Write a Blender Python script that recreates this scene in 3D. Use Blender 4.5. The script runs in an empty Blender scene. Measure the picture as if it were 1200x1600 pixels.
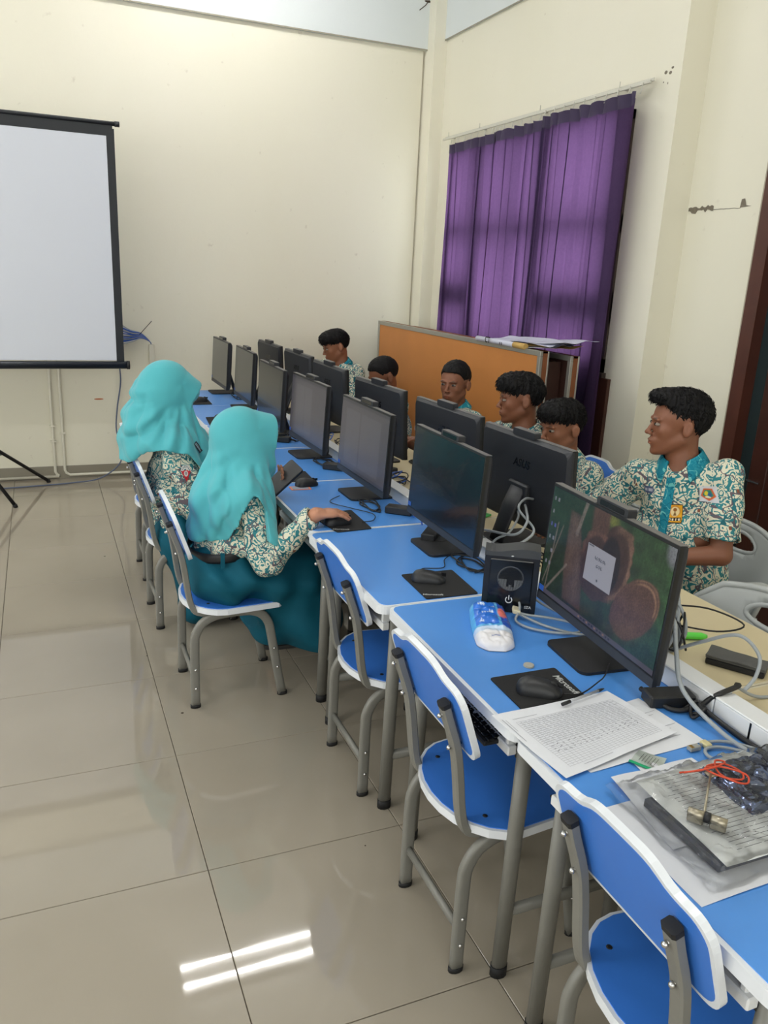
import bpy, bmesh, math, random
import numpy as np
from mathutils import Vector, Matrix
from mathutils.bvhtree import BVHTree

# ------------------------------------------------------------ camera
SC = bpy.context.scene
COL = SC.collection
cam_data = bpy.data.cameras.new('camera')
cam_data.sensor_fit = 'VERTICAL'
cam_data.sensor_height = 36.0
cam_data.lens = 1255.0 / 1600.0 * 36.0
cam_data.clip_start = 0.05
cam_data.clip_end = 100
cam = bpy.data.objects.new('camera', cam_data)
COL.objects.link(cam)
R_ = [[0.92267594, -0.06838699, 0.37946321], [-0.3827547, -0.28129389, 0.87998442], [0.0465612, -0.95718178, -0.28571854]]
m = Matrix.Identity(4)
for i in range(3):
    m[i][0] = R_[i][0]
    m[i][1] = -R_[i][1]
    m[i][2] = -R_[i][2]
m[2][3] = 1.67
cam.matrix_world = m
SC.camera = cam

# ------------------------------------------------------------ world, light, exposure
SC.view_settings.view_transform = 'Standard'
SC.view_settings.look = 'None'
SC.view_settings.gamma = 1.0
SC.view_settings.use_curve_mapping = False
SC.view_settings.exposure = 0.33
world = bpy.data.worlds.new('world')
SC.world = world
world.use_nodes = True
_bg = world.node_tree.nodes['Background']
_bg.inputs[0].default_value = (0.98, 0.97, 1.0, 1)
_bg.inputs[1].default_value = 8.0
SC.cycles.max_bounces = 7
SC.cycles.diffuse_bounces = 4
SC.cycles.glossy_bounces = 3
SC.cycles.transmission_bounces = 5
SC.cycles.transparent_max_bounces = 8
SC.cycles.sample_clamp_indirect = 4.0
SC.cycles.use_denoising = True
SC.cycles.caustics_reflective = False
SC.cycles.caustics_refractive = False

def area(name, loc, rot, sx, sy, power, col):
    d = bpy.data.lights.new(name, 'AREA')
    d.shape = 'RECTANGLE'
    d.size = sx
    d.size_y = sy
    d.energy = power
    d.color = col
    o = bpy.data.objects.new(name, d)
    o.location = loc
    o.rotation_euler = rot
    COL.objects.link(o)
    return o
# area lamps put in for daylight from left and rear; no openings built there
area('daylight_left', (-3.52, 2.0, 1.9), (0, math.radians(-90), 0), 1.9, 6.5, 90, (0.93, 0.97, 1.0))
area('daylight_rear', (-0.8, -2.45, 1.9), (math.radians(90), 0, 0), 4.5, 2.2, 55, (0.95, 0.98, 1.0))
TUBE_POWER = 62.0

# ------------------------------------------------------------ helpers
def lin(c):
    c = c / 255.0
    return c / 12.92 if c <= 0.04045 else ((c + 0.055) / 1.055) ** 2.4
def S(r, g, b, a=1.0):
    return (lin(r), lin(g), lin(b), a)

MATS = {}
def mat(name, col, rough=0.5, metal=0.0, spec=0.5, emit=None, estr=0.0, bump=0.0, bscale=200.0, var=0.0, vscale=5.0, alpha=None, trans=0.0, coat=0.0, sheen=0.0):
    if name in MATS:
        return MATS[name]
    M = bpy.data.materials.new(name)
    M.use_nodes = True
    nt = M.node_tree
    b = nt.nodes['Principled BSDF']
    b.inputs['Base Color'].default_value = col
    b.inputs['Roughness'].default_value = rough
    b.inputs['Metallic'].default_value = metal
    b.inputs['Specular IOR Level'].default_value = spec
    b.inputs['Coat Weight'].default_value = coat
    b.inputs['Sheen Weight'].default_value = sheen
    b.inputs['Transmission Weight'].default_value = trans
    if alpha is not None:
        b.inputs['Alpha'].default_value = alpha
    if emit is not None:
        b.inputs['Emission Color'].default_value = emit
        b.inputs['Emission Strength'].default_value = estr
    if bump or var:
        tc = nt.nodes.new('ShaderNodeTexCoord')
    if bump:
        n = nt.nodes.new('ShaderNodeTexNoise')
        n.inputs['Scale'].default_value = bscale
        n.inputs['Detail'].default_value = 3
        nt.links.new(tc.outputs['Object'], n.inputs['Vector'])
        bp = nt.nodes.new('ShaderNodeBump')
        bp.inputs['Strength'].default_value = bump
        bp.inputs['Distance'].default_value = 0.002
        nt.links.new(n.outputs['Fac'], bp.inputs['Height'])
        nt.links.new(bp.outputs['Normal'], b.inputs['Normal'])
    if var:
        n2 = nt.nodes.new('ShaderNodeTexNoise')
        n2.inputs['Scale'].default_value = vscale
        n2.inputs['Detail'].default_value = 4
        nt.links.new(tc.outputs['Object'], n2.inputs['Vector'])
        mx = nt.nodes.new('ShaderNodeMix')
        mx.data_type = 'RGBA'
        d = 1 - var
        mx.inputs[6].default_value = (col[0] * d, col[1] * d, col[2] * d, 1)
        mx.inputs[7].default_value = (min(1, col[0] * (1 + var)), min(1, col[1] * (1 + var)), min(1, col[2] * (1 + var)), 1)
        nt.links.new(n2.outputs['Fac'], mx.inputs[0])
        nt.links.new(mx.outputs[2], b.inputs['Base Color'])
    MATS[name] = M
    return M

def attr_mat(name, rough=0.6, emit=0.0, spec=0.5, bump=0.0, bscale=200, base=1.0, sss=0.0):
    M = bpy.data.materials.new(name)
    M.use_nodes = True
    nt = M.node_tree
    b = nt.nodes['Principled BSDF']
    a = nt.nodes.new('ShaderNodeVertexColor')
    a.layer_name = 'col'
    b.inputs['Roughness'].default_value = rough
    b.inputs['Specular IOR Level'].default_value = spec
    if sss:
        b.inputs['Subsurface Weight'].default_value = sss
        b.inputs['Subsurface Scale'].default_value = 0.01
    if emit:
        nt.links.new(a.outputs['Color'], b.inputs['Emission Color'])
        b.inputs['Emission Strength'].default_value = emit
        b.inputs['Base Color'].default_value = (0.005, 0.005, 0.006, 1)
    else:
        nt.links.new(a.outputs['Color'], b.inputs['Base Color'])
    if bump:
        tc = nt.nodes.new('ShaderNodeTexCoord')
        n = nt.nodes.new('ShaderNodeTexNoise')
        n.inputs['Scale'].default_value = bscale
        nt.links.new(tc.outputs['Object'], n.inputs['Vector'])
        bp = nt.nodes.new('ShaderNodeBump')
        bp.inputs['Strength'].default_value = bump
        bp.inputs['Distance'].default_value = 0.002
        nt.links.new(n.outputs['Fac'], bp.inputs['Height'])
        nt.links.new(bp.outputs['Normal'], b.inputs['Normal'])
    return M

def tag(o, label=None, cat=None, group=None, kind=None):
    if label: o['label'] = label
    if cat: o['category'] = cat
    if group: o['group'] = group
    if kind: o['kind'] = kind
    return o

def thing(name, label, cat, loc=(0, 0, 0), rz=0.0, group=None):
    o = bpy.data.objects.new(name, None)
    o.empty_display_size = 0.1
    COL.objects.link(o)
    o.location = loc
    o.rotation_euler = (0, 0, rz)
    return tag(o, label, cat, group)

def link(name, me, mats=None, parent=None, smooth=False):
    o = bpy.data.objects.new(name, me)
    COL.objects.link(o)
    if mats is not None:
        if not isinstance(mats, (list, tuple)):
            mats = [mats]
        if len(me.materials) == 0:
            for x in mats:
                me.materials.append(x)
    if parent is not None:
        o.parent = parent
    return o

def copy_tree(o, parent=None):
    c = o.copy()
    COL.objects.link(c)
    c.parent = parent
    for ch in list(o.children):
        copy_tree(ch, c)
    return c

class MB:
    def __init__(s):
        s.v = []
        s.f = []
        s.mi = []
        s.sm = []
    def add(s, vs, fs, mi=0, smooth=False):
        n = len(s.v)
        s.v += [tuple(x) for x in vs]
        for f in fs:
            s.f.append(tuple(i + n for i in f))
            s.mi.append(mi)
            s.sm.append(smooth)
        return s
    def box(s, x0, x1, y0, y1, z0, z1, mi=0, M=None):
        vs = [(x, y, z) for z in (z0, z1) for y in (y0, y1) for x in (x0, x1)]
        if M is not None:
            vs = [tuple(M @ Vector(q)) for q in vs]
        return s.add(vs, [(0, 2, 3, 1), (4, 5, 7, 6), (0, 1, 5, 4), (2, 6, 7, 3), (0, 4, 6, 2), (1, 3, 7, 5)], mi)
    def bbox(s, x0, x1, y0, y1, z0, z1, b=0.003, mi=0, M=None):
        # box with chamfered edges
        vs = []
        for sx in (0, 1):
            for sy in (0, 1):
                for sz in (0, 1):
                    X = (x0, x1)[sx]; Y = (y0, y1)[sy]; Z = (z0, z1)[sz]
                    dx = b if sx == 0 else -b
                    dy = b if sy == 0 else -b
                    dz = b if sz == 0 else -b
                    vs += [(X, Y + dy, Z + dz), (X + dx, Y, Z + dz), (X + dx, Y + dy, Z)]
        bm = bmesh.new()
        bv = [bm.verts.new(q) for q in vs]
        r = bmesh.ops.convex_hull(bm, input=bv)
        bmesh.ops.recalc_face_normals(bm, faces=bm.faces)
        bm.verts.index_update()
        out = [tuple(q.co) for q in bm.verts]
        if M is not None:
            out = [tuple(M @ Vector(q)) for q in out]
        s.add(out, [[q.index for q in f.verts] for f in bm.faces], mi)
        bm.free()
        return s
    def prism(s, pts, d0, d1, fr=None, mi=0, smooth=False):
        # pts: 2-D outline (ccw); fr maps (a, b, d) to xyz
        fr = fr or (lambda a, b, d: (a, b, d))
        n = len(pts)
        vs = [fr(a, b, d0) for a, b in pts] + [fr(a, b, d1) for a, b in pts]
        k = len(s.v)
        s.v += vs
        s.f.append(tuple(k + i for i in reversed(range(n)))); s.mi.append(mi); s.sm.append(False)
        s.f.append(tuple(k + n + i for i in range(n))); s.mi.append(mi); s.sm.append(False)
        for i in range(n):
            j = (i + 1) % n
            s.f.append((k + i, k + j, k + n + j, k + n + i)); s.mi.append(mi); s.sm.append(smooth)
        return s
    def ring(s, po, pi, d0, d1, fr=None, mi=0):
        # frame between outline po and inner outline pi (same count)
        fr = fr or (lambda a, b, d: (a, b, d))
        n = len(po)
        k = len(s.v)
        s.v += [fr(a, b, d0) for a, b in po] + [fr(a, b, d1) for a, b in po] + [fr(a, b, d0) for a, b in pi] + [fr(a, b, d1) for a, b in pi]
        for i in range(n):
            j = (i + 1) % n
            for f in ((k+i, k+j, k+n+j, k+n+i), (k+2*n+j, k+2*n+i, k+3*n+i, k+3*n+j), (k+n+i, k+n+j, k+3*n+j, k+3*n+i), (k+j, k+i, k+2*n+i, k+2*n+j)):
                s.f.append(f); s.mi.append(mi); s.sm.append(False)
        return s
    def tube(s, pts, r, n=8, closed=False, mi=0, flat=None, up=None, caps=True, sq=1.0, smooth=True):
        P = [Vector(p) for p in pts]
        N = len(P)
        if not isinstance(r, (list, tuple)):
            r = [r] * N
        T = []
        for i in range(N):
            if closed:
                t = P[(i + 1) % N] - P[i - 1]
            else:
                t = P[min(i + 1, N - 1)] - P[max(i - 1, 0)]
            T.append(t.normalized() if t.length > 1e-9 else Vector((0, 0, 1)))
        if up is not None:
            u = Vector(up)
        else:
            u = Vector((0, 0, 1)) if abs(T[0].z) < 0.9 else Vector((1, 0, 0))
        k = len(s.v)
        for i in range(N):
            if up is not None:
                u = Vector(up)
            u = (u - T[i] * u.dot(T[i]))
            if u.length < 1e-6:
                u = T[i].orthogonal()
            u.normalize()
            w = T[i].cross(u)
            for j in range(n):
                a = 2 * math.pi * (j + 0.5) / n
                ru, rw = (r[i], r[i]) if flat is None else (r[i] * flat[0], r[i] * flat[1])
                ca, sa = math.cos(a), math.sin(a)
                if sq != 1.0:
                    ca = math.copysign(abs(ca) ** sq, ca); sa = math.copysign(abs(sa) ** sq, sa)
                s.v.append(tuple(P[i] + u * ca * ru + w * sa * rw))
        M_ = N if closed else N - 1
        for i in range(M_):
            a0 = k + i * n
            b0 = k + ((i + 1) % N) * n
            for j in range(n):
                j2 = (j + 1) % n
                s.f.append((a0 + j, a0 + j2, b0 + j2, b0 + j)); s.mi.append(mi); s.sm.append(smooth)
        if caps and not closed:
            s.f.append(tuple(k + j for j in reversed(range(n)))); s.mi.append(mi); s.sm.append(False)
            s.f.append(tuple(k + (N - 1) * n + j for j in range(n))); s.mi.append(mi); s.sm.append(False)
        return s
    def lathe(s, prof, c=(0, 0, 0), n=16, M=None, mi=0, smooth=True):
        k = len(s.v)
        for (r, z) in prof:
            for j in range(n):
                a = 2 * math.pi * j / n
                q = Vector((r * math.cos(a), r * math.sin(a), z))
                if M is not None:
                    q = M @ q
                s.v.append((q.x + c[0], q.y + c[1], q.z + c[2]))
        for i in range(len(prof) - 1):
            for j in range(n):
                j2 = (j + 1) % n
                s.f.append((k + i * n + j, k + i * n + j2, k + (i + 1) * n + j2, k + (i + 1) * n + j)); s.mi.append(mi); s.sm.append(smooth)
        s.f.append(tuple(k + j for j in reversed(range(n)))); s.mi.append(mi); s.sm.append(False)
        s.f.append(tuple(k + (len(prof) - 1) * n + j for j in range(n))); s.mi.append(mi); s.sm.append(False)
        return s
    def ell(s, c, r, M=None, nu=14, nv=9, mi=0):
        k = len(s.v)
        for i in range(1, nv):
            t = math.pi * i / nv
            for j in range(nu):
                a = 2 * math.pi * j / nu
                q = Vector((r[0] * math.sin(t) * math.cos(a), r[1] * math.sin(t) * math.sin(a), r[2] * math.cos(t)))
                if M is not None:
                    q = M @ q
                s.v.append((q.x + c[0], q.y + c[1], q.z + c[2]))
        top = len(s.v)
        for zz in (1, -1):
            q = Vector((0, 0, r[2] * zz))
            if M is not None:
                q = M @ q
            s.v.append((q.x + c[0], q.y + c[1], q.z + c[2]))
        for i in range(nv - 2):
            for j in range(nu):
                j2 = (j + 1) % nu
                s.f.append((k + i * nu + j, k + (i + 1) * nu + j, k + (i + 1) * nu + j2, k + i * nu + j2)); s.mi.append(mi); s.sm.append(True)
        for j in range(nu):
            j2 = (j + 1) % nu
            s.f.append((top, k + j, k + j2)); s.mi.append(mi); s.sm.append(True)
            s.f.append((top + 1, k + (nv - 2) * nu + j2, k + (nv - 2) * nu + j)); s.mi.append(mi); s.sm.append(True)
        return s
    def mesh(s, name):
        me = bpy.data.meshes.new(name)
        me.from_pydata(s.v, [], s.f)
        me.polygons.foreach_set('material_index', s.mi)
        me.polygons.foreach_set('use_smooth', s.sm)
        me.update()
        return me
    def build(s, name, mats, parent=None):
        return link(name, s.mesh(name), mats, parent)

def rr(x0, x1, y0, y1, r, n=5):
    # rounded rectangle outline, ccw
    if not isinstance(r, (list, tuple)):
        r = [r] * 4
    out = []
    for (cx, cy, a0, q) in ((x0 + r[0], y0 + r[0], 180, r[0]), (x1 - r[1], y0 + r[1], 270, r[1]), (x1 - r[2], y1 - r[2], 0, r[2]), (x0 + r[3], y1 - r[3], 90, r[3])):
        for i in range(n + 1):
            a = math.radians(a0 + 90 * i / n)
            out.append((cx + q * math.cos(a), cy + q * math.sin(a)))
    return out

def catmull(pts, k=6, closed=False):
    P = [Vector(p) for p in pts]
    N = len(P)
    out = []
    rng = range(N) if closed else range(N - 1)
    for i in rng:
        if closed:
            a, b, c, d = P[i - 1], P[i], P[(i + 1) % N], P[(i + 2) % N]
        else:
            a, b, c, d = P[max(i - 1, 0)], P[i], P[i + 1], P[min(i + 2, N - 1)]
        for j in range(k):
            t = j / k
            out.append(0.5 * ((2 * b) + (-a + c) * t + (2 * a - 5 * b + 4 * c - d) * t * t + (-a + 3 * b - 3 * c + d) * t ** 3))
    if not closed:
        out.append(P[-1])
    return out

def text_geo(s, size, bold=False, shear=0.0, space=1.0):
    cu = bpy.data.curves.new('t', 'FONT')
    cu.body = s
    cu.size = size
    cu.shear = shear
    cu.space_character = space
    cu.align_x = 'CENTER'
    cu.align_y = 'CENTER'
    cu.resolution_u = 3
    if bold:
        cu.offset = size * 0.02
    o = bpy.data.objects.new('t', cu)
    COL.objects.link(o)
    dg = bpy.context.evaluated_depsgraph_get()
    me = bpy.data.meshes.new_from_object(o.evaluated_get(dg))
    vs = [tuple(v.co) for v in me.vertices]
    fs = [tuple(p.vertices) for p in me.polygons]
    bpy.data.objects.remove(o)
    bpy.data.meshes.remove(me)
    return vs, fs

def put_text(mb, s, size, org, ax, ay, bold=False, shear=0.0, mi=0, space=1.0):
    vs, fs = text_geo(s, size, bold, shear, space)
    o = Vector(org); ax = Vector(ax).normalized(); ay = Vector(ay).normalized()
    mb.add([tuple(o + ax * x + ay * y) for x, y, z in vs], fs, mi)

def color_grid(name, org, ax, ay, w, h, img, material, parent):
    # flat picture: img is (ny, nx, 3) linear colours; row 0 at the top; org = top-left corner
    ny, nx = img.shape[:2]
    o = np.array(org, float); ax = np.array(ax, float); ay = np.array(ay, float)
    u, v = np.meshgrid(np.linspace(0, w, nx), np.linspace(0, h, ny))
    P = o + u[..., None] * ax - v[..., None] * ay
    me = bpy.data.meshes.new(name)
    idx = np.arange(nx * ny).reshape(ny, nx)
    q = np.stack([idx[1:, :-1], idx[1:, 1:], idx[:-1, 1:], idx[:-1, :-1]], -1).reshape(-1, 4)
    fill_mesh(me, P.reshape(-1, 3), q)
    set_col(me, img.reshape(-1, 3))
    return link(name, me, material, parent)

def fill_mesh(me, V, F, smooth=False):
    V = np.ascontiguousarray(V, dtype=np.float32)
    F = np.ascontiguousarray(F, dtype=np.int32)
    me.vertices.add(len(V))
    me.vertices.foreach_set('co', V.ravel())
    k = F.shape[1]
    me.loops.add(F.size)
    me.loops.foreach_set('vertex_index', F.ravel())
    me.polygons.add(len(F))
    me.polygons.foreach_set('loop_start', np.arange(0, F.size, k, dtype=np.int32))
    me.polygons.foreach_set('loop_total', np.full(len(F), k, dtype=np.int32))
    me.polygons.foreach_set('use_smooth', np.full(len(F), smooth, dtype=bool))
    me.update(calc_edges=True)

def set_col(me, C):
    a = me.color_attributes.new('col', 'FLOAT_COLOR', 'POINT')
    c = np.ones((len(me.vertices), 4), dtype=np.float32)
    c[:, :3] = C
    a.data.foreach_set('color', c.ravel())

def noise3(P, seed=0, f=1.0):
    # cheap smooth pseudo-noise in about [-1, 1]
    x, y, z = P[..., 0] * f, P[..., 1] * f, P[..., 2] * f
    s = seed * 1.7
    return (np.sin(x * 1.0 + 1.3 * np.sin(y * 1.1 + s) + s) + np.sin(y * 1.2 + 1.1 * np.sin(z * 0.9 + 2 * s)) + np.sin(z * 1.1 + 1.2 * np.sin(x * 1.3 - s) + 3 * s)) / 3.0

rnd = random.Random(7)
PI = math.pi

# ------------------------------------------------------------ materials
M_white = mat('white_plastic', S(228, 230, 232), 0.35, bump=0.05)
M_edge = mat('white_edge', S(226, 230, 236), 0.3)
M_blue = mat('blue_laminate', S(80, 146, 224), 0.33, var=0.03, vscale=3, bump=0.03, bscale=500)
M_seatblue = mat('blue_seat_laminate', S(58, 120, 212), 0.36, var=0.04, vscale=6, bump=0.03, bscale=500)
M_beige = mat('beige_laminate', S(208, 194, 158), 0.4, var=0.04, vscale=4)
M_steel = mat('taupe_grey_steel', S(122, 121, 115), 0.38, metal=0.0, spec=0.5, var=0.06, vscale=30)
M_cap = mat('black_rubber', S(22, 22, 24), 0.7)
M_bolt = mat('bright_bolt', S(205, 205, 205), 0.25, metal=1.0)
M_black = mat('black_plastic', S(26, 27, 30), 0.45, bump=0.06, bscale=700)
M_blackm = mat('matt_black', S(20, 21, 25), 0.6)
M_glossblack = mat('gloss_black', S(14, 15, 18), 0.18)
M_pad = mat('black_cloth_pad', S(18, 18, 20), 0.9, bump=0.3, bscale=900)
M_logo = mat('dark_logo', S(8, 8, 9), 0.25)
M_print = mat('pale_print', S(196, 198, 196), 0.6)
M_inkp = mat('dark_print', S(50, 52, 58), 0.7)
M_paper = mat('white_paper', S(224, 226, 232), 0.75, var=0.02, vscale=20)
M_cabk = mat('black_cable', S(20, 20, 22), 0.5)
M_cgrey = mat('grey_cable', S(152, 158, 162), 0.45)
M_cblue = mat('blue_cable', S(48, 92, 180), 0.45)
M_wall = None
# ------------------------------------------------------------ room
def wall_mat(name, col, dirt=0.5):
    M = bpy.data.materials.new(name)
    M.use_nodes = True
    nt = M.node_tree
    b = nt.nodes['Principled BSDF']
    b.inputs['Roughness'].default_value = 0.55
    b.inputs['Specular IOR Level'].default_value = 0.35
    tc = nt.nodes.new('ShaderNodeTexCoord')
    mp = nt.nodes.new('ShaderNodeMapping')
    mp.inputs['Scale'].default_value = (1.0, 1.0, 0.35)
    n = nt.nodes.new('ShaderNodeTexNoise')
    n.inputs['Scale'].default_value = 1.3
    n.inputs['Detail'].default_value = 6
    nt.links.new(tc.outputs['Object'], mp.inputs['Vector'])
    nt.links.new(mp.outputs['Vector'], n.inputs['Vector'])
    mx = nt.nodes.new('ShaderNodeMix')
    mx.data_type = 'RGBA'
    mx.inputs[6].default_value = (col[0] * 0.94, col[1] * 0.94, col[2] * 0.89, 1)
    mx.inputs[7].default_value = col
    nt.links.new(n.outputs['Fac'], mx.inputs[0])
    # scattered small specks
    v = nt.nodes.new('ShaderNodeTexNoise')
    v.inputs['Scale'].default_value = 14.0
    v.inputs['Detail'].default_value = 8
    nt.links.new(tc.outputs['Object'], v.inputs['Vector'])
    rp = nt.nodes.new('ShaderNodeValToRGB')
    rp.color_ramp.elements[0].position = 0.70
    rp.color_ramp.elements[1].position = 0.80
    rp.color_ramp.elements[0].color = (0, 0, 0, 1)
    rp.color_ramp.elements[1].color = (dirt, dirt, dirt, 1)
    nt.links.new(v.outputs['Fac'], rp.inputs[0])
    mx2 = nt.nodes.new('ShaderNodeMix')
    mx2.data_type = 'RGBA'
    nt.links.new(rp.outputs[0], mx2.inputs[0])
    nt.links.new(mx.outputs[2], mx2.inputs[6])
    mx2.inputs[7].default_value = (col[0] * 0.6, col[1] * 0.55, col[2] * 0.5, 1)
    nt.links.new(mx2.outputs[2], b.inputs['Base Color'])
    nb = nt.nodes.new('ShaderNodeTexNoise')
    nb.inputs['Scale'].default_value = 3.5
    nb.inputs['Detail'].default_value = 5
    nt.links.new(tc.outputs['Object'], nb.inputs['Vector'])
    bp = nt.nodes.new('ShaderNodeBump')
    bp.inputs['Strength'].default_value = 0.25
    bp.inputs['Distance'].default_value = 0.02
    nt.links.new(nb.outputs['Fac'], bp.inputs['Height'])
    nt.links.new(bp.outputs['Normal'], b.inputs['Normal'])
    return M

M_wall = wall_mat('cream_wall_paint', S(236, 232, 217))
M_wallw = wall_mat('white_beam_paint', S(222, 228, 232))
M_ceil = mat('white_ceiling', S(232, 234, 234), 0.8)

def tile_mat():
    M = bpy.data.materials.new('polished_tile')
    M.use_nodes = True
    nt = M.node_tree
    b = nt.nodes['Principled BSDF']
    tc = nt.nodes.new('ShaderNodeTexCoord')
    oi = nt.nodes.new('ShaderNodeObjectInfo')
    geo = nt.nodes.new('ShaderNodeNewGeometry')
    n = nt.nodes.new('ShaderNodeTexNoise')
    n.inputs['Scale'].default_value = 1.6
    n.inputs['Detail'].default_value = 5
    nt.links.new(geo.outputs['Position'], n.inputs['Vector'])
    mx = nt.nodes.new('ShaderNodeMix')
    mx.data_type = 'RGBA'
    mx.inputs[6].default_value = S(150, 141, 126)
    mx.inputs[7].default_value = S(170, 161, 146)
    nt.links.new(n.outputs['Fac'], mx.inputs[0])
    # small dark specks of dirt
    v = nt.nodes.new('ShaderNodeTexVoronoi')
    v.inputs['Scale'].default_value = 3.3
    nt.links.new(geo.outputs['Position'], v.inputs['Vector'])
    lt = nt.nodes.new('ShaderNodeMath')
    lt.operation = 'LESS_THAN'
    lt.inputs[1].default_value = 0.020
    nt.links.new(v.outputs['Distance'], lt.inputs[0])
    mx2 = nt.nodes.new('ShaderNodeMix')
    mx2.data_type = 'RGBA'
    nt.links.new(lt.outputs[0], mx2.inputs[0])
    nt.links.new(mx.outputs[2], mx2.inputs[6])
    mx2.inputs[7].default_value = S(70, 60, 50)
    nt.links.new(mx2.outputs[2], b.inputs['Base Color'])
    b.inputs['Roughness'].default_value = 0.13
    n3 = nt.nodes.new('ShaderNodeTexNoise')
    n3.inputs['Scale'].default_value = 4.0
    n3.inputs['Detail'].default_value = 6
    nt.links.new(geo.outputs['Position'], n3.inputs['Vector'])
    mr = nt.nodes.new('ShaderNodeMapRange')
    mr.inputs[1].default_value = 0.3
    mr.inputs[2].default_value = 0.7
    mr.inputs[3].default_value = 0.02
    mr.inputs[4].default_value = 0.05
    nt.links.new(n3.outputs['Fac'], mr.inputs[0])
    nt.links.new(mr.outputs[0], b.inputs['Roughness'])
    b.inputs['Specular IOR Level'].default_value = 0.6
    return M
M_tile = tile_mat()
M_grout = mat('dark_grout', S(86, 78, 66), 0.9)

XL, XR, YB, YF, ZC = -3.6, 3.13, 6.61, -2.5, 4.1
def structure(name, mb, m, parent=None):
    o = mb.build(name, m, parent)
    if parent is None:
        o['kind'] = 'structure'
    return o

floor = structure('floor', MB().box(XL - .2, 3.9, YF - .2, YB + .3, -0.12, -0.004), M_grout)
tile_me = MB().bbox(-0.2988, 0.2988, -0.2988, 0.2988, -0.012, 0.0, 0.0012).mesh('tile')
tile_me.materials.append(M_tile)
gx, gy = 0.340, 1.937
i0 = math.floor((XL - gx) / 0.6)
for i in range(i0, 6):
    for j in range(-7, 8):
        cx, cy = gx + 0.6 * i + 0.3, gy + 0.6 * j + 0.3
        if cx < XL - .2 or cx > 3.75 or cy < YF - .2 or cy > YB + .2:
            continue
        t = bpy.data.objects.new('tile', tile_me)
        COL.objects.link(t)
        t.location = (cx, cy, 0)
        t.parent = floor

wb = MB().box(XL - .2, 3.0, YB, YB + .2, -0.1, ZC)
wall_back = structure('wall_back', wb, M_wall)
structure('trim_1', MB().box(XL, 3.02, YB - .035, YB, 3.39, ZC), M_wallw)
structure('trim_2', MB().box(3.02, XR + .3, 6.45, YB + .2, -0.1, ZC), M_wall)
# thin dark joint under the beam
# right wall with window opening y 3.95..6.25, z 0.95..2.62 ; stepped back beyond y 3.68
WY0, WY1, WZ0, WZ1 = 4.005, 6.24, 1.15, 2.60
wr = MB()
wr.box(XR, XR + .2, 3.68, WY0, -0.1, ZC)
wr.box(XR, XR + .2, WY1, 6.46, -0.1, ZC)
wr.box(XR, XR + .2, WY0, WY1, -0.1, WZ0)
wr.box(XR, XR + .2, WY0, WY1, WZ1, ZC)
structure('wall_right', wr, M_wall)
structure('trim_3', MB().box(XR - .02, XR, 3.68, 6.45, 3.45, ZC), M_wallw)
X2 = 3.30
wr2 = MB()
wr2.box(X2, X2 + .2, 3.16, 3.70, -0.1, ZC)
wr2.box(X2, X2 + .2, 1.9, 3.16, 2.45, ZC)
wr2.box(X2, X2 + .2, YF, 1.9, -0.1, ZC)
structure('wall_right_near', wr2, M_wall)
structure('wall_left', MB().box(XL - .2, XL, YF, YB, -0.1, ZC), M_wall)
structure('wall_front', MB().box(XL, 3.9, YF - .2, YF, -0.1, ZC), M_wall)
ceiling = structure('ceiling', MB().box(XL - .2, 3.9, YF - .2, YB + .2, ZC, ZC + .15), M_ceil)
bb = MB().box(XL, 3.02, YB - .008, YB, 0, 0.10)
structure('baseboard_back', bb, mat('grey_skirting_tile', S(138, 132, 118), 0.3, var=0.1, vscale=4))

# cracks and damage on the right wall (flaked plaster and a hairline crack)
M_crack = mat('bare_plaster', S(120, 112, 98), 0.9, var=0.4, vscale=60, bump=0.6, bscale=120)
M_hair = mat('dark_crack', S(70, 60, 48), 0.9)  # dark tone of hairline cracks and small marks
def on_x(x, y, z):
    return (x, y, z)
def flake(parent_name, pts, x, m, seed):
    r = random.Random(seed)
    mb = MB()
    mb.prism(pts, -0.003, 0.0, lambda a, b, d: (x + d, a, b))
    o = mb.build(parent_name, m)
    o['kind'] = 'structure'
    return o
fl = MB()
r = random.Random(3)
ys = [3.672 - i * 0.014 for i in range(14)]
top = [2.082 + r.uniform(-.006, .008) for _ in ys]
bot = [2.068 - abs(r.gauss(0, .012)) for _ in ys]
for i in range(len(ys) - 1):
    fl.add([(X2 - .002, ys[i], bot[i]), (X2 - .002, ys[i + 1], bot[i + 1]), (X2 - .002, ys[i + 1], top[i + 1]), (X2 - .002, ys[i], top[i])], [(0, 1, 2, 3)])
fl.add([(X2 - .002, 3.31, 2.066), (X2 - .002, 3.235, 2.07), (X2 - .002, 3.27, 2.075), (X2 - .002, 3.285, 2.108), (X2 - .002, 3.305, 2.105)], [(0, 1, 2, 3, 4)])
o = fl.build('trim_4', M_crack); o['kind'] = 'structure'
cr = MB()
cr.tube([(X2 - .0005, 3.49 - .018 * i, 2.064 + r.uniform(-.0015, .0015)) for i in range(11)] + [(X2 - .0005, 3.302, 2.09)], 0.0016, 4)
cr.tube([(X2 - .0005, 3.698, 3.05), (X2 - .0005, 3.69, 2.98), (X2 - .0005, 3.694, 2.93)], 0.002, 4)
for (y, z, s_) in ((3.69, 2.05, .006), (3.69, 1.3, .004), (3.688, 1.22, .003), (3.69, 1.46, .003), (3.66, .9, .003)):
    cr.ell((X2, y, z), (.001, s_, s_))
cr.tube([(XR - .0005, 3.70, .66), (XR - .0005, 3.695, .55), (XR - .0005, 3.70, .45)], 0.003, 4)
o = cr.build('trim_5', M_hair); o['kind'] = 'structure'
sp = MB()
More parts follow.
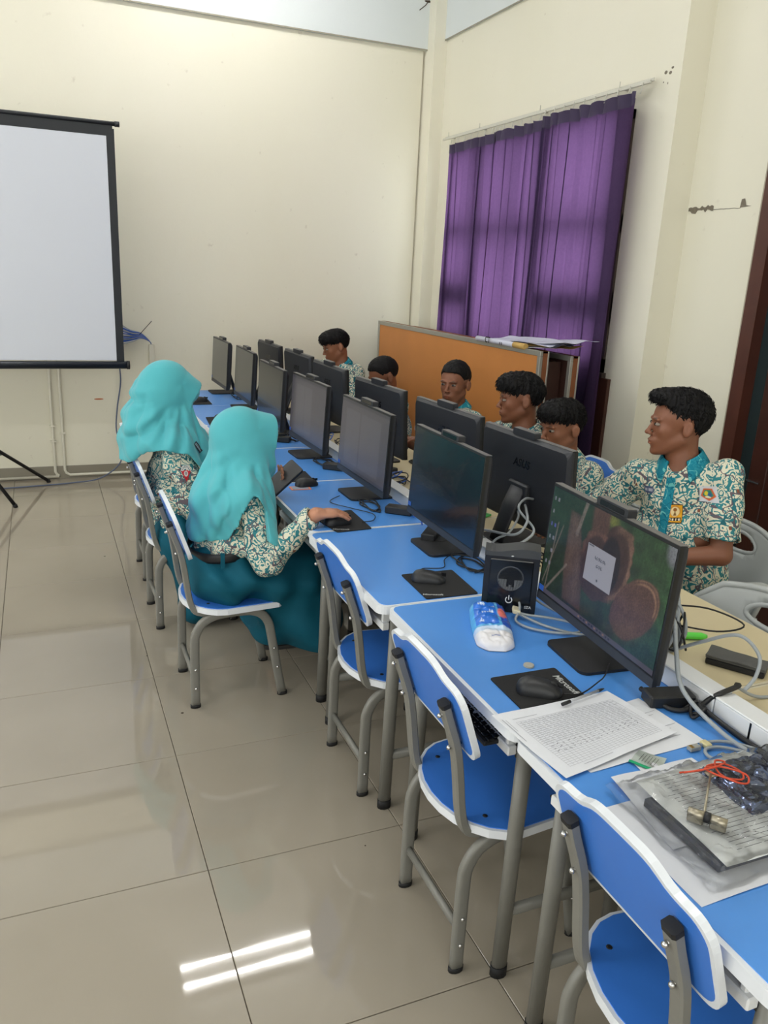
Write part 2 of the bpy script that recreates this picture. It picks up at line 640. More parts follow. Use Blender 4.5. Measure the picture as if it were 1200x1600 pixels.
for (y, z, a, b) in ((3.80, 2.745, .012, .009), (3.765, 2.738, .012, .008), (3.752, 2.76, .01, .006), (3.81, 2.70, .004, .004), (3.775, 2.69, .003, .006)):
    sp.ell((XR, y, z), (.0015, a, b))
o = sp.build('trim_6', M_crack); o['kind'] = 'structure'
sp = MB()
rm = mat('red_scuff', S(190, 110, 70), 0.8)
for (x, z, a, b) in ((.385, .62, .035, .006), (1.05, .66, .02, .004)):
    sp.ell((x, YB, z), (a, .001, b))
o = sp.build('trim_7', rm); o['kind'] = 'structure'
sp = MB()
sp.tube([(2.93, YB - .036, 3.66), (2.98, YB - .036, 3.70), (3.01, YB - .036, 3.74)], .004, 4)
sp.ell((3.0, YB - .036, 3.73), (.03, .001, .008))
o = sp.build('trim_8', M_hair); o['kind'] = 'structure'
# joint line under the beams
o = MB().box(XL, 3.02, YB - .037, YB - .034, 3.385, 3.395).build('trim_9', mat('joint_line', S(150, 146, 130), .8)); o['kind'] = 'structure'
o = MB().box(XR - .022, XR - .019, 3.7, 6.45, 3.445, 3.453).build('trim_10', MATS['joint_line']); o['kind'] = 'structure'

# window_1 in the right wall: frames, mullions, transoms, grille bars, panes
M_frame = mat('dark_window_frame', S(60, 48, 42), 0.5)
M_glass = bpy.data.materials.new('window_glass')
M_glass.use_nodes = True
_nt = M_glass.node_tree
_nt.nodes.clear()
_o = _nt.nodes.new('ShaderNodeOutputMaterial')
_t = _nt.nodes.new('ShaderNodeBsdfTransparent')
_t.inputs[0].default_value = (0.9, 0.93, 0.92, 1)
_g = _nt.nodes.new('ShaderNodeBsdfGlossy')
_g.inputs['Roughness'].default_value = 0.02
_mx = _nt.nodes.new('ShaderNodeMixShader')
_mx.inputs[0].default_value = 0.06
_nt.links.new(_t.outputs[0], _mx.inputs[1]); _nt.links.new(_g.outputs[0], _mx.inputs[2]); _nt.links.new(_mx.outputs[0], _o.inputs[0])
win = bpy.data.objects.new('window_1', None)
COL.objects.link(win); win['kind'] = 'structure'
fx0, fx1 = XR - .015, XR + .05
MB().box(fx0, fx1, WY0, WY0 + .07, WZ0, WZ1).box(fx0, fx1, WY1 - .05, WY1, WZ0, WZ1).box(fx0, fx1, WY0, WY1, WZ1 - .05, WZ1).box(fx0, fx1, WY0, WY1, WZ0, WZ0 + .08).build('window_frame', M_frame, win)
for y in (4.70, 5.57):
    MB().box(fx0 - .02, fx1, y, y + .10, WZ0, WZ1).build('mullion', M_frame, win)
MB().box(fx0, fx1, 5.13, 5.18, WZ0, WZ1).build('mullion', M_frame, win)
for (y0, y1, z0, z1) in ((WY0, WY1, 1.95, 2.05), (WY0, 4.70, 1.44, 1.62), (5.66, WY1, 1.44, 1.62)):
    MB().box(fx0 + .002, fx1 - .002, y0, y1, z0, z1).build('transom', M_frame, win)
gb = 0
for (y0, y1) in ((WY0 + .07, 4.70), (4.80, 5.13), (5.18, 5.57), (5.67, WY1 - .05)):
    n = max(2, int((y1 - y0) / .11))
    for i in range(1, n):
        y = y0 + (y1 - y0) * i / n
        MB().tube([(fx1 + .05, y, WZ0), (fx1 + .05, y, WZ1)], .006, 6).build('grille_bar', M_frame, win)
for z in (1.35, 1.75, 1.85, 2.25, 2.45):
    MB().tube([(fx1 + .05, WY0, z), (fx1 + .05, WY1, z)], .006, 6).build('grille_bar', M_frame, win)
for (y0, y1) in ((WY0 + .07, 4.70), (4.80, 5.13), (5.18, 5.57), (5.67, WY1 - .05)):
    MB().box(fx0 + .035, fx0 + .040, y0, y1, WZ0 + .08, WZ1 - .05).build('pane', M_glass, win)
MB().box(XR - .03, XR + .2, WY0 - .02, WY1, WZ0 - .03, WZ0).build('window_sill', M_frame, win)
# dark timber panelling below the window
o = MB().box(XR - .025, XR - .002, 3.93, 6.4, 0.0, 1.12).build('trim_11', mat('dark_timber', S(64, 34, 24), 0.5, var=.25, vscale=12)); o['kind'] = 'structure'

# door_1 at the right, dark brown, stepped into the wall
M_dwood = mat('door_wood', S(74, 38, 28), 0.4, var=.25, vscale=9)
M_dwood2 = mat('door_panel_wood', S(58, 28, 20), 0.35, var=.3, vscale=14)
M_dglass = mat('dark_door_glass', S(38, 50, 52), 0.1)
door = bpy.data.objects.new('door_1', None)
COL.objects.link(door); door['kind'] = 'structure'
MB().box(X2 - .02, X2 + .2, 3.075, 3.155, 0, 2.45).build('door_frame', M_dwood, door)
MB().box(X2 - .012, X2 - .001, 3.155, 3.17, 0, 2.45).build('architrave', mat('grey_edge', S(170, 160, 140), .6), door)
MB().box(X2 + .05, X2 + .09, 3.0, 3.075, 0, 2.40).build('door_glass', M_dglass, door)
for i in range(10):
    y1 = 3.0 - i * .11
    MB().bbox(X2 + .04, X2 + .09, y1 - .108, y1, 0.0, 2.40, .004).build('plank', M_dwood2, door)
MB().box(X2 + .03, X2 + .045, 2.92, 3.0, .72, .728).build('door_handle', M_bolt, door)
MB().box(X2, X2 + .2, 1.9, 3.155, 2.40, 2.46).build('door_frame', M_dwood, door)

# conduit pipes and trunking on the back wall
M_pvc = mat('white_conduit', S(222, 218, 202), .45)
pc = thing('conduit_pipe', 'pair of thin white conduit pipes on the back wall below the projector screen', 'pipe', (0, 0, 0))
def pipe(pts, r=.011):
    MB().tube(pts, r, 8).build('pipe', M_pvc, pc)
pipe([(.035, YB - .014, 2.3), (.035, YB - .014, .06), (.045, YB - .014, .035), (.06, YB - .014, .026), (.06, YB - .014, .026)])
pipe([(XL + .1, YB - .02, .020), (.06, YB - .02, .020)])
pipe([(.105, YB - .014, 2.3), (.105, YB - .014, .07), (.115, YB - .014, .045), (.14, YB - .02, .03), (.9, YB - .02, .03), (2.9, YB - .02, .03)])
for (x, z) in ((.035, .42), (.105, .36), (.035, .30), (.105, 1.2), (.035, 1.25)):
    MB().box(x - .022, x + .022, YB - .027, YB - .001, z - .006, z + .006).build('clip', M_pvc, pc)
tr = MB().bbox(.775, .815, YB - .025, YB, 0.05, 1.045, .003)
o = tr.build('cable_duct', M_pvc)
tag(o, 'white vertical cable duct on the back wall under the blue network cables', 'duct')
cb = thing('cable_bundle', 'bundle of blue and grey network cables fanning out from behind the projector screen', 'cable', (0.55, YB, 1.15))
r = random.Random(5)
for i in range(13):
    z = 1.045 + .155 * i / 12
    pts = [(-.10, -.03 - r.random() * .03, z - 1.15), (0.0, -.05, z - 1.15 + r.uniform(-.005, .005)), (.09 + r.uniform(-.01, .01), -.05 - r.random() * .02, (z - 1.10) * .55 - .05), (.17, -.03, (z - 1.10) * .25 - .045), (.235, -.02, -.085), (.245, -.012, -.13)]
    MB().tube(catmull(pts, 5), .0045, 6).build('cable', M_cblue if i % 3 else M_cgrey, cb)
MB().tube([(.155, -.04, -.03), (.25, -.04, .075)], .0025, 5).build('cable_tie', M_cabk, cb)
pts = [(.545, 6.55, 1.1), (.547, 6.57, .9), (.55, 6.58, .75), (.515, 6.57, .55), (.50, 6.55, .38), (.53, 6.5, .25), (.50, 6.45, .13), (.35, 6.43, .03), (.15, 6.42, .008), (-.1, 6.38, .008), (-.36, 6.36, .008), (-.9, 6.4, .008)]
o = MB().tube(catmull(pts, 6), .006, 6).build('loose_cable', mat('slate_cable', S(90, 100, 125), .5))
tag(o, 'long thin slate blue cable hanging down the back wall and trailing left', 'cable')
sw = MB().bbox(.70, .78, YB - .01, YB, .70, .712, .002)

# projector screen on tripod
ps = thing('projector_screen', 'large white projection screen with black border on a tripod in front of the back wall', 'projection screen', (-.3, 5.9, 0))
sx0, sx1 = -1.45, .525 + .3
bx = MB()
M_scr = mat('screen_cloth', S(214, 218, 228), .85, bump=.05)
M_scrb = mat('screen_black', S(24, 28, 34), .6)
MB().box(-1.40, .775, -.006, -.002, 1.0, 2.43).build('screen_cloth', M_scr, ps)
MB().box(-1.45, -1.40, -.006, 0, .96, 2.5).build('side_border', M_scrb, ps)
MB().box(.775, .825, -.006, 0, .96, 2.47).build('side_border', M_scrb, ps)
MB().box(-1.45, .815, -.007, 0, 2.425, 2.50).build('top_border', M_scrb, ps)
MB().tube([(-1.5, 0, 2.50), (.84, 0, 2.50)], .014, 8).build('top_bar', M_scrb, ps)
MB().lathe([(.017, 0), (.017, .03)], (.83, 0, 2.50), 10, Matrix.Rotation(PI / 2, 3, 'Y')).build('end_cap', M_scrb, ps)
MB().tube([(-1.52, -.005, .968), (.85, -.005, .968)], .026, 12).build('roller_tube', mat('navy_metal', S(26, 32, 42), .35), ps)
MB().tube([(.84, -.005, .968), (.86, -.005, .968)], .029, 12).build('end_cap', M_blackm, ps)
MB().tube([(-.30, .06, .45), (-.30, .06, 2.5)], .014, 10).build('pole', M_blackm, ps)
for (a, b) in (((-.30, .02, .60), (.28, .62 - .02, .012)), ((-.30, .02, .60), (.06, -.05, .012)), ((-.30, .06, .60), (-.85, .25, .012))):
    MB().tube([a, b], .013, 8, flat=(1, .6)).build('leg', M_blackm, ps)
    MB().tube([(b[0] - .004, b[1], .022), (b[0] + .002, b[1], 0)], .016, 8).build('foot', M_cap, ps)
MB().tube([(-.30, .05, .32), (.0, .35, .29)], .007, 6).build('brace', M_steel, ps)
MB().tube([(-.30, .05, .32), (-.10, -.02, .29)], .007, 6).build('brace', M_steel, ps)

# fluorescent tube fixtures on the ceiling
M_tube = mat('tube_light', (1, 1, 1, 1), .5, emit=(1.0, .985, .95, 1), estr=TUBE_POWER)
M_fix = mat('fixture_white', S(235, 235, 235), .4)
def fixture(x, y, label):
    t = thing('ceiling_light', label, 'ceiling light', (x, y, ZC), 0, 'twin tube ceiling lights')
    MB().bbox(-.62, .62, -.14, .14, -.05, 0, .006).build('housing', M_fix, t)
    for s_ in (-1, 1):
        MB().tube([(-.585, s_ * .095, -.085), (.585, s_ * .095, -.085)], .013, 10).build('tube', M_tube, t)
    for s_ in (-1, 1):
        MB().bbox(s_ * .60 - .012, s_ * .60 + .012, -.13, .13, -.11, -.05, .003).build('holder', M_fix, t)
fixture(1.31, 5.42, 'twin tube ceiling light above the far end of the computer desks')
fixture(-1.6, 5.42, 'twin tube ceiling light above the projector screen')
fixture(1.31, 1.6, 'twin tube ceiling light above the near end of the computer desks')
fixture(-1.6, 1.6, 'twin tube ceiling light above the empty floor on the left')
# ------------------------------------------------------------ curtain
def curtain_mat():
    M = bpy.data.materials.new('purple_curtain')
    M.use_nodes = True
    nt = M.node_tree
    nt.nodes.clear()
    o = nt.nodes.new('ShaderNodeOutputMaterial')
    d = nt.nodes.new('ShaderNodeBsdfDiffuse')
    t = nt.nodes.new('ShaderNodeBsdfTranslucent')
    d.inputs[0].default_value = S(58, 48, 74)
    t.inputs[0].default_value = S(150, 96, 176)
    mx = nt.nodes.new('ShaderNodeMixShader')
    mx.inputs[0].default_value = .36
    tc = nt.nodes.new('ShaderNodeTexCoord')
    n = nt.nodes.new('ShaderNodeTexNoise')
    n.inputs['Scale'].default_value = 60
    nt.links.new(tc.outputs['Object'], n.inputs['Vector'])
    mc = nt.nodes.new('ShaderNodeMix')
    mc.data_type = 'RGBA'
    mc.inputs[6].default_value = S(94, 66, 108)
    mc.inputs[7].default_value = S(114, 80, 126)
    nt.links.new(n.outputs['Fac'], mc.inputs[0])
    nt.links.new(mc.outputs[2], t.inputs[0])
    nt.links.new(d.outputs[0], mx.inputs[1])
    nt.links.new(t.outputs[0], mx.inputs[2])
    nt.links.new(mx.outputs[0], o.inputs[0])
    return M
M_cur = curtain_mat()
M_rail = mat('rail_white', S(206, 204, 192), .4)
def curtain(y0, y1, z0, z1, label, seed, name='curtain'):
    t = thing(name, label, 'curtain', (3.05, (y0 + y1) / 2, 0))
    cy = (y0 + y1) / 2
    W = y1 - y0
    npl = max(4, int(round(W / .105)))
    ny, nz = npl * 12, 60
    u = np.linspace(0, 1, ny + 1)
    z = np.linspace(z1, z0, nz + 1)
    U, Z = np.meshgrid(u, z)
    q = (z1 - Z) / (z1 - z0)
    rs = np.random.RandomState(seed)
    ph = np.interp(U, np.linspace(0, 1, npl * 2), np.cumsum(rs.uniform(.75, 1.25, npl * 2)))
    ph = ph / ph.max() * npl
    sh = np.abs(np.sin(np.pi * ph)) ** .55
    low = np.sin(2 * np.pi * ph * .5 + 1.7 * np.sin(U * 9 + seed)) * .5 + .5
    head = np.clip((q - .0) / .05, 0, 1)
    amp = .042 * (1 - .15 * head)
    x = -amp * sh * (1 - head * .3) - .020 * head * low + .006 * np.sin(Z * 3 + U * 20)
    y = (y0 - cy) + W * U + .020 * head * np.sin(2 * np.pi * ph + 1.2 * np.sin(U * 13 + seed)) + .012 * q * np.sin(U * 7 + Z * 2)
    P = np.stack([x, y, Z + .004 * np.sin(U * 40)], -1)
    idx = np.arange((ny + 1) * (nz + 1)).reshape(nz + 1, ny + 1)
    F = np.stack([idx[:-1, :-1], idx[1:, :-1], idx[1:, 1:], idx[:-1, 1:]], -1)
    k = 1
    me = bpy.data.meshes.new('drape')
    fill_mesh(me, P[k:].reshape(-1, 3), (F[k:].reshape(-1, 4) - k * (ny + 1)), True)
    link('drape', me, M_cur, t)
    me = bpy.data.meshes.new('heading')
    P2 = P[:k + 2].copy()
    P2[..., 0] -= .003
    fill_mesh(me, P2.reshape(-1, 3), F[:k + 1].reshape(-1, 4), True)
    link('heading', me, mat('curtain_heading', S(58, 48, 74), .9), t)
    for i in range(0, npl + 1, 1):
        yy = (y0 - cy) + W * i / npl
        MB().tube([(.0, yy, z1 + .045), (-.003, yy, z1 + .02), (-.012, yy, z1 - .01)], .003, 5).build('hook', M_rail, t)
    return t
curtain(5.36, 6.10, .72, 2.635, 'purple pleated curtain panel at the far left of the window, nearest the corner', 3)
curtain(4.74, 5.42, .72, 2.640, 'purple pleated curtain panel in the middle of the window', 4)
curtain(3.875, 4.80, .60, 2.655, 'purple pleated curtain panel at the near right end of the window', 9)
rl = thing('curtain_rail', 'thin white curtain rail fixed to the wall above the purple curtains', 'curtain rail', (3.07, 5.0, 2.70))
MB().bbox(-.012, .0, -1.17, 1.28, -.008, .008, .002).build('track', M_rail, rl)
MB().bbox(.01, .02, -1.17, 1.28, .004, .022, .002).build('track', M_rail, rl)
for y in (-.9, -.1, .7, 1.2):
    MB().bbox(-.002, .058, y - .01, y + .01, .006, .014, .002).tube([(.0, y, .01), (.0, y, .045)], .003, 5).build('bracket', M_rail, rl)

# ------------------------------------------------------------ display boards (cabinet-like) by the window
M_orange = mat('orange_board', S(194, 126, 64), .5, var=.12, vscale=3.5)
M_alu = mat('aluminium_trim', S(168, 166, 158), .35, metal=.6)
M_ply = mat('plywood_edge', S(122, 70, 36), .7, var=.25, vscale=18)
M_dark = mat('dark_inside', S(52, 26, 18), .6, var=.2, vscale=8)
def board(x, y0, y1, zt, label, back=False):
    t = thing('display_board', label, 'board', (x, (y0 + y1) / 2, 0))
    h = (y1 - y0) / 2
    MB().box(.0, .035, -h + .012, h - .012, .05, zt - .012).build('panel', M_orange if not back else M_dark, t)
    MB().box(.035, .05, -h + .02, h - .02, .06, zt - .03).build('back_panel', M_dark, t)
    MB().bbox(-.006, .014, -h, h, zt - .03, zt, .002).build('frame_top', M_alu, t)
    MB().bbox(-.006, .014, -h, -h + .03, 0, zt - .03, .002).build('frame_side', M_alu, t)
    MB().bbox(-.006, .014, h - .03, h, 0, zt - .03, .002).build('frame_side', M_alu, t)
    MB().box(.014, .045, -h, -h + .012, 0, zt).build('edge', M_ply, t)
    MB().bbox(.045, .056, -h - .002, -h + .014, 0, zt, .002).build('frame_side', M_alu, t)
    MB().box(.014, .056, -h, h, zt - .012, zt - .001).build('edge', M_ply, t)
    return t
board(2.60, 3.90, 6.33, 1.285, 'long orange board with grey metal trim standing behind the students')
board(2.78, 3.86, 6.12, 1.262, 'second board standing close behind the orange one, its plywood end visible by the curtain', True)
o = MB().box(2.66, 2.775, 3.95, 6.0, 0, 1.22).build('inner_box', M_dark)  # block added to stand in for the dark opening between the boards
o.name = 'dark_gap_block'
tag(o, 'dark brown block added to fill the shaded gap between the two boards', 'box')

# papers on the boards
def sheet(name, pts, z, m, parent=None, th=.0006, wav=.0, seed=0, nx=14, ny=10):
    # curved sheet from 4 corners (bilinear) with waviness, real thickness
    p = [np.array(q, float) for q in pts]
    u, v = np.meshgrid(np.linspace(0, 1, nx), np.linspace(0, 1, ny))
    P = (p[0] * ((1 - u) * (1 - v))[..., None] + p[1] * (u * (1 - v))[..., None] + p[2] * (u * v)[..., None] + p[3] * ((1 - u) * v)[..., None])
    s_ = seed
    P[..., 2] += wav * (np.sin(u * 5 + s_) * np.sin(v * 4 + s_ * 2) + .5 * np.sin(u * 11 + v * 7 + s_))
    top = P.copy(); bot = P.copy(); bot[..., 2] -= th
    V = np.concatenate([top.reshape(-1, 3), bot.reshape(-1, 3)])
    idx = np.arange(nx * ny).reshape(ny, nx); n = nx * ny
    F = [np.stack([idx[:-1, :-1], idx[:-1, 1:], idx[1:, 1:], idx[1:, :-1]], -1).reshape(-1, 4)]
    F.append(F[0][:, ::-1] + n)
    for e in (idx[0], idx[-1][::-1], idx[:, 0][::-1], idx[:, -1]):
        F.append(np.stack([e[1:], e[:-1], e[:-1] + n, e[1:] + n], -1))
    me = bpy.data.meshes.new(name)
    fill_mesh(me, V, np.concatenate(F), False)
    for pl in me.polygons:
        pl.use_smooth = False
    return link(name, me, m, parent)
M_paper2 = mat('poster_back', S(206, 208, 226), .6)
M_kraft = mat('kraft_paper', S(196, 160, 92), .7, var=.1, vscale=12)
pp = thing('poster_stack', 'loose pile of white posters lying on top of the boards by the curtain', 'poster', (2.72, 4.2, 1.29))
sheet('poster', [(-.12, .34, .0), (.10, .42, .02), (.20, -.25, .045), (-.11, -.30, .01)], 0, M_paper2, pp, wav=.01, seed=1)
sheet('poster', [(-.13, .42, .0), (.12, .38, .012), (.24, -.18, .03), (-.09, -.34, .022)], 0, M_paper2, pp, wav=.012, seed=4)
sheet('poster', [(-.10, .10, .01), (.22, .12, .03), (.27, -.30, .05), (-.05, -.42, .055)], 0, M_paper2, pp, wav=.008, seed=7)
sheet('brown_sheet', [(-.12, .06, .002), (.13, .08, .008), (.16, -.30, .018), (-.10, -.28, .012)], 0, M_kraft, pp, wav=.008, seed=2)
mb = MB()
pr = [(.021 * math.cos(2 * PI * i / 12), .021 * math.sin(2 * PI * i / 12)) for i in range(12)]
mb.tube([(-.135, .42, .004), (-.125, -.12, .004)], .016, 12)
mb.build('rolled_poster', M_paper2, pp)
mb = MB()
put_text(mb, 'CT', .05, (-.153, .26, .006), (0, -1, 0), (0, 0, 1), True)
put_text(mb, 'a a', .03, (-.152, .10, .002), (0, -1, 0), (0, 0, 1), True)
mb.build('lettering', M_logo, pp)
MB().tube([(-.128, -.02, .004), (-.124, -.14, .004)], .018, 12).build('roll_end', M_kraft, pp)
# ------------------------------------------------------------ desks
def make_desk(w, x0, x1, blue, name, label):
    # local origin on the floor at the desk's centre; w = width along y
    t = thing(name, label, 'desk')
    cx = (x0 + x1) / 2
    hx = (x1 - x0) / 2
    hy = w / 2
    top = MB()
    top.prism(rr(-hx, hx, -hy, hy, .032, 6), .722, .7485, None, 0)
    top.build('desktop_edge', M_edge if blue else mat('beige_edge', S(214, 206, 184), .4), t)
    lam = MB().prism(rr(-hx + .011, hx - .004, -hy + .008, hy - .008, .026, 6), .7480, .750)
    lam.build('desktop', M_blue if blue else M_beige, t)
    for sx in (-1, 1):
        for sy in (-1, 1):
            lx = sx * (hx - .085)
            ly = sy * (hy - .082)
            l = MB().tube([(lx, ly, .012), (lx - sx * .010, ly, .715)], .021, 12, flat=(1.0, .75), up=(1, 0, 0))
            l.build('leg', M_steel, t)
            MB().tube([(lx, ly, .0), (lx, ly, .03)], .023, 12, flat=(1.0, .78), up=(1, 0, 0)).build('foot', M_cap, t)
    for sy in (-1, 1):
        ly = sy * (hy - .082)
        MB().tube([(-hx + .09, ly, .19), (hx - .09, ly, .19)], .017, 10, flat=(1, .7), up=(0, 0, 1)).build('stretcher', M_steel, t)
        MB().bbox(-hx + .05, hx - .05, ly - .014, ly + .014, .692, .722, .002).build('side_rail', M_steel, t)
        MB().bbox(-hx + .055, -hx + .125, ly - sy * .016 - .006 * sy - .006, ly - sy * .016 - .006 * sy + .006, .63, .722, .002).build('bracket', M_white, t)
    MB().bbox(hx - .10, hx - .075, -hy + .08, hy - .08, .16, .19, .002).build('back_rail', M_steel, t)
    MB().bbox(hx - .03, hx - .015, -hy + .07, hy - .07, .50, .722, .002).build('modesty_panel', M_white, t)
    return t
DC = 1.11
bd = make_desk(.697, .86, 1.36, True, 'computer_desk', 'x')
def tray(t):
    # pull-out tray under the top, its front poking out beyond the desk edge
    MB().bbox(-.262, -.238, -.262, .262, .628, .652, .003).build('tray_lip', M_white, t)
    MB().box(-.238, .12, -.262, .262, .628, .634).build('keyboard_tray', M_blackm, t)
    MB().bbox(-.236, .10, -.266, -.250, .615, .655, .002).build('tray_side', M_blackm, t)
    MB().bbox(-.236, .10, .250, .266, .615, .655, .002).build('tray_side', M_blackm, t)
    p = MB()
    p.box(-.20, -.185, -.2668, -.2658, .633, .640).box(-.165, -.158, -.2668, -.2658, .630, .645).box(-.145, -.140, -.2668, -.2658, .634, .640)
    p.build('port_marks', M_print, t)
tray(bd)
desk_labels = {
 -1: 'blue computer desk nearest the camera, under the plastic bag and loose papers',
 0: 'blue computer desk with the black loudspeaker and the lit screen on it',
 1: 'blue computer desk between the loudspeaker and the hand on the mouse',
 2: 'blue computer desk where the girl in front rests her hand on a mouse pad',
 3: 'blue computer desk under the fourth screen, beside the phone of the girl',
 4: 'blue computer desk in front of the farther girl',
 5: 'blue computer desk second from the back wall, with a small mouse pad at its edge',
 6: 'blue computer desk at the far end against the back wall'}
for k in range(-1, 7):
    d = bd if k == -1 else copy_tree(bd)
    d['label'] = desk_labels[k]
    if k != 0:
        for c_ in d.children:
            if c_.name.startswith(('tray', 'keyboard_tray', 'port')): c_.location.x = .062
    d['group'] = 'blue computer desks in the front row'
    dy = {0: 0, 1: .0, 2: .004, 3: .006, 4: .01, 5: .0, 6: -.005}.get(k, 0)
    d.location = (DC + [0, .004, -.004, .002, -.006, .003, 0, -.003][k + 1], 1.605 + .7 * k + dy, 0)
    if k in (1, 3, 6):
        d.location.x -= .012
wd = make_desk(.697, 1.37, 1.83, False, 'wooden_desk', 'x')
wl = ['beige desk nearest the camera behind the white cable trunking',
 'beige desk carrying the grey pouch beside the cable coil',
 'beige desk in front of the boy seen in profile at the right',
 'beige desk behind the second monitor back from the camera',
 'beige desk behind the third monitor back from the camera',
 'beige desk in front of the boy with bowed head',
 'beige desk second from the back wall on the window side',
 'beige desk at the far end on the window side']
for k in range(8):
    d = wd if k == 0 else copy_tree(wd)
    d['label'] = wl[k]
    d['group'] = 'beige desks in the rear row'
    d.location = (1.60, .905 + .7 * k, 0)

# white cable trunking standing along the joint of the two rows
for k, (y0, y1, lb) in enumerate(((.30, 1.175, 'white cable trunking length nearest the camera, with a black vertical mark on it'), (1.178, 3.3, 'white cable trunking length running behind the loudspeaker and lit screen'), (3.303, 6.1, 'white cable trunking length running behind the far monitors'))):
    t = thing('cable_trunking', lb, 'trunking', (1.358, (y0 + y1) / 2, .7505), 0, 'white cable trunking on the desks')
    h = (y1 - y0) / 2
    MB().bbox(-.027, .027, -h, h, 0, .044, .002).build('body', M_white, t)
    MB().bbox(-.028, .028, -h, h, .0445, .050, .002).build('lid', M_white, t)
    if k == 0:
        MB().box(-.0276, -.027, h - .105, h - .100, .002, .042).build('mark', M_logo, t)

# ------------------------------------------------------------ chairs
def catm(p, k=5):
    return catmull(p, k)
def make_chair():
    # faces +x; rear feet at x=0, front feet at x=.35
    t = thing('student_chair', 'x', 'chair')
    seat = [(-.035, -.12), (-.012, -.175), (.04, -.205), (.12, -.212)]
    outl = []
    # D-shaped seat: rounded rear, straight front with rounded corners
    for i in range(13):
        a = math.radians(270 - 180 * i / 12)
        outl.append((.12 + .15 * math.cos(a), .205 * math.sin(a)))
    front = [(.325, .185), (.35, .165), (.36, .13), (.36, -.13), (.35, -.165), (.325, -.185)]
    outl += front
    outl = outl[::-1]
    def shrink(o, d):
        cx = sum(p[0] for p in o) / len(o); cy = sum(p[1] for p in o) / len(o)
        out = []
        for x, y in o:
            l = math.hypot(x - cx, y - cy)
            out.append((cx + (x - cx) * (l - d) / l, cy + (y - cy) * (l - d) / l))
        return out
    MB().prism(outl, .398, .420).build('seat_edge', M_edge, t)
    MB().prism(shrink(outl, .009), .4195, .4225).build('seat', M_seatblue, t)
    for (x, y) in ((.06, -.13), (.06, .13), (.26, -.12), (.26, .12)):
        MB().ell((x, y, .4225), (.007, .007, .002), None, 8, 5).build('rivet', M_blackm, t)
    # backrest: wavy-topped board tilted back
    def yz(y, z, d):
        # plane through (-.035,.64) leaning to (-.10,.84)
        z = z - .014; y = y * .96
        k_ = (z - .64) / .20
        x = -.022 - .068 * k_
        n = Vector((.2, 0, .065)).normalized()
        return (x + n.x * d, y, z + n.z * d)
    o = []
    o += [(-.165, .632), (.165, .632)]
    bt = []
    for i in range(7):
        a = math.radians(-90 + 90 * i / 6)
        bt.append((.165 + .04 * math.cos(a), .672 + .04 * math.sin(a)))
    for i in range(7):
        a = math.radians(90 * i / 6)
        bt.append((.160 + .045 * math.cos(a), .770 + .045 * math.sin(a)))
    for i in range(1, 20):
        y = .160 - .32 * i / 20
        s_ = 1 / (1 + math.exp((abs(y) - .098) / .013))
        bt.append((y, .815 + .030 * s_))
    for i in range(7):
        a = math.radians(90 + 90 * i / 6)
        bt.append((-.160 + .045 * math.cos(a), .770 + .045 * math.sin(a)))
    for i in range(7):
        a = math.radians(180 + 90 * i / 6)
        bt.append((-.165 + .04 * math.cos(a), .672 + .04 * math.sin(a)))
    MB().prism(bt, .0, .0145, yz).build('backrest_edge', M_edge, t)
    c = [(y * .955, .735 + (z - .735) * .905) for y, z in bt]
    MB().prism(c, -.0008, .0153, yz).build('backrest', M_seatblue, t)
    fl = (1.0, .62)
    for s_ in (-1, 1):
        y = s_ * .155
        arch = [(0, y, .006), (0, y, .15), (.001, y, .27), (.006, y, .31), (.03, y, .352), (.075, y, .378), (.13, y, .386), (.19, y, .386), (.235, y, .380), (.268, y, .36), (.290, y, .325), (.300, y, .28), (.322, y, .15), (.348, y, .006)]
        MB().tube(catm(arch, 3), .020, 10, flat=fl, up=None if False else (1, 0, .001)).build('leg_frame', M_steel, t) if False else None
        # swept with fixed side vector y so the flat section keeps facing sideways
        mb = MB()
        P = catm(arch, 3)
        mb.tube(P, .0175, 12, flat=(.66, 1.0), up=(0, 1, 0), sq=.6)
        mb.build('leg_frame', M_steel, t)
        for x in (0.0, .349):
            MB().tube([(x, y, 0), (x, y, .014)], .0205, 12, flat=(.66, 1.0), up=(0, 1, 0)).build('foot_cap', M_cap, t)
        for (x, z) in ((0.001, .165), (.001, .085), (.312, .215), (.326, .13)):
            MB().ell((x, y + s_ * .0125, z), (.006, .004, .006), None, 8, 5).build('bolt', M_bolt, t)
        yp = s_ * .131
        post = [(-.0765, yp, .752), (-.064, yp, .712), (-.040, yp, .64), (-.026, yp, .56), (-.016, yp, .48), (-.006, yp, .43), (.01, yp, .398), (.05, yp, .385), (.12, yp, .385), (.26, yp, .385)]
        P = catm(post, 3)
        MB().tube(P, .0160, 8, flat=(1.0, .72), up=(0, 1, 0), sq=.42, smooth=False).build('back_post', M_steel, t)
        MB().tube([(-.0782, yp, .757), (-.0748, yp, .746)], .0165, 8, flat=(1.0, .74), up=(0, 1, 0), sq=.42, smooth=False).build('post_cap', M_cap, t)
        for z in (.728, .640):
            k_ = (z - .64) / .20
            x = -.022 - .068 * k_
            MB().tube([(x - .034, yp, z - .004), (x + .004, yp, z + .004)], .0035, 6).ell((x - .034, yp, z - .004), (.006, .006, .006), None, 8, 5).build('bolt', M_bolt, t)
    MB().tube([(0, -.155, .125), (0, .155, .125)], .013, 10, flat=(1, .75)).build('stretcher', M_steel, t)
    MB().tube([(.12, -.155, .384), (.12, .155, .384)], .011, 8).build('cross_bar', M_steel, t)
    MB().tube([(.25, -.155, .382), (.25, .155, .382)], .011, 8).build('cross_bar', M_steel, t)
    return t
ch = make_chair()
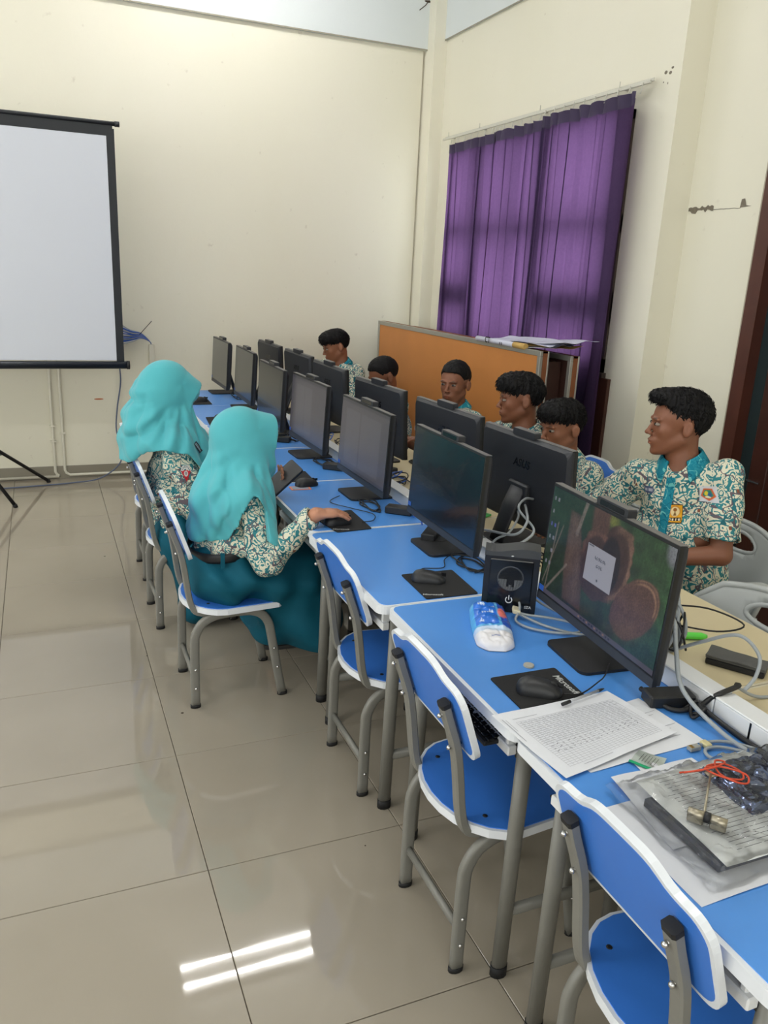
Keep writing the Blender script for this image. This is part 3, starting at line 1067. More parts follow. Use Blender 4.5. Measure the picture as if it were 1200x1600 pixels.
chairs = [
 (.463, 3.00, 0.0, 'blue chair the girl in front sits on, her teal skirt over its seat'),
 (.428, 3.765, 0.02, 'blue chair the farther girl sits on, half hidden by her skirt'),
 (.443, 4.405, 0.0, 'empty grey-framed chair behind the farther girl, nearest the back wall'),
 (.885, 2.275, 0.0, 'empty blue chair directly right of the girls, pushed under the desk'),
 (.853, 1.540, 0.0, 'empty blue chair in front of the loudspeaker desk, keyboard visible over its back'),
 (.888, .848, 0.0, 'empty blue chair nearest the camera, cut off by the bottom edge'),
 (2.36, 4.83, PI, 'blue chair whose back shows beside the boy at the orange board'),
 (2.46, 3.20, PI, 'blue chair whose back rises between the curtain and the boy in profile'),
 (2.38, 5.85, PI, 'blue chair under the boy at the far end of the row'),
 (2.36, 3.93, PI, 'blue chair under the boy who looks at the camera'),
]
for i, (x, y, rz, lb) in enumerate(chairs):
    c = ch if i == 0 else copy_tree(ch)
    c.location = (x, y, 0)
    c.rotation_euler = (0, 0, rz)
    c['label'] = lb
    c['group'] = 'blue school chairs with grey tube frames'

# ------------------------------------------------------------ monitors
def lcd(x):
    return x
M_scroff = mat('dark_screen_glass', S(17, 21, 28), .22, spec=.6, coat=.2)
M_bezel = mat('bezel_black', S(18, 19, 22), .4)
M_back = mat('monitor_back', S(34, 36, 42), .5, bump=.08, bscale=900)
def make_monitor(front_logo=True):
    # faces -x; origin on the desk surface
    W, Hh, zb = .54, .335, .055
    t = thing('monitor', 'x', 'monitor')
    tl = math.radians(3.0)
    def T(d, y, z):
        # d depth behind the front face, z height over panel bottom
        return (d * math.cos(tl) + z * math.sin(tl), y, zb + z * math.cos(tl) - d * math.sin(tl))
    fr = lambda a, b, d: T(d, a, b)
    MB().prism(rr(-W / 2, W / 2, 0, Hh, .004, 2), .0, .012, fr).build('bezel', M_bezel, t)
    mb = MB()
    # back shell: stepped, thin edges
    o1 = rr(-W / 2 + .001, W / 2 - .001, .001, Hh - .001, .005, 3)
    o2 = rr(-W / 2 + .012, W / 2 - .012, .012, Hh - .012, .02, 3)
    n = len(o1)
    k = 0
    mb.v = [T(.012, a, b) for a, b in o1] + [T(.022, a, b) for a, b in o1] + [T(.034, a, b) for a, b in o2]
    for i in range(n):
        j = (i + 1) % n
        mb.f += [(i, n + i, n + j, j), (n + i, 2 * n + i, 2 * n + j, n + j)]
        mb.mi += [0, 0]; mb.sm += [False, False]
    mb.f.append(tuple(2 * n + i for i in reversed(range(n)))); mb.mi.append(0); mb.sm.append(False)
    sh = mb.build('back_shell', M_back, t)
    lg = MB()
    c = T(.0346, 0, .235)
    up = Vector((math.sin(tl), 0, math.cos(tl)))
    put_text(lg, 'ASUS', .042, c, (0, 1, 0), up, True, .25, space=1.05)
    lg.build('logo', M_logo, sh)
    MB().prism(rr(-W / 2 + .006, W / 2 - .006, .026, Hh - .007, .002, 2), -.0006, .0, fr).build('screen', M_scroff, t)
    MB().prism(rr(-W / 2, W / 2, .0, .022, .003, 2), -.0012, .0, fr).build('chin', mat('chin_grey', S(44, 47, 54), .45), t)
    M_top = mat('top_highlight_grey', S(104, 102, 100), .55)  # light reflected by the top edges, put into the colour as grey
    for (a_, b_) in ((-W / 2 + .001, -.068), (.068, W / 2 - .001)):
        MB().prism([(a_, Hh), (b_, Hh), (b_, Hh + .0012), (a_, Hh + .0012)], .001, .022, fr).build('top_highlight', M_top, t)
    cm = MB().prism(rr(-.066, .066, Hh - .004, Hh + .020, .004, 2), .004, .030, fr).build('webcam_housing', M_back, t)
    MB().prism([(-.062, Hh + .0195), (.062, Hh + .0195), (.062, Hh + .0210), (-.062, Hh + .0210)], .005, .029, fr).build('webcam_top_highlight', M_top, cm)
    MB().prism(rr(-.052, .052, Hh + .003, Hh + .016, .004, 3), .0034, .004, fr).build('webcam_window', M_glossblack, cm)
    # stand
    nk = MB()
    a = T(.030, 0, .13)
    nk.tube([(.125, 0, .006), (.105, 0, .06), (a[0] + .045, 0, .13), (a[0] + .012, 0, .20)], [.022, .022, .024, .024], 10, flat=(.55, 1.9), up=(1, 0, .3))
    nk.bbox(a[0] - .004, a[0] + .02, -.06, .06, .11, .22, .006)
    nk.build('stand_neck', M_back, t)
    MB().prism(rr(-.065, .175, -.095, .095, .022, 4), 0, .008).build('stand_base', M_blackm, t)
    st = MB().prism([(.0, .0), (.025, .0), (.025, .016), (.0, .016)], -.0016, -.0012, lambda a_, b_, d: T(d, W / 2 - .005 - a_, b_ + .028))
    s_ = st.build('sticker', mat('blue_sticker', S(40, 86, 170), .4), t)
    return t
mon = make_monitor()
N = [(1.232, 1.512, -.085), (1.235, 2.385, -.02), (1.212, 3.10, .006), (1.212, 3.88, .02), (1.172, 4.47, -.01), (1.222, 5.34, -.02), (1.202, 6.02, 0)]
B = [(1.600, 2.389, .04), (1.605, 3.02, .055), (1.575, 3.713, .07), (1.582, 4.50, .02), (1.59, 5.16, .03), (1.57, 5.82, .03)]
nl = ['lit monitor nearest the camera showing a coconut picture and a white dialog', 'dark switched off monitor directly behind the loudspeaker', 'grey screened monitor beyond the hand on the mouse, third from the camera', 'grey screened monitor behind the phone held by the girl, fourth from the camera', 'dark monitor directly right of the hijab of the girl in front', 'narrow dark monitor seen almost edge-on, second from the far end', 'farthest screen of the front row, nearest the back wall']
bl = ['large black monitor back nearest the camera, grey cables plugged into it', 'black monitor back in front of the boy who looks at the camera', 'black monitor back in front of the boy with bowed head', 'black monitor back in front of the boy at the far end, gold badge beside it', 'small black monitor back just left of the boy at the far end', 'farthest black monitor back, its top just below the back wall marks']
mons = []
for i, (x, y, yaw) in enumerate(N):
    o = mon if i == 0 else copy_tree(mon)
    o.location = (x, y, .7505)
    o.rotation_euler = (0, 0, yaw)
    o['label'] = nl[i]; o['group'] = 'all-in-one computers facing the aisle'
    mons.append(o)
for i, (x, y, yaw) in enumerate(B):
    o = copy_tree(mon)
    o.location = (x, y, .7505)
    o.rotation_euler = (0, 0, PI + yaw)
    o['label'] = bl[i]; o['group'] = 'all-in-one computers facing the window'
    mons.append(o)

# screen pictures
def blend(img, mask, col):
    mask = np.clip(mask, 0, 1)[..., None]
    img[:] = img * (1 - mask) + np.array(col)[None, None, :] * mask
def L3(r, g, b):
    return (lin(r), lin(g), lin(b))
nx, ny = 300, 176
u, v = np.meshgrid(np.linspace(0, 1, nx), np.linspace(0, 1, ny))
UV = np.stack([u * 16, v * 9, u * 0], -1)
n1 = noise3(UV, 1, 1.0); n2 = noise3(UV, 2, 3.1); n3 = noise3(UV, 5, 8.0)
img = np.zeros((ny, nx, 3))
img[:] = L3(34, 46, 40)
blend(img, .5 + .5 * n1, L3(44, 76, 48))
blend(img, (u - .55) * 1.6 + .35 * n2 * (u > .5), L3(52, 98, 52))
blend(img, np.clip((v - .55) * 2.2, 0, 1) * np.clip((u - .55) * 3, 0, 1) * .8, L3(34, 62, 72))
blend(img, np.clip(1 - np.hypot((u - .54) / .07, (v - .04) / .08), 0, 1) * 1.5, L3(120, 128, 50))
blend(img, np.clip(1 - np.hypot((u - .99) / .06, (v - .04) / .14), 0, 1) * 2, L3(128, 132, 138))
def soft(d, w=.015):
    return 1 / (1 + np.exp(d / w * 4))
# branch / trunk in the middle top
blend(img, soft(np.abs(u - .45 - .03 * v) - .07) * soft(v - .25), L3(96, 66, 56))
# pod at left
cxp = .22 + .10 * v
blend(img, soft(np.abs(u - cxp) - (.045 + .09 * np.clip(v - .15, 0, .45)), .012) * soft(.13 - v) * soft(v - .93), L3(92, 72, 64))
blend(img, soft(np.abs(u - cxp) - (.02 + .07 * np.clip(v - .15, 0, .4))) * soft(.16 - v) * soft(v - .9) * .45, L3(112, 88, 78))
# husk halves
ang_n = .05 * np.sin(u * 40 + v * 13) + .03 * np.sin(v * 61 + u * 9)
hu, hv = (u - .46) / .13, (v - .47) / .30
h1 = soft(np.hypot(hu, hv) - 1 + ang_n, .05)
hu2, hv2 = (u - .60) / .13, (v - .38) / .34
h2 = soft(np.hypot(hu2 + .25 * hv2, hv2) - 1 + ang_n, .05)
blend(img, np.maximum(h1, h2), L3(72, 50, 46))
blend(img, h2 * soft(.80 - np.hypot(hu2 + .25 * hv2, hv2), .08) * np.clip((u - .56) * 12, 0, 1) * (.75 + .3 * n2), L3(136, 100, 82))
blend(img, h1 * soft(.84 - np.hypot(hu, hv), .08) * soft(v - .42, .1) * (.6 + .3 * n2), L3(124, 84, 70))
blend(img, soft(np.hypot((u - .57) / .08, (v - .40) / .24) - 1, .1), L3(40, 30, 36))
# round coconut
cu, cv = (u - .80), (v - .62)
ca, sa = math.cos(-.7), math.sin(-.7)
e = np.hypot((cu * ca * 1.6 - cv * sa) / .20, (cu * sa * 1.6 + cv * ca) / .32)
rsn = np.random.RandomState(8).rand(ny, nx)
blend(img, soft(e - 1 + ang_n * .5, .05), L3(88, 60, 54))
blend(img, soft(e - 1, .05) * np.clip(rsn * .7, 0, 1), L3(114, 80, 68))
blend(img, soft(np.abs(e - .86) - .03, .04) * soft(v - .58, .06) * soft(.80 - u, .05), L3(160, 118, 90))
blend(img, soft(np.abs(e - .97) - .02, .04) * soft(v - .60, .06) * soft(.78 - u, .05), L3(142, 104, 80))
# lower dark wash
blend(img, np.clip((v - .65) * 2, 0, 1) * .55 * soft(u - .75, .1), L3(36, 32, 48))
# straws
for (a0, b0, a1, b1, wd_) in ((.32, .0, .27, .30, .018), (.09, .30, .05, .95, .006), (.06, .95, .22, .62, .010), (.02, .9, .14, .3, .005)):
    du, dv = a1 - a0, b1 - b0
    t_ = np.clip(((u - a0) * du + (v - b0) * dv) / (du * du + dv * dv), 0, 1)
    d_ = np.hypot(u - (a0 + t_ * du), (v - (b0 + t_ * dv)) * .6)
    blend(img, soft(d_ - wd_ * .7, .006) * .8, L3(136, 122, 112))
# desktop icons
for i, vv in enumerate((.10, .22, .34, .46, .58, .70)):
    for j, uu in enumerate((.025, .06)):
        if (i * 2 + j) % 5 == 3: continue
        blend(img, ((np.abs(u - uu) < .008) & (np.abs(v - vv) < .018)).astype(float) * .8, L3(150 - 60 * (i == 2), 150 - 60 * (i == 2), 165 + 30 * (i == 2)))
_r = np.random.RandomState(5).rand(ny // 2 + 1, nx // 2 + 1).repeat(2, 0).repeat(2, 1)[:ny, :nx]
_r2 = np.random.RandomState(6).rand(ny // 6 + 1, nx // 2 + 1).repeat(6, 0).repeat(2, 1)[:ny, :nx]
img *= (.70 + .36 * _r + .28 * _r2)[..., None]
img *= (1 + .12 * n2)[..., None]
_g = img.mean(2, keepdims=True)
img[:] = img * .86 + _g * .14
# taskbar
blend(img, (v > .955).astype(float) * .9, L3(92, 88, 104))
for i in range(12):
    uu = .40 + .024 * i
    blend(img, ((np.abs(u - uu) < .007) & (np.abs(v - .977) < .010)).astype(float), L3(46, 50, 70) if i % 3 else L3(150, 120, 110))
# dialog
dlg = ((u > .38) & (u < .61) & (v > .31) & (v < .63)).astype(float)
blend(img, dlg, L3(176, 176, 186))
rs = np.random.RandomState(2)
for (v0, u0, u1) in ((.405, .45, .54), (.47, .47, .52)):
    cell = ((np.floor((u - u0) / .0075) * 7 + np.floor((v - v0) / .012) * 3) % 5 < 2.5)
    blend(img, ((u > u0) & (u < u1) & (np.abs(v - v0) < .013) & cell).astype(float) * .75, L3(70, 72, 84))
blend(img, (np.hypot((u - .495), (v - .585) * .6) < .007).astype(float) * .8, L3(60, 62, 70))
blend(img, ((u > .385) & (u < .43) & (np.abs(v - .322) < .004)).astype(float) * .8, L3(70, 72, 84))
M_lit = attr_mat('lit_screen', .25, emit=.42)
tl = math.radians(3)
def on_screen(m_, img, material):
    W = .528; Hs = .30
    zt = .335 - .008
    org = (-.0009 * math.cos(tl) + zt * math.sin(tl), W / 2, .055 + zt * math.cos(tl))
    sc = [c for c in m_.children if c.name.startswith('screen')][0]
    o = color_grid('screen_image', org, (0, -1, 0), (math.sin(tl), 0, math.cos(tl)), W, Hs, img, material, sc)
    # world transform of the screen child equals the monitor's, so local coordinates agree
    return o
on_screen(mons[0], img, M_lit)
M_dim = attr_mat('dim_screen', .25, emit=.22)
for mi_, cols in ((2, ((.12, .42), (.45, .85))), (3, ((.15, .40), (.42, .62)))):
    im = np.zeros((60, 100, 3))
    uu, vv = np.meshgrid(np.linspace(0, 1, 100), np.linspace(0, 1, 60))
    im[:] = L3(122, 118, 126)
    blend(im, (vv > .955).astype(float) * .5, L3(70, 70, 80))
    for (a, b) in cols:
        blend(im, ((uu > a) & (uu < b) & (vv > .12) & (vv < .9)).astype(float) * .35, L3(160, 158, 166))
    blend(im, (vv < .05).astype(float) * .5, L3(70, 72, 84))
    on_screen(mons[mi_], im, M_dim)

# ------------------------------------------------------------ mouse, pads, keyboards
def make_mouse():
    # points -> +x is the nose; origin on the pad
    t = thing('mouse', 'x', 'mouse')
    n, m2 = 18, 9
    me = bpy.data.meshes.new('shell')
    V = []
    F = []
    for i in range(m2 + 1):
        ph = (PI / 2) * i / m2
        for j in range(n):
            a = 2 * PI * j / n
            ex = .054 * math.copysign(abs(math.cos(a)) ** .8, math.cos(a)) * math.cos(ph) ** .7
            ey = .031 * math.copysign(abs(math.sin(a)) ** .8, math.sin(a)) * math.cos(ph) ** .7
            ey *= 1 - .10 * math.cos(PI * ex / .054)
            z = .004 + .030 * math.sin(ph) * (1 - .25 * (ex / .054)) 
            V.append((ex, ey, z))
    for i in range(m2):
        for j in range(n):
            F.append((i * n + j, i * n + (j + 1) % n, (i + 1) * n + (j + 1) % n, (i + 1) * n + j))
    mb = MB().add(V, F, 0, True)
    mb.prism([(V[j][0] * .97, V[j][1] * .97) for j in range(n)], 0, .006)
    mb.build('shell', M_black, t)
    MB().lathe([(.003, -.003), (.009, -.003), (.009, .003), (.003, .003)], (.032, 0, .0235), 12, Matrix.Rotation(PI / 2, 3, 'X')).build('scroll_wheel', M_cap, t)
    MB().box(.012, .0545, -.0006, .0006, .018, .0292).build('button_gap', M_logo, t)
    return t
mouse = make_mouse()
def place_mouse(x, y, rz, z, label, first=False):
    m_ = mouse if first else copy_tree(mouse)
    m_.location = (x, y, z); m_.rotation_euler = (0, 0, rz)
    m_['label'] = label; m_['group'] = 'black computer mice'
    return m_
def pad(pts, label, logo=None, lsize=.02):
    z = .7508
    c = (sum(p[0] for p in pts) / 4, sum(p[1] for p in pts) / 4)
    t = thing('mouse_pad', label, 'mouse pad', (c[0], c[1], z), 0, 'black mouse pads')
    P = []
    for i in range(4):
        a = Vector((*pts[i - 1], 0)); b = Vector((*pts[i], 0)); d = Vector((*pts[(i + 1) % 4], 0))
        p0 = b + (a - b).normalized() * .008; p1 = b + (d - b).normalized() * .008
        for k in range(4):
            s_ = k / 3
            q = p0 * (1 - s_) ** 2 + b * 2 * s_ * (1 - s_) + p1 * s_ * s_
            P.append((q.x - c[0], q.y - c[1]))
    ar = sum(P[i - 1][0] * P[i][1] - P[i][0] * P[i - 1][1] for i in range(len(P)))
    if ar < 0: P.reverse()
    MB().prism(P, 0, .0025).build('pad', M_pad, t)
    if logo:
        (lx, ly, ax) = logo
        mb = MB()
        ax = Vector(ax)
        ay = Vector((-ax.y, ax.x, 0))
        put_text(mb, 'Microsoft', lsize, (lx - c[0], ly - c[1], .0028), ax, ay, True, .2)
        mb.build('logo', M_print, t)
    return t
pad([(.935, 1.482), (.930, 1.290), (1.105, 1.300), (1.118, 1.480)], 'black mouse pad with white lettering in front of the lit screen', (1.094, 1.398, (0, -1, 0)), .024)
place_mouse(1.01, 1.385, -.55, .7535, 'black mouse on the pad nearest the camera', True)
pad([(1.005, 2.170), (.998, 1.967), (1.170, 1.962), (1.184, 2.165)], 'black mouse pad behind the loudspeaker, at the joint of two desks', (1.030, 1.990, (.9, -.3, 0)), .016)
place_mouse(1.065, 2.095, -.45, .7535, 'black mouse on the pad beside the loudspeaker')
pad([(.915, 2.870), (.951, 2.627), (1.092, 2.638), (1.100, 2.884)], 'black mouse pad under the hand of the girl in front', (.975, 2.655, (.9, -.3, 0)), .016)
place_mouse(.985, 2.722, .1, .7535, 'black mouse under the hand of the girl in front')
pad([(.985, 3.52), (.975, 3.36), (1.10, 3.38), (1.11, 3.54)], 'black mouse pad behind the phone of the girl in front')
place_mouse(1.04, 3.29, .2, .7508, 'black mouse lying beside the orange edged card')
pad([(.915, 5.00), (.890, 4.73), (1.02, 4.74), (1.04, 5.02)], 'black mouse pad in front of the farther girl with a small white mark', (.925, 4.79, (0, -1, 0)), .012)
place_mouse(1.0, 4.90, .1, .7535, 'black mouse on the pad in front of the farther girl')
pad([(.905, 5.72), (.885, 5.48), (1.05, 5.48), (1.06, 5.72)], 'black mouse pad on the farthest blue desk')
place_mouse(.99, 5.60, .2, .7535, 'black mouse on the farthest blue desk')

def make_keyboard():
    t = thing('keyboard', 'x', 'keyboard')
    # long side along y; user sits at -x
    MB().bbox(-.065, .065, -.215, .215, 0, .012, .003).build('case', M_black, t)
    k = MB()
    for rI in range(6):
        x = .050 - rI * .0195
        n = 21
        y = .205
        while y > -.20:
            w = .0185 if not (rI == 5 and -.03 < y < .10) else .10
            if rI == 5 and .0 < y < .10 and w > .05:
                w = .10
            k.bbox(x - .008, x + .008, y - w + .001, y - .0015, .011, .0175, .0015)
            y -= w
            if abs(y + .085) < .008: y -= .008
    o = k.build('keys', M_glossblack, t)
    o['kind'] = 'stuff'
    p = MB()
    r_ = random.Random(1)
    for rI in range(6):
        for i in range(20):
            x = .050 - rI * .0195; y = .198 - i * .0187
            p.box(x - .002, x + .001, y - .002, y + .0015, .0175, .0177)
    o = p.build('legends', mat('key_legend', S(120, 122, 126), .6), t)
    o['kind'] = 'stuff'
    return t
kb = make_keyboard()
def place_kb(x, y, rz, z, label, first=False):
    m_ = kb if first else copy_tree(kb)
    m_.location = (x, y, z); m_.rotation_euler = (0, 0, rz)
    m_['label'] = label; m_['group'] = 'black keyboards'
place_kb(.94, 1.60, 0, .6355, 'black keyboard on the tray under the loudspeaker desk', True)
place_kb(1.005, 2.28, 0, .6355, 'black keyboard on the tray just right of the girl in front')
place_kb(1.005, .93, 0, .6355, 'black keyboard on the tray behind the chair nearest the camera')
place_kb(1.005, 5.13, 0, .6355, 'black keyboard on the tray below the farther small mouse pad')
place_kb(1.005, 4.42, 0, .6355, 'black keyboard on the tray in front of the farther girl')
place_kb(1.745, 2.74, PI, .7505, 'black keyboard between the two nearest monitor backs')
place_kb(1.745, 3.40, PI, .7505, 'black keyboard behind the monitor back of the boy who looks at the camera')
place_kb(1.745, 4.12, PI, .7505, 'black keyboard in front of the boy with bowed head')

# ------------------------------------------------------------ adapters and cables
def adapter(x, y, rz, label, z=.7505):
    t = thing('power_adapter', label, 'power adapter', (x, y, z), rz, 'black power adapters')
    MB().bbox(-.055, .055, -.026, .026, 0, .030, .004).build('case', M_black, t)
    MB().tube([(.055, 0, .015), (.072, 0, .014), (.085, .004, .008)], .005, 6).build('strain_relief', M_cabk, t)
    return t
adapter(1.275, 1.255, -.25, 'black power adapter at the foot of the lit screen')
adapter(1.262, 2.485, .9, 'black power adapter behind the dark second monitor')
adapter(1.275, 2.80, -.7, 'black power adapter between the second and third screens')
adapter(1.262, 3.55, -.7, 'black power adapter between the third and fourth screens')
adapter(1.18, 4.22, -.5, 'black power adapter beside the hijab of the girl in front')
adapter(1.50, 2.78, .8, 'black power adapter on the beige desk between the nearest monitor backs')
adapter(1.47, 3.40, .5, 'black power adapter on the beige desk near the blue cables')
def cable(pts, r_, m_, label, k=6, name='cable', group=None):
    o = MB().tube(catmull(pts, k), r_, 6).build(name, m_)
    tag(o, label, 'cable', group)
    return o
def tangle(x, y, seed, label, m_=None, r_=.0028, n=14, sx=.05, sy=.10, z=.7545, up=.02):
    rr_ = random.Random(seed)
    pts = []
    a = rr_.random() * 6
    for i in range(n):
        a += rr_.uniform(.9, 1.8)
        q = rr_.uniform(.4, 1.0)
        pts.append((x + math.cos(a) * sx * q, y + math.sin(a) * sy * q, z + rr_.random() ** 2 * up))
    o = MB().tube(catmull(pts, 7), r_, 6).build('cable', m_ or M_cabk)
    return tag(o, label, 'cable', 'loose computer cables on the desks')
tl_ = [(1.27, 2.20, 'black cable loops at the foot of the dark second monitor'), (1.20, 2.93, 'black cable looping below the third screen'), (1.25, 3.68, 'black cable looping below the fourth screen'), (1.28, 4.28, 'black cable tangle beside the fifth screen'), (1.30, 5.08, 'black cable tangle between the two far screens'), (1.28, 5.72, 'black cable tangle at the farthest screen'), (1.52, 2.15, 'black cable tangle on the beige desk behind the loudspeaker'), (1.50, 2.66, 'black cables on the beige desk below the nearest monitor back'), (1.47, 3.25, 'black cables on the beige desk under the second monitor back'), (1.47, 4.0, 'black cables on the beige desk under the third monitor back'), (1.46, 4.82, 'black cables on the beige desk behind the far monitors')]
for i_, (x_, y_) in enumerate(()):
    pass
for i, (x, y, lb) in enumerate(tl_):
    tangle(x, y, 11 + i, lb, sx=.055, sy=.11, up=.035 if i > 2 else .008)
tangle(1.27, 2.45, 40, 'second black cable loop lying by the power adapter of the dark monitor', sx=.05, sy=.07, n=8, up=.01)
for i, (x, y, lb) in enumerate(((1.44, 3.48, 'blue network cable crossing the beige desk behind the third screen'), (1.45, 3.30, 'blue network cable looping over the white trunking'), (1.44, 4.25, 'blue network cable behind the fourth screen'), (1.44, 5.25, 'blue network cable behind the far screens'))):
    tangle(x, y, 60 + i, lb, M_cblue, .0032, 9, .07, .13, up=.05)
# grey network cables: coil into the nearest monitor back
cable([(1.56, 2.30, .93), (1.50, 2.26, .945), (1.44, 2.20, .93), (1.46, 2.13, .88), (1.42, 2.12, .845), (1.37, 2.16, .81), (1.36, 2.25, .80)], .0045, M_cgrey, 'upper grey network cable plugged into the nearest monitor back', 8)
cable([(1.55, 2.33, .90), (1.47, 2.20, .925), (1.43, 2.13, .905), (1.40, 2.15, .86), (1.38, 2.30, .83), (1.36, 2.42, .80)], .0045, M_cgrey, 'middle grey network cable arching from the nearest monitor back to the trunking', 8)
cable([(1.54, 2.36, .87), (1.48, 2.26, .88), (1.41, 2.20, .85), (1.37, 2.22, .82), (1.33, 2.20, .775), (1.31, 2.05, .757), (1.25, 2.0, .756)], .0040, M_cgrey, 'lower grey network cable falling from the nearest monitor back to the blue desk', 8)
cable([(1.46, 2.9, .757), (1.43, 2.72, .80), (1.40, 2.55, .84), (1.38, 2.40, .82), (1.375, 2.3, .802)], .004, M_cgrey, 'grey network cable rising between the second monitor and the beige desk', 8)
o = MB().bbox(-.02, .02, -.035, .035, 0, .05, .003).build('socket_box', M_white)
o.location = (1.40, 2.20, .7505)
tag(o, 'white surface socket where the grey cables meet behind the loudspeaker', 'socket')
# grey loop on the blue desk by the loudspeaker
cable([(1.225, 1.86, .79), (1.21, 1.80, .785), (1.19, 1.765, .775), (1.165, 1.74, .760), (1.18, 1.69, .757), (1.24, 1.64, .757), (1.30, 1.63, .757), (1.315, 1.67, .76), (1.27, 1.72, .762), (1.21, 1.755, .765), (1.185, 1.775, .77)], .0038, M_cgrey, 'thin grey cable loop lying in front of the loudspeaker', 8)
cable([(1.188, 1.775, .765), (1.23, 1.69, .757), (1.29, 1.615, .757), (1.33, 1.63, .757), (1.33, 1.70, .76), (1.29, 1.80, .77), (1.27, 1.88, .79)], .0038, M_cgrey, 'second grey cable loop beside the loudspeaker, running to the screen', 8)
o = MB().bbox(-.011, .011, -.017, .017, 0, .012, .002).build('cable_plug', mat('cream_plug', S(214, 206, 176), .5))
o.location = (1.185, 1.775, .768); o.rotation_euler = (0, .2, -.5)
tag(o, 'small cream plug on the grey cable in front of the loudspeaker', 'plug')
# coil behind the lit screen
cp = []
for i in range(34):
    a = 2 * PI * i / 11
    cp.append((1.40 + .018 * math.cos(i * .9) , 1.46 + (.075 + .004 * (i % 5)) * math.cos(a), .865 + (.085 + .004 * (i % 4)) * math.sin(a)))
cable(cp, .0045, M_cgrey, 'upright coil of grey network cable behind the lit screen', 4, 'cable_coil')
cable([(1.395, 1.39, .80), (1.40, 1.31, .86), (1.44, 1.24, .905), (1.47, 1.20, .87), (1.45, 1.18, .83), (1.41, 1.17, .805)], .0048, M_cgrey, 'single grey cable loop standing up from the trunking by the pouch', 8)
cable([(1.36, 1.40, .90), (1.34, 1.34, .91), (1.30, 1.28, .87), (1.28, 1.22, .80), (1.285, 1.10, .762), (1.295, .99, .757), (1.30, .85, .757), (1.31, .60, .757)], .0055, M_cgrey, 'thick grey cable dropping from the coil along the blue desk edge', 8)
cable([(1.24, 1.31, .765), (1.255, 1.22, .757), (1.31, 1.20, .765), (1.33, 1.19, .785), (1.345, 1.175, .806), (1.40, 1.18, .812), (1.43, 1.21, .795)], .006, M_cabk, 'black power lead with strain relief bending over the white trunking', 8)
cable([(1.31, 1.20, .77), (1.318, 1.10, .757), (1.318, 1.0, .757), (1.315, .8, .757), (1.32, .6, .757)], .006, M_cabk, 'black power lead running along the foot of the trunking toward the camera', 8)
cable([(1.43, 1.21, .790), (1.50, 1.20, .756), (1.62, 1.19, .754), (1.80, 1.15, .754)], .004, M_cgrey, 'flat grey lead crossing the beige desk behind the pouch', 6)
cable([(1.30, 2.72, .757), (1.34, 2.80, .80), (1.40, 2.92, .815), (1.47, 3.0, .78), (1.52, 3.12, .757)], .0032, M_cblue, 'blue network cable arching over the trunking behind the second screen', 7)
cable([(1.29, 2.62, .757), (1.33, 2.75, .83), (1.39, 2.86, .80), (1.46, 3.05, .757), (1.60, 3.30, .757)], .0032, M_cblue, 'blue network cable rising beside the adapter of the third screen', 7)
cable([(1.30, 3.45, .757), (1.35, 3.5, .82), (1.42, 3.62, .80), (1.50, 3.75, .757)], .0032, M_cblue, 'blue network cable arching behind the fourth screen', 7)
tangle(1.30, 1.19, 77, 'knotted black leads beside the adapter of the lit screen', sx=.025, sy=.035, n=12, up=.03, r_=.004)
tangle(1.40, 1.42, 78, 'black leads tangled inside the grey cable coil', sx=.03, sy=.07, n=14, up=.10, z=.81)
cable([(1.40, 1.45, .90), (1.45, 1.35, .925), (1.50, 1.28, .905), (1.47, 1.33, .87), (1.40, 1.43, .86)], .0022, M_cabk, 'thin black wire sticking out of the grey cable coil', 6)
cable([(1.065, 2.15, .757), (1.09, 2.19, .757), (1.16, 2.18, .757), (1.20, 2.25, .757), (1.26, 2.30, .757)], .0018, M_cabk, 'thin lead of the mouse beside the loudspeaker', 6)
cable([(1.055, 1.35, .76), (1.10, 1.345, .757), (1.16, 1.365, .765), (1.20, 1.39, .764), (1.26, 1.45, .757)], .0018, M_cabk, 'thin lead of the mouse nearest the camera', 6)
cable([(1.08, 2.71, .757), (1.13, 2.72, .757), (1.16, 2.80, .757), (1.10, 2.90, .757), (1.05, 3.0, .757), (1.12, 3.08, .757)], .0018, M_cabk, 'thin lead of the mouse under the girl\'s hand', 6)
o = MB().bbox(-.02, .02, -.06, .06, 0, .008, .002).build('marker', mat('green_plastic', S(60, 170, 84), .4))
o.location = (1.58, 2.72, .7505); o.rotation_euler = (0, 0, .5)
tag(o, 'green strip lying on the beige desk between the nearest monitor backs', 'marker')
o = MB().tube([(-.06, 0, .010), (.05, 0, .010), (.065, 0, .010)], [.010, .010, .005], 12).build('marker', mat('bright_green', S(92, 214, 72), .3))
o.location = (1.56, 1.52, .7505); o.rotation_euler = (0, 0, -.4)
tag(o, 'bright green marker behind the grey cable coil', 'marker')
o = MB().ell((0, 0, .03), (.05, .045, .03), None, 16, 9).build('headset', M_black)
o.location = (1.47, 1.50, .751)
tag(o, 'rounded black gadget inside the cable coil behind the lit screen', 'gadget')

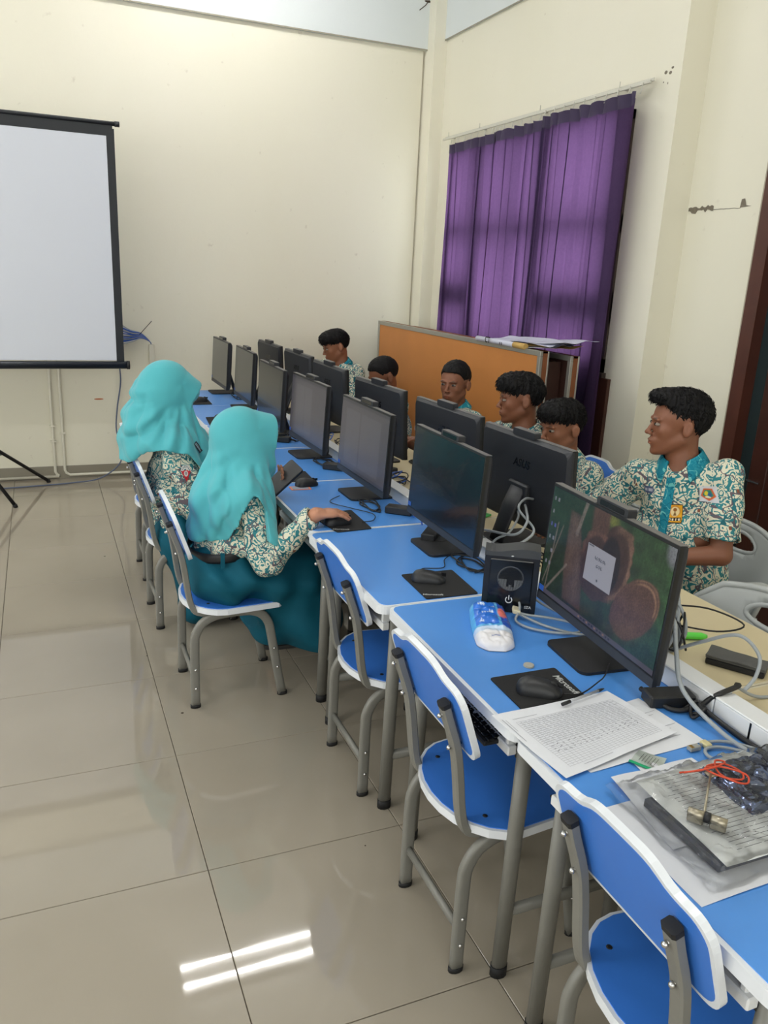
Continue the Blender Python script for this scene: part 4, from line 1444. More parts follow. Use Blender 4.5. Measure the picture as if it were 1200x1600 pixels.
# ------------------------------------------------------------ LAN patch lead with clear plug
ln = thing('network_cable', 'grey network patch lead with clear plug, folded and clipped near the plastic bag', 'cable', (1.222, 1.082, .7505))
MB().tube(catmull([(-.010, .003, .006), (.02, .006, .006), (.06, -.010, .006), (.10, -.06, .006), (.14, -.14, .006)], 6), .0036, 8).build('lead', M_cgrey, ln)
MB().tube(catmull([(-.02, -.055, .006), (-.024, -.03, .006), (-.008, -.012, .006), (.03, -.02, .006), (.08, -.07, .006), (.13, -.15, .006)], 6), .0036, 8).build('lead', M_cgrey, ln)
mp = MB().bbox(-.045, -.018, -.008, .006, .002, .011, .001).build('plug', mat('clear_plug', S(206, 206, 196), .15, trans=.5), ln)
MB().bbox(-.043, -.035, -.006, .004, .011, .0115, .0001).build('contacts', mat('gold_contacts', S(170, 140, 80), .3, metal=1), mp)
MB().bbox(-.006, .010, -.010, .012, .001, .012, .002).build('clip', mat('yellow_clip', S(206, 196, 150), .5), ln)

# ------------------------------------------------------------ pouch, coin, sachet, papers, pen, bag, lock
t = thing('pouch', 'flat dark grey pouch lying on the beige desk beside the cable loop', 'pouch', (1.575, 1.345, .7505), -.98)
MB().bbox(-.070, .070, -.032, .032, 0, .017, .003).build('lower_part', M_blackm, t)
MB().bbox(-.071, .071, -.033, .033, .0175, .0225, .002).build('seam_layer', mat('felt_grey', S(84, 84, 82), .95, bump=.5, bscale=500), t)
sheet('flap', [(-.071, .033, .026), (.071, .033, .026), (.071, -.033, .026), (-.071, -.033, .026)], 0, MATS['felt_grey'], t, th=.003, wav=.002, seed=1)
t = thing('coin', 'silver coin on the blue desk above the nearest mouse pad', 'coin', (1.062, 1.510, .7505))
MB().lathe([(.0128, 0), (.0135, .0006), (.0135, .0014), (.0128, .002), (.0118, .002), (.0115, .0016)], (0, 0, 0), 24).build('disc', mat('coin_metal', S(196, 192, 180), .35, metal=.3, bump=.6, bscale=400), t)
MB().lathe([(.0125, .002), (.0132, .0026), (.0132, .0036), (.0125, .004)], (.001, .001, 0), 24).build('disc', MATS['coin_metal'], t)

def printed_sheet(name, label, pts, z, seed, table, group=None, wav=.002):
    c = np.mean(np.array(pts), 0)
    t = thing(name, label, 'paper', (c[0], c[1], z), 0, group)
    p = [(q[0] - c[0], q[1] - c[1], (q[2] if len(q) > 2 else 0)) for q in pts]
    sheet('sheet', p, 0, M_paper, t, wav=wav, seed=seed, th=.0005)
    if table:
        P = [Vector(q) for q in p]
        def at(u_, v_):
            w_ = (P[0] * ((1 - u_) * (1 - v_)) + P[1] * (u_ * (1 - v_)) + P[2] * (u_ * v_) + P[3] * ((1 - u_) * v_))
            w_ = w_.copy()
            w_.z += wav * (math.sin(u_ * 5 + seed) * math.sin(v_ * 4 + seed * 2) + .5 * math.sin(u_ * 11 + v_ * 7 + seed)) + .0007
            return w_
        mb = MB()
        def line(a, b, w_, n=6):
            pts_ = [at(a[0] + (b[0] - a[0]) * i / n, a[1] + (b[1] - a[1]) * i / n) for i in range(n + 1)]
            d_ = (pts_[-1] - pts_[0]).normalized()
            nn = Vector((-d_.y, d_.x, 0)) * w_ / 2
            for i in range(n):
                mb.add([pts_[i] - nn, pts_[i + 1] - nn, pts_[i + 1] + nn, pts_[i] + nn], [(0, 1, 2, 3)])
        table(line)
        mb.build('printing', mat('grey_ink', S(166, 168, 176), .8), t)
        return t, at
    return t
def tab1(line):
    r_ = random.Random(4)
    # u along the long side (x), v across
    for i in range(27):
        v_ = .18 + .72 * i / 26
        line((.10, v_), (.93, v_), .0006)
    for i in range(24):
        u_ = .10 + .83 * i / 23
        line((u_, .18), (u_, .90), .0005)
    for i in range(14):
        v_ = .20 + i * .0277
        x_ = .12
        while x_ < .88:
            w_ = r_.uniform(.012, .05)
            line((x_, v_), (min(.92, x_ + w_), v_), .0008, 1)
            x_ += w_ + r_.uniform(.008, .02)
    for k in range(3):
        for i in range(16):
            u_ = .14 + .75 * i / 16
            v_ = .60 + .045 * k
            line((u_, v_), (u_ + r_.uniform(.01, .025), v_ + r_.uniform(-.02, .02)), .0022, 1)
    line((.03, .10), (.03, .45), .0016, 1)
    line((.05, .12), (.05, .30), .0010, 1)
    line((.20, .93), (.45, .93), .0012, 1)
    line((.1, .13), (.3, .13), .0012, 1)
def tab2(line):
    for (a, b) in (((.72, .30), (.97, .30)), ((.72, .36), (.92, .36)), ((.75, .60), (.98, .60)), ((.72, .66), (.90, .66)), ((.1, .8), (.9, .8))):
        line(a, b, .0012, 1)
printed_sheet('paper_sheet', 'lower white sheet sticking out to the right from under the printed table', [(.90, 1.255), (1.222, 1.292), (1.240, 1.100), (.935, 1.085)], .7518, 3, tab2, 'printed sheets on the blue desk', .0012)
printed_sheet('paper_sheet', 'white sheet printed with a fine table, reaching over the desk edge below the pen', [(.848, 1.322, .003), (1.165, 1.335, .004), (1.195, 1.138, .004), (.872, 1.078, .003)], .7545, 1, tab1, 'printed sheets on the blue desk', .0015)
pen = thing('pen', 'black ballpoint pen with clear barrel on the printed table sheet', 'pen', (1.085, 1.318, .7625), .22)
MB().tube([(-.070, 0, .004), (-.045, 0, .004)], .0042, 10).build('cap', M_blackm, pen)
MB().tube([(-.045, 0, .004), (.050, 0, .004)], .0036, 10).build('barrel', mat('clear_barrel', S(200, 202, 206), .2, alpha=.55), pen)
MB().tube([(-.030, 0, .004), (.050, 0, .004)], .0018, 8).build('refill', M_blackm, pen)
MB().tube([(.050, 0, .004), (.062, 0, .004), (.070, 0, .004)], [.0040, .003, .0012], 10).build('tip', M_blackm, pen)
sa = thing('sachet', 'small silver and green sachet sticking out between the paper sheets', 'sachet', (1.068, 1.072, .753), .5)
sheet('foil', [(-.022, .032, .002), (.030, .034, .001), (.034, -.022, .002), (-.020, -.026, .001)], 0, mat('silver_foil', S(196, 206, 200), .3, metal=.5), sa, wav=.0015, seed=2, th=.001)
sheet('green_edge', [(-.028, .033, .003), (-.020, .034, .003), (-.018, -.027, .003), (-.027, -.028, .003)], 0, mat('green_edge', S(30, 160, 110), .4), sa, th=.0008)
mb = MB()
for i in range(6):
    mb.box(-.012, .018, .018 - i * .006, .0188 - i * .006, .0042, .0045)
mb.build('lettering', M_inkp, sa)
printed_sheet('paper_sheet', 'small white slip beside the silver sachet', [(1.045, 1.12, .001), (1.092, 1.09, .001), (1.075, 1.02, .001), (1.030, 1.04, .001)], .752, 8, None, 'white papers under the plastic bag', .001)
printed_sheet('paper_sheet', 'bottom white sheet under the plastic bag, its corner nearest the desk edge', [(.885, .985), (1.15, .99), (1.19, .74), (.885, .735)], .7522, 5, None, 'white papers under the plastic bag', .0012)
printed_sheet('paper_sheet', 'curled white sheet sticking out above the plastic bag', [(.955, 1.05, .006), (1.16, 1.055, .002), (1.20, .86, .0), (.93, .85, .0)], .7545, 6, None, 'white papers under the plastic bag', .002)

# clear plastic bag with a dark device and leaflet inside, lock cylinder and red string on top
bag = thing('plastic_bag', 'crumpled clear plastic bag holding a dark flat device and leaflets', 'bag', (1.09, .90, .757))
_bg_rot = Matrix.Rotation(-.0, 4, 'Z')
MB().bbox(-.135, .20, -.125, .06, .001, .020, .004).build('device', mat('navy_device', S(34, 38, 54), .25), bag)
sheet('leaflet', [(-.12, .10, .024), (.16, .11, .026), (.22, -.14, .026), (-.13, -.135, .024)], 0, mat('leaflet_paper', S(222, 224, 222), .6), bag, wav=.0015, seed=9)
mb = MB()
r_ = random.Random(12)
for i in range(22):
    y_ = .085 - i * .0095
    x_ = -.10 + r_.random() * .02
    while x_ < .10:
        w_ = r_.uniform(.01, .05)
        mb.box(x_, x_ + w_, y_, y_ + .0009, .0290, .0292)
        x_ += w_ + .006
for (cx_, cy_) in ((.155, .055), (.185, .015)):
    mb.ring([(cx_ + .010 * math.cos(2 * PI * i / 16), cy_ + .010 * math.sin(2 * PI * i / 16)) for i in range(16)], [(cx_ + .0088 * math.cos(2 * PI * i / 16), cy_ + .0088 * math.sin(2 * PI * i / 16)) for i in range(16)], .0295, .0298)
    mb.box(cx_ - .001, cx_ + .001, cy_ - .005, cy_ + .006, .0295, .0298)
    mb.box(cx_ - .004, cx_ + .004, cy_ - .001, cy_ + .001, .0295, .0298)
mb.build('leaflet_printing', M_inkp, bag)
# silver/navy metallised pouch on the upper right
def foil(name, x0, x1, y0, y1, z, amp, seed, m_, nx_=46, ny_=46, parent=bag, rag=.0):
    u_, v_ = np.meshgrid(np.linspace(0, 1, nx_), np.linspace(0, 1, ny_))
    X = x0 + (x1 - x0) * u_; Y = y0 + (y1 - y0) * v_
    P = np.stack([X * 60, Y * 60, X * 0], -1)
    edge = np.minimum(np.minimum(u_, 1 - u_), np.minimum(v_, 1 - v_))
    lift = np.clip(edge * 9, 0, 1)
    Z = z * lift + amp * np.abs(noise3(P, seed, 1.0)) * (0.4 + .6 * lift) + amp * .5 * np.abs(noise3(P, seed + 3, 2.7)) + amp * .22 * np.abs(noise3(P, seed + 7, 6.5)) ** .6 + .0015
    X = X + rag * noise3(P, seed + 5, .8) * (1 - lift); Y = Y + rag * noise3(P, seed + 6, .8) * (1 - lift)
    idx = np.arange(nx_ * ny_).reshape(ny_, nx_)
    F = np.stack([idx[:-1, :-1], idx[:-1, 1:], idx[1:, 1:], idx[1:, :-1]], -1).reshape(-1, 4)
    me = bpy.data.meshes.new(name)
    fill_mesh(me, np.stack([X, Y, Z], -1).reshape(-1, 3), F, True)
    return link(name, me, m_, parent)
foil('metallised_pouch', .00, .22, -.06, .10, .030, .007, 3, mat('metallised_film', S(96, 108, 140), .16, metal=.9))
M_film = bpy.data.materials.new('clear_film')
M_film.use_nodes = True
_nt = M_film.node_tree
_nt.nodes.clear()
_o = _nt.nodes.new('ShaderNodeOutputMaterial')
_t = _nt.nodes.new('ShaderNodeBsdfTransparent')
_t.inputs[0].default_value = (0.98, 0.985, 0.99, 1)
_g = _nt.nodes.new('ShaderNodeBsdfGlossy')
_g.inputs['Roughness'].default_value = 0.04
_f = _nt.nodes.new('ShaderNodeFresnel')
_f.inputs[0].default_value = 1.42
_d = _nt.nodes.new('ShaderNodeBsdfDiffuse')
_d.inputs[0].default_value = S(220, 224, 230)
_m1 = _nt.nodes.new('ShaderNodeMixShader'); _m1.inputs[0].default_value = .04
_m2 = _nt.nodes.new('ShaderNodeMixShader')
_nt.links.new(_t.outputs[0], _m1.inputs[1]); _nt.links.new(_d.outputs[0], _m1.inputs[2])
_nt.links.new(_f.outputs[0], _m2.inputs[0]); _nt.links.new(_m1.outputs[0], _m2.inputs[1]); _nt.links.new(_g.outputs[0], _m2.inputs[2])
_nt.links.new(_m2.outputs[0], _o.inputs[0])
foil('film', -.17, .26, -.15, .125, .033, .010, 8, M_film, 110, 80, rag=.008)
lk = thing('lock_cylinder', 'nickel door lock cylinder with key in it, lying on the plastic bag', 'lock', (.998, .852, .801), -.92)
M_nick = mat('nickel', S(168, 160, 142), .35, metal=.8)
MB().tube([(-.032, 0, .0), (-.005, 0, .0)], .0085, 14).bbox(-.032, -.005, -.006, .006, -.016, 0, .002).build('barrel', M_nick, lk)
MB().tube([(.005, 0, .0), (.032, 0, .0)], .0085, 14).bbox(.005, .032, -.006, .006, -.016, 0, .002).build('barrel', M_nick, lk)
MB().tube([(-.005, 0, .0), (.005, 0, .0)], .0092, 14).build('cam', M_blackm, lk)
MB().ell((-.0325, 0, 0), (.001, .003, .003), None, 8, 5).build('keyhole', M_logo, lk)
ky = thing('key', 'slim steel key shaft standing up from the lock cylinder to the red string', 'key', (.998, .860, .806))
MB().tube([(0, 0, 0), (.05, .045, .004), (.088, .078, .006)], .0022, 6).build('shaft', M_nick, ky)
MB().bbox(.082, .098, .070, .088, .002, .006, .001).build('bow', M_nick, ky)
st = MB()
pts = [(1.055, 1.000, .803), (1.085, .99, .806), (1.10, .985, .81), (1.12, .995, .808), (1.15, .985, .81), (1.16, .955, .81), (1.14, .935, .812), (1.11, .95, .814), (1.10, .985, .812), (1.13, .975, .815), (1.16, .945, .812), (1.145, .925, .810), (1.12, .93, .815), (1.115, .965, .812), (1.14, 1.0, .81), (1.155, .99, .81), (1.11, .975, .818), (1.06, .995, .805)]
pts = [(x_ - .012, y_ - .030, z_) for (x_, y_, z_) in pts]
st.tube(catmull(pts, 6), .0018, 6)
tag(st.build('string', mat('red_orange_string', S(196, 70, 40), .6)), 'knotted red orange string on top of the plastic bag', 'string')

# wire basket seen under the nearest desk
wb_ = MB()
for i in range(9):
    y_ = .98 + .018 * i
    wb_.tube([(1.02, y_, .45), (1.02, y_, .62)], .0015, 4)
for i in range(8):
    z_ = .46 + .02 * i
    wb_.tube([(1.02, .97, z_), (1.02, 1.14, z_)], .0015, 4)
tag(wb_.build('wire_basket', M_blackm), 'black wire mesh hanging under the nearest desk behind the chair back', 'basket')

# ------------------------------------------------------------ loudspeaker
sp = thing('loudspeaker', 'black desktop loudspeaker with a white power symbol beside the tissue pack', 'loudspeaker', (1.203, 1.846, .7505), -.56)
sw_, sd_, sh_ = .077, .034, .180
# front faces -y
mb = MB()
def wave(x):
    return .0065 * math.sin((x / sw_ + .1) * 2.6)
n = 16
outl = [(-sw_, 0.0), (sw_, 0.0)] + [(sw_ - 2 * sw_ * i / n, sh_ + wave(sw_ - 2 * sw_ * i / n)) for i in range(n + 1)]
mb.prism(outl, -sd_, sd_, lambda a, b, d: (a, d, b))
mb.build('cabinet', mat('speaker_black', S(17, 18, 24), .35), sp)
o2 = [(-sw_ - .001, sh_ - .012)] + [(sw_ + .001, sh_ - .012)] + [(sw_ + .001 - (2 * sw_ + .002) * i / n, sh_ + .007 + wave(sw_ - 2 * sw_ * i / n)) for i in range(n + 1)]
MB().prism(o2, -sd_ - .002, sd_ + .002, lambda a, b, d: (a, d, b)).build('top_cap', mat('speaker_top', S(56, 58, 60), .55), sp)
MB().bbox(-sw_ + .016, sw_ - .016, -sd_ - .004, -sd_, .004, sh_ - .020, .003).build('front_panel', M_glossblack, sp)
cz = .104
MB().lathe([(.034, 0), (.036, .001), (.038, .0), (.036, -.003)], (0, -sd_ - .004, cz), 28, Matrix.Rotation(PI / 2, 3, 'X')).build('driver_ring', mat('driver_grey', S(60, 62, 66), .4), sp)
gr = MB()
for i in range(-11, 12):
    x_ = i * .003
    hh = math.sqrt(max(0, .034 ** 2 - x_ ** 2))
    z1_ = cz + min(hh, .018 + .004 * abs(i) / 4)
    # bars drawn in the lower slots only, a dark mount covers the middle
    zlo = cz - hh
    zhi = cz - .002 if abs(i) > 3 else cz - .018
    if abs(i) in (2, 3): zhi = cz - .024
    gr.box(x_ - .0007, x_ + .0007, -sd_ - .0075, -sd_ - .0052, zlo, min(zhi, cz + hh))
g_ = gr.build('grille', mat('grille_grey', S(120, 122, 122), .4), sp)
g_['kind'] = 'stuff'
mb = MB()
for i in range(13):
    a0 = math.radians(125 + 290 * i / 13); a1 = math.radians(125 + 290 * (i + 1) / 13)
    mb.add([(r0 * math.cos(a), -sd_ - .0045, .040 + r0 * math.sin(a)) for a, r0 in ((a0, .0075), (a1, .0075), (a1, .0105), (a0, .0105))], [(0, 1, 2, 3)])
mb.box(-.0014, .0014, -sd_ - .0048, -sd_ - .0044, .040, .054)
mb.build('power_symbol', mat('symbol_white', S(200, 202, 204), .5), sp)
mb = MB()
put_text(mb, 'SZA', .011, (.055, -sd_ - .0045, .022), (1, 0, 0), (0, 0, 1), True)
mb.build('lettering', MATS['symbol_white'], sp)
MB().ell((0, -sd_ - .0045, .172), (.004, .001, .002), None, 8, 5).build('indicator', M_print, sp)

# ------------------------------------------------------------ tissue pack
tp = thing('tissue_pack', 'crumpled blue and white plastic tissue pack in front of the loudspeaker', 'tissue pack', (1.077, 1.722, .7505), 0)
u_, v_ = np.meshgrid(np.linspace(0, 1, 46), np.linspace(0, 1, 70))
# long axis from far-left to near-right
A = np.array([.052, .122]); Bv = np.array([-.050, -.118])
ax_ = Bv - A; ax_ /= np.linalg.norm(ax_); nrm = np.array([-ax_[1], ax_[0]])
Lp = .262; Wp = .108
c0 = A
wprof = Wp * (.88 + .12 * np.sin(np.pi * v_)) * (1 - .55 * np.clip((v_ - .86) / .14, 0, 1) ** 2)
X = c0[0] + ax_[0] * Lp * v_ + nrm[0] * (u_ - .5) * wprof
Y = c0[1] + ax_[1] * Lp * v_ + nrm[1] * (u_ - .5) * wprof
P = np.stack([X * 55, Y * 55, u_ * 2], -1)
prof = np.clip(1 - np.abs(2 * u_ - 1) ** 4, 0, 1) ** .5 * np.clip(1 - np.abs(2 * v_ - 1) ** 8, 0, 1) ** .6
Z = .002 + (.036 - .014 * v_) * prof + .009 * np.abs(noise3(P, 4, 1.0)) ** .7 * prof * (v_ < .68) + .004 * np.abs(noise3(P, 9, 2.6)) * prof
V1 = np.stack([X, Y, Z], -1).reshape(-1, 3); V2 = V1.copy(); V2[:, 2] = .0005
idx = np.arange(46 * 70).reshape(70, 46)
F1 = np.stack([idx[:-1, :-1], idx[1:, :-1], idx[1:, 1:], idx[:-1, 1:]], -1).reshape(-1, 4)
me = bpy.data.meshes.new('wrapper')
fill_mesh(me, np.concatenate([V1, V2]), np.concatenate([F1, F1[:, ::-1] + 46 * 70]), True)
cc = np.zeros((70, 46, 3)); cc[:] = L3(86, 172, 226)
blend(cc, soft(v_ - .16, .02) * .9, L3(120, 190, 232))
blend(cc, ((u_ > .08) & (u_ < .66) & (v_ > .10) & (v_ < .62)).astype(float), L3(40, 112, 214))
blend(cc, ((u_ > .72) & (v_ > .08) & (v_ < .66)).astype(float), L3(34, 84, 190))
blend(cc, soft(np.hypot((u_ - .80) / .12, (v_ - .35) / .10) - 1, .2), L3(226, 120, 110))
blend(cc, soft(.66 - v_, .015), L3(196, 214, 236))
blend(cc, soft(.74 - v_, .02), L3(232, 230, 234))
blend(cc, ((np.abs(u_ - .5) < .1) & (np.abs(v_ - .84) < .012)).astype(float), L3(50, 96, 190))
for (a, b, w1, h1) in ((.30, .17, .10, .022), (.40, .36, .12, .03), (.52, .33, .05, .03), (.22, .54, .06, .03), (.60, .22, .05, .02)):
    blend(cc, ((np.abs(u_ - a) < w1) & (np.abs(v_ - b) < h1) & (np.sin(u_ * 95) + np.sin(v_ * 80) > -.3)).astype(float), L3(206, 224, 244))
set_col(me, np.concatenate([cc.reshape(-1, 3), cc.reshape(-1, 3)]))
link('wrapper', me, attr_mat('tissue_wrapper', .22, spec=.7), tp)

# ------------------------------------------------------------ card near the girl
cd = thing('card', 'small pale card with an orange edge at the corner of the third desk', 'card', (1.0, 3.255, .7508), -.05)
MB().prism(rr(-.045, .045, -.030, .030, .004, 3), 0, .001).build('edge', mat('orange_print', S(222, 130, 96), .6), cd)
MB().prism(rr(-.036, .036, -.022, .022, .003, 3), .001, .0015).build('face', mat('card_grey', S(150, 160, 176), .5), cd)

# ------------------------------------------------------------ grey plastic chairs
M_gplas = mat('grey_plastic', S(176, 180, 180), .35)
def plastic_chair(x, y, rz, label):
    t = thing('plastic_chair', label, 'chair', (x, y, 0), rz, 'grey plastic armchairs')
    # faces -x locally; back at +x
    W = .27
    nu, nv = 28, 14
    V = []; F = []
    def P(u, v, d):
        a = (u - .5) * 2
        topz = .80 - .05 * a * a - .04 * max(0, abs(a) - .75) / .25
        z = .43 + (topz - .43) * v
        xx = .17 + .10 * v - .10 * a * a * (1 - .2 * v)
        return (xx + d, a * W * (.92 + .06 * v), z)
    hole = lambda u, v: abs(u - .5) < .20 and abs(v - .80) < .085
    hol = {}
    nu, nv = 30, 20
    grid = [[P(i / nu, j / nv, 0) for i in range(nu + 1)] for j in range(nv + 1)]
    grid2 = [[P(i / nu, j / nv, .012) for i in range(nu + 1)] for j in range(nv + 1)]
    mb = MB()
    base = 0
    vs = [q for row in grid for q in row] + [q for row in grid2 for q in row]
    n1_ = (nu + 1) * (nv + 1)
    def keep(i, j):
        if i < 0 or j < 0 or i >= nu or j >= nv: return False
        return ((i + .5) / nu - .5) ** 2 / .21 ** 2 + ((j + .5) / nv - .80) ** 2 / .10 ** 2 > 1
    fs = []
    for j in range(nv):
        for i in range(nu):
            if not keep(i, j): continue
            a, b, c, d = j * (nu + 1) + i, j * (nu + 1) + i + 1, (j + 1) * (nu + 1) + i + 1, (j + 1) * (nu + 1) + i
            fs.append((a, d, c, b)); fs.append((a + n1_, b + n1_, c + n1_, d + n1_))
            for (e0, e1, ni, nj) in ((a, b, i, j - 1), (b, c, i + 1, j), (c, d, i, j + 1), (d, a, i - 1, j)):
                if not keep(ni, nj):
                    fs.append((e0, e1, e1 + n1_, e0 + n1_))
    mb.add(vs, fs, 0, True)
    mb.build('backrest', M_gplas, t)
    rim = [P(i / 24, 1, .006) for i in range(25)]
    MB().tube([P(0, .2, .006), P(0, .6, .006)] + rim + [P(1, .6, .006), P(1, .2, .006)], .011, 8).build('rim', M_gplas, t)
    hr = []
    for i in range(28):
        a = 2 * PI * i / 28
        hr.append(P(.5 + .205 * math.cos(a), .80 + .10 * math.sin(a), .006))
    MB().tube(hr, .009, 6, closed=True).build('grip_rim', M_gplas, t)
    sm = MB()
    sm.prism(rr(-.22, .19, -.23, .23, .07, 6), .40, .425)
    sm.build('seat', M_gplas, t)
    for s_ in (-1, 1):
        MB().tube(catmull([(.17, s_ * .26, .62), (.08, s_ * .275, .65), (-.08, s_ * .28, .655), (-.17, s_ * .275, .63), (-.19, s_ * .26, .55), (-.18, s_ * .24, .42)], 5), .022, 10, flat=(1, .7)).build('armrest', M_gplas, t)
        for sx_ in (-1, 1):
            MB().tube([(sx_ * .17, s_ * .20, .41), (sx_ * .22, s_ * .245, 0)], [.028, .018], 8).build('leg', M_gplas, t)
    return t
plastic_chair(1.72, 1.57, .0, 'grey plastic armchair with a hand hole, empty at the right edge')
plastic_chair(2.22, 2.22, .0, 'grey plastic armchair under the boy in profile at the right')
plastic_chair(2.24, 2.83, .0, 'grey plastic armchair under the boy peering over the nearest monitor back')
# ------------------------------------------------------------ implicit surfaces for bodies and cloth
class Field:
    def __init__(s, lo, hi, h):
        s.lo = np.array(lo, np.float32); s.h = h
        n = np.ceil((np.array(hi) - np.array(lo)) / h).astype(int) + 1
        s.n = n
        s.ax = [s.lo[i] + h * np.arange(n[i], dtype=np.float32) for i in range(3)]
        s.f = np.full(n, 0.08, np.float32)
    def sub(s, lo, hi):
        a = np.clip(np.floor((np.array(lo) - s.lo) / s.h).astype(int), 0, s.n)
        b = np.clip(np.ceil((np.array(hi) - s.lo) / s.h).astype(int) + 1, 0, s.n)
        if (b <= a).any():
            return None
        sl = tuple(slice(a[i], b[i]) for i in range(3))
        X, Y, Z = np.meshgrid(s.ax[0][sl[0]], s.ax[1][sl[1]], s.ax[2][sl[2]], indexing='ij', sparse=True)
        return sl, X, Y, Z
    def comb(s, sl, d, k, op):
        f = s.f[sl]
        if op == 'add':
            if k > 0:
                hh = np.clip(.5 + .5 * (f - d) / k, 0, 1)
                s.f[sl] = f * (1 - hh) + d * hh - k * hh * (1 - hh)
            else:
                s.f[sl] = np.minimum(f, d)
        elif op == 'sub':
            d = -d
            if k > 0:
                hh = np.clip(.5 - .5 * (f - d) / k, 0, 1)
                s.f[sl] = f * (1 - hh) + d * hh + k * hh * (1 - hh)
            else:
                s.f[sl] = np.maximum(f, d)
        elif op == 'and':
            s.f[sl] = np.maximum(f, d)
    def cone(s, a, b, ra, rb, k=.015, op='add', ax=None, sq=1.0, flat=False, ext=0.0):
        # tapered capsule a->b; along direction ax lengths are divided by sq (sq > 1 widens)
        a = np.array(a, np.float32); b = np.array(b, np.float32)
        m = max(ra, rb) * max(1, sq) + k + s.h * 3 + .012
        r = s.sub(np.minimum(a, b) - m, np.maximum(a, b) + m)
        if r is None: return
        sl, X, Y, Z = r
        px, py, pz = X - a[0], Y - a[1], Z - a[2]
        ab = b - a
        L2 = float(ab @ ab) + 1e-12
        t = np.clip((px * ab[0] + py * ab[1] + pz * ab[2]) / L2, 0, 1)
        dx, dy, dz = px - t * ab[0], py - t * ab[1], pz - t * ab[2]
        if ax is not None:
            n = np.array(ax, np.float32); n /= np.linalg.norm(n)
            q = (dx * n[0] + dy * n[1] + dz * n[2]) * (1 - 1 / sq)
            dx, dy, dz = dx - q * n[0], dy - q * n[1], dz - q * n[2]
        d = np.sqrt(dx * dx + dy * dy + dz * dz) - (ra + (rb - ra) * t)
        if flat:
            tt = (px * ab[0] + py * ab[1] + pz * ab[2]) / math.sqrt(L2)
            d = np.maximum(d, np.maximum(-tt, tt - math.sqrt(L2)))
        s.comb(sl, d, k, op)
    def ell(s, c, r, M=None, k=.015, op='add'):
        c = np.array(c, np.float32); r = np.array(r, np.float32)
        m = r.max() + k + s.h * 3 + .012
        q = s.sub(c - m, c + m)
        if q is None: return
        sl, X, Y, Z = q
        px, py, pz = X - c[0], Y - c[1], Z - c[2]
        if M is not None:
            # M: 3x3, columns are the local axes in world
            qx = px * M[0][0] + py * M[1][0] + pz * M[2][0]
            qy = px * M[0][1] + py * M[1][1] + pz * M[2][1]
            qz = px * M[0][2] + py * M[1][2] + pz * M[2][2]
            px, py, pz = qx, qy, qz
        k0 = np.sqrt((px / r[0]) ** 2 + (py / r[1]) ** 2 + (pz / r[2]) ** 2)
        k1 = np.sqrt((px / r[0] ** 2) ** 2 + (py / r[1] ** 2) ** 2 + (pz / r[2] ** 2) ** 2) + 1e-6
        s.comb(sl, k0 * (k0 - 1) / k1, k, op)
    def plane(s, c, n, op='and'):
        # keeps the side where (p-c).n < 0
        X, Y, Z = np.meshgrid(s.ax[0], s.ax[1], s.ax[2], indexing='ij', sparse=True)
        n = np.array(n, np.float32); n /= np.linalg.norm(n)
        d = (X - c[0]) * n[0] + (Y - c[1]) * n[1] + (Z - c[2]) * n[2]
        s.f = np.maximum(s.f, d.astype(np.float32))
    def disp(s, fn):
        X, Y, Z = np.meshgrid(s.ax[0], s.ax[1], s.ax[2], indexing='ij')
        s.f += fn(X, Y, Z).astype(np.float32)
    def surf(s):
        f = s.f
        f[0] = f[-1] = .05; f[:, 0] = f[:, -1] = .05; f[:, :, 0] = f[:, :, -1] = .05
        ins = f < 0
        c = ins[:-1, :-1, :-1].astype(np.int8)
        cnt = np.zeros(np.array(f.shape) - 1, np.int8)
        for dx in (0, 1):
            for dy in (0, 1):
                for dz in (0, 1):
                    cnt += ins[dx:f.shape[0] - 1 + dx, dy:f.shape[1] - 1 + dy, dz:f.shape[2] - 1 + dz]
        act = (cnt > 0) & (cnt < 8)
        I, J, K = np.nonzero(act)
        vid = np.full(act.shape, -1, np.int32)
        vid[I, J, K] = np.arange(len(I))
        acc = np.zeros((len(I), 3), np.float32); w = np.zeros(len(I), np.float32)
        cor = [(a, b, c_) for a in (0, 1) for b in (0, 1) for c_ in (0, 1)]
        val = {q: f[I + q[0], J + q[1], K + q[2]] for q in cor}
        for q in cor:
            for ax in range(3):
                if q[ax] == 1: continue
                q2 = list(q); q2[ax] = 1; q2 = tuple(q2)
                a, b = val[q], val[q2]
                cr = (a < 0) != (b < 0)
                t = np.where(cr, a / (a - b + 1e-12), 0)
                p = np.empty((len(I), 3), np.float32)
                for e in range(3):
                    p[:, e] = q[e] if e != ax else t
                acc[cr] += p[cr]; w[cr] += 1
        P = acc / w[:, None]
        P += np.stack([I, J, K], 1)
        V = P * s.h + s.lo
        Fs = []
        def quads(ax, A, B):
            sl0 = [slice(None)] * 3; sl1 = [slice(None)] * 3
            sl0[ax] = slice(0, -1); sl1[ax] = slice(1, None)
            a = ins[tuple(sl0)]; b = ins[tuple(sl1)]
            x = a != b
            i, j, k = np.nonzero(x)
            ok = (i > 0) & (j > 0) & (k > 0)
            idx = [i, j, k]
            for e in range(3):
                if e != ax:
                    ok &= (idx[e] < f.shape[e] - 1)
            i, j, k = i[ok], j[ok], k[ok]
            fl = a[i, j, k]
            def v(da, db):
                q = [i.copy(), j.copy(), k.copy()]
                q[A] -= da; q[B] -= db
                return vid[q[0], q[1], q[2]]
            Q = np.stack([v(1, 1), v(0, 1), v(0, 0), v(1, 0)], 1)
            Q[~fl] = Q[~fl][:, ::-1]
            Fs.append(Q)
        quads(0, 1, 2); quads(1, 2, 0); quads(2, 0, 1)
        F = np.concatenate(Fs)
        F = F[(F >= 0).all(1)]
        return V, F

